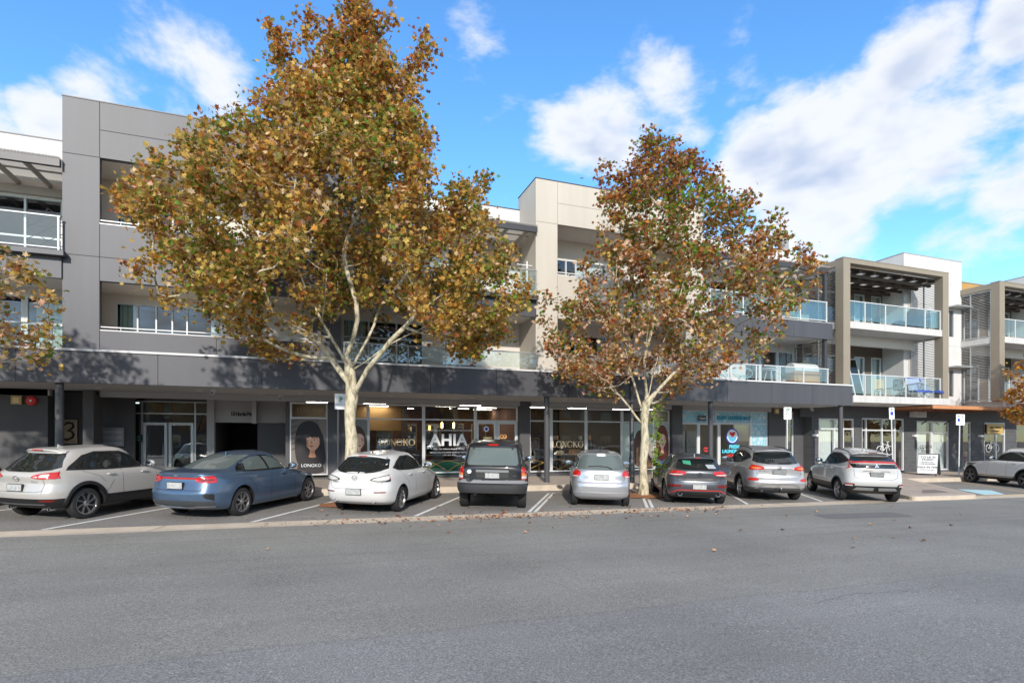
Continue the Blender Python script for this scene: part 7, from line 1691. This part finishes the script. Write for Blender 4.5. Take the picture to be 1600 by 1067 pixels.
# bollard post, street lamp
q = MB(); zb = z_park(10.62, 15.5); q.prism([(-.055, 0), (.055, 0), (.055, .93), (.03, .98), (-.03, .98), (-.055, .93)], -.055, .055, mat('bollard_timber', (.30, .24, .19), .85, var=.2, vscale=12)); o = q.build('bollard', ang=30); o.location = (10.62, 15.15, zb); tag(o, 'weathered square timber bollard at the foot of the slimmer plane tree', 'bollard')
t = thing('street_lamp', 'black street lamp pole half hidden behind the slimmer plane tree', 'street lamp', (11.25, 17.95, z_foot(11.2, 17.95))); q = MB(); q.tube([(0, 0, 0), (0, 0, .9), (0, 0, .95), (0, 0, 8.2)], [.11, .105, .085, .06], M_dk, 14); q.build('pole', t, smooth=True, ang=40)
q = MB(); q.tube([(0, 0, 8.1), (0, -.6, 8.3), (0, -1.2, 8.3)], .04, M_dk, 8); q.build('arm', t, smooth=True); q = MB(); q.obox((0, -1.35, 8.28), (.14, 0, 0), (0, .32, 0), (0, 0, .06), M_dk); q.build('lamp_head', t)
q = MB()
for zz in (3.0,): q.obox((-.25, -.05, zz), (.32, 0, 0), (0, .07, 0), (0, 0, .035), M_dk)
q.build('bracket', t)
# shoots climbing on the slimmer trunk
t = thing('trunk_shoots', 'bright yellow green leafy shoots growing up the right side of the slimmer trunk', 'plant', (10.28, 15.2, zb)); r_ = random.Random(4); q = MB(); q.tube([(0, 0, .6), (.05, 0, 1.5), (.04, 0, 2.9)], [.012, .01, .005], M_bark, 5); q.build('stem', t)
q = MB(); lg = leaf_mat('leaf_shoot', (.24, .33, .03)); lg2 = leaf_mat('leaf_shoot_dark', (.13, .25, .03))
for i in range(230):
    z = r_.uniform(.6, 3.0); 
    if r_.random() < .35 and 1.2 < z < 2.4: continue
    q.add(leaf_poly((.10 + r_.gauss(.04, .09), r_.gauss(-.05, .10), z), r_.uniform(.07, .13), r_.uniform(0, 6.3), r_.uniform(.2, 1.3), r_.uniform(-.6, .6)), LEAF_F, r_.choice([lg, lg, lg2]))
q.build('leaves', t, fixn=False)

# ---- balcony furniture
def slat_chair(x, y, z, rz, m, lab):
    t = thing('slat_chair', lab, 'chair', (x, y, z), rz); q = MB(); q.box(-.21, .21, -.20, .20, .43, .46, m); q.build('seat', t)
    for a in (-.19, .19):
        for b in (-.18, .18): w_ = MB(); w_.tube([(a, b, .43), (a * 1.12, b * 1.15, 0)], .02, m, 6); w_.build('leg', t)
    w_ = MB(); w_.tube([(-.19, .19, .45), (-.19, .28, 1.0)], .018, m, 6).tube([(.19, .19, .45), (.19, .28, 1.0)], .018, m, 6)
    for k in range(4): w_.box(-.19, .19, .20 + k * .022, .225 + k * .022, .58 + k * .12, .64 + k * .12, m)
    w_.build('backrest', t); return t
slat_chair(X(1376, 19.7), 19.7, 3.53, radians(-35), mat('yellow_timber', (.62, .38, .10), .5), 'yellow wooden slat back chair on the lower balcony of the taupe frame')
def rtable(x, y, z, r, h, m, lab, n=3):
    t = thing('round_table', lab, 'table', (x, y, z)); q = MB(); q.lathe([(r, h - .02), (r, h), (.01, h)], m, 28); q.build('table_top', t, smooth=True, ang=30)
    for k in range(n): a = 2 * pi * k / n + .4; w_ = MB(); w_.tube([(r * .3 * cos(a), r * .3 * sin(a), h - .02), (r * .75 * cos(a), r * .75 * sin(a), 0)], .014, m, 6); w_.build('leg', t)
rtable(X(1392, 20.0), 20.2, 3.53, .38, .62, mat('table_grey', (.30, .32, .33), .4), 'small grey round table between the yellow chair and the office chair')
t = thing('office_chair', 'black mesh office chair on the lower balcony of the taupe frame', 'chair', (X(1408, 19.2), 19.2, 3.53), radians(-20)); q = MB(); q.prism(rounded([(-.25, .55), (.25, .55), (.23, 1.0), (-.23, 1.0)], .08), .20, .24, M_dk); q.build('backrest', t); q = MB(); q.prism(rounded([(-.25, -.22), (.25, -.22), (.25, .22), (-.25, .22)], .08), .43, .50, M_dk, axis='z'); q.build('seat', t); q = MB(); q.cyl(0, 0, .08, .43, .03, M_dk, 10)
for k in range(5): a = 2 * pi * k / 5; q.tube([(0, 0, .1), (.28 * cos(a), .28 * sin(a), .05)], .02, M_dk, 6)
q.build('base', t); q = MB(); q.tube([(-.27, .15, .5), (-.3, .1, .68), (-.3, -.12, .68)], .02, M_dk, 6).tube([(.27, .15, .5), (.3, .1, .68), (.3, -.12, .68)], .02, M_dk, 6); q.build('armrest', t)
BLU = mat('lounger_blue', (.04, .08, .36), .8); LBL = mat('lounger_pale', (.40, .46, .62), .8)
for px, rz in ((1437, -25), (1461, 15)):
    t = thing('sun_lounger', 'blue and pale padded lounger, the %s one on the lower balcony' % ('left' if px < 1450 else 'right'), 'lounger', (27.95 if px < 1450 else 28.75, 18.95, 3.53), radians(rz), 'padded loungers on the lower balcony'); q = MB(); q.obox((0, .0, .68), (.30, 0, 0), (0, .10, .30), (0, -.04, .02), LBL); q.build('backrest', t); q = MB(); q.obox((0, .14, .95), (.31, 0, 0), (0, .04, .09), (0, -.06, .03), BLU); q.build('headrest', t); q = MB(); q.obox((0, -.40, .34), (.30, 0, 0), (0, .34, .03), (0, 0, .05), BLU); q.build('seat', t)
    q = MB(); q.tube([(-.3, .2, 0), (-.3, -.5, .3), (-.3, .25, 1.0)], .015, M_fr, 6).tube([(.3, .2, 0), (.3, -.5, .3), (.3, .25, 1.0)], .015, M_fr, 6); q.build('frame', t)
t = thing('clothes_airer', 'folded white mirror frame leaning on the back wall of the lower taupe balcony', 'frame', (X(1345, 20.9), 20.9, 3.53)); t.name = 'leaning_frame'; q = MB(); t.rotation_euler = (radians(-9), radians(-6), 0)
q.box(-.33, .33, -.02, .02, 0, .06, M_fr).box(-.33, .33, -.02, .02, 2.2, 2.26, M_fr).box(-.33, -.27, -.02, .02, .06, 2.2, M_fr).box(.27, .33, -.02, .02, .06, 2.2, M_fr); q.build('frame', t); q = MB(); q.box(-.26, .26, -.004, .004, .06, 2.2, CGLASS); q.build('pane', t)
# upper balcony: covered bench, barbecue, plant, white cage, lamp
t = thing('covered_furniture', 'low dark fabric covered heap behind the green glass of the upper taupe balcony', 'cover', (X(1408, 19.6), 19.6, 6.88)); q = MB(); q.ball((0, 0, .22), .5, mat('cover_dark', (.05, .07, .08), .9), 12, 1.4, .7, .85); q.build('cover', t, smooth=True)
t = thing('bird_cage', 'white hexagonal bird cage stand on the upper taupe balcony', 'cage', (28.95, 18.85, 6.88)); q = MB()
for k in range(6):
    a = pi * k / 3; b = pi * (k + 1) / 3; q.tube([(.26 * cos(a), .26 * sin(a), .2), (.26 * cos(a), .26 * sin(a), .95), (.02 * cos(a), .02 * sin(a), 1.18)], .014, WHT, 5)
    for z in (.2, .6, .95): q.tube([(.26 * cos(a), .26 * sin(a), z), (.26 * cos(b), .26 * sin(b), z)], .012, WHT, 5)
    for z_ in (.33, .66): q.tube([(.26 * cos(a) * (1 - z_) + .26 * cos(b) * z_, .26 * sin(a) * (1 - z_) + .26 * sin(b) * z_, .2), (.26 * cos(a) * (1 - z_) + .26 * cos(b) * z_, .26 * sin(a) * (1 - z_) + .26 * sin(b) * z_, .95)], .006, WHT, 4)
q.build('cage', t); q = MB(); q.cyl(0, 0, 0, .2, .03, WHT, 8); q.build('stand', t)
t = thing('barbecue', 'dark flat topped barbecue against the louvres of the upper taupe balcony', 'barbecue', (28.55, 19.1, 6.88), radians(5)); q = MB(); q.box(-.55, .55, -.25, .25, .1, .85, M_dk); q.build('cabinet', t); q = MB(); q.prism([(-.25, .85), (.25, .85), (.25, 1.0), (.1, 1.12), (-.2, 1.1)], -.55, .55, M_dk, axis='x'); q.build('hood', t)
def pot_plant(x, y, z, s, lab, ls=1.0):
    t = thing('potted_plant', lab, 'plant', (x, y, z)); q = MB(); q.lathe([(.11 * s, 0), (.15 * s, .26 * s), (.13 * s, .26 * s), (.12 * s, .2 * s)], mat('pot_grey', (.3, .3, .3), .7), 18, closed=False); q.build('pot', t, smooth=True, ang=40)
    r_ = random.Random(int(x * 100)); q = MB(); g = leaf_mat('leaf_pot', (.07, .16, .05)) if 'leaf_pot' not in MATS else MATS['leaf_pot']; MATS['leaf_pot'] = g
    for i in range(60):
        a = r_.uniform(0, 6.3); L = r_.uniform(.25, .6) * s; e = r_.uniform(.3, 1.3); p = Vector((0, 0, .24 * s)); d = Vector((cos(a) * cos(e), sin(a) * cos(e), sin(e))); mid = p + d * L * .6; tip = p + d * L + Vector((0, 0, -.12 * L)); w_ = Vector((-sin(a), cos(a), 0)) * .022 * s
        q.add([p - w_ * .3, p + w_ * .3, mid + w_, mid - w_, tip], [(0, 1, 2, 3), (3, 2, 4)], g)
    q.build('leaves', t, fixn=False); return t
pot_plant(X(1370, 19.3), 19.3, 6.88, 1.0, 'green potted plant behind the glass of the upper taupe balcony')
pot_plant(X(1240, 19.6), 19.6, 6.76, 1.5, 'tall potted palm on the upper balcony right of the slimmer tree'); pot_plant(X(1222, 19.4), 19.4, 6.76, 1.3, 'leafy potted plant beside the palm on the upper balcony'); pot_plant(X(1226, 19.2), 19.3, 3.99, .9, 'potted flowers behind the glass left of the covered barbecue')
# lower right balcony of the long block: wire chairs, table, covered trolley
WC = mat('wire_aqua', (.30, .62, .70), .4)
for px, s_ in ((1124, 'left'), (1160, 'right')):
    t = thing('wire_chair', 'aqua wire bucket chair, the %s one on the lower balcony' % s_, 'chair', (X(px, 19.2), 19.2, 3.99), radians(20 if s_ == 'left' else -30), 'aqua wire chairs'); q = MB()
    rim = [(.40 * cos(a), -.05 + .25 * sin(a) , .42 + .26 * sin(a)) for a in [2 * pi * k / 24 for k in range(25)]]; q.tube(rim, .014, WC, 5)
    for k in range(0, 24, 2): q.tube([rim[k], (rim[k][0] * .45, -.05 + (rim[k][1] + .05) * .4 - .02, .30), (0, -.08, .26)], .006, WC, 4)
    q.build('shell', t); q = MB()
    for a in (-.25, .25):
        for b in (-.25, .2): q.tube([(a * .3, b * .3 - .05, .28), (a, b, 0)], .012, WC, 5)
    q.build('leg_frame', t)
rtable(X(1205, 19.4), 19.5, 3.99, .34, .72, M_fr, 'small white round table on the lower balcony between the wire chairs and trolley')
t = thing('covered_barbecue', 'pale grey covered barbecue on a timber bench at the right end of the lower balcony', 'barbecue', (21.0, 19.2, 3.99)); q = MB(); tb = mat('bench_timber', (.46, .24, .10), .6); q.box(-.75, .75, -.28, .28, .12, .50, tb).box(-.78, .78, -.31, .31, .50, .54, tb); q.build('bench', t)
q = MB(); q.prism(chaikin([(-.28, .54), (.28, .54), (.28, .80), (.12, .98), (-.12, .98), (-.28, .80)], 2), -.72, .72, mat('cover_pale', (.50, .52, .50), .6), axis='x'); q.build('cover', t, smooth=True, ang=50)
t = thing('outdoor_sofa', 'low cream seat on the upper balcony right of the slimmer tree', 'seat', (X(1248, 19.0), 19.1, 6.76)); q = MB(); q.box(-.4, .4, -.3, .3, .08, .34, mat('seat_cream', (.55, .5, .42), .8)); q.build('seat', t); q = MB(); q.box(-.4, .4, .2, .34, .345, .62, mat('seat_cream', (.55, .5, .42), .8)); q.build('backrest', t)
# white airers on the middle and left upper balconies
t = thing('clothes_airer', 'white upright clothes airer on the upper balcony beside the cream tower', 'clothes airer', (X(822, 19.4), 19.3, 6.74)); q = MB(); q.tube([(0, 0, 0), (0, 0, 1.45)], .022, WHT, 8)
for z in (.35, .8, 1.3): q.tube([(-.42, 0, z), (.42, 0, z)], .015, WHT, 6)
q.build('mast', t); q = MB(); q.tube([(-.35, -.3, 0), (.35, .3, 0)], .015, WHT, 6).tube([(-.35, .3, 0), (.35, -.3, 0)], .015, WHT, 6).tube([(-.42, 0, .35), (-.7, 0, .1)], .012, M_dk, 6); q.build('feet', t)
t = thing('clothes_airer', 'dark zigzag folding clothes airer on the top left balcony', 'clothes airer', (X(75, 19.6), 19.6, 6.74)); q = MB()
for k in range(3):
    for a, b in (((-.5, .5), (0, .15)), ((0, .15), (.5, .5)), ((-.5, .15), (0, .5)), ((0, .5), (.5, .15))): q.tube([(a[0], 0, a[1] + k * .35), (b[0], 0, b[1] + k * .35)], .012, M_dk, 5)
q.tube([(-.5, 0, 1.2), (-.25, 0, 1.0), (0, 0, 1.45), (.3, 0, 1.2), (.5, 0, 1.5)], .014, M_dk, 5); q.build('frame', t)
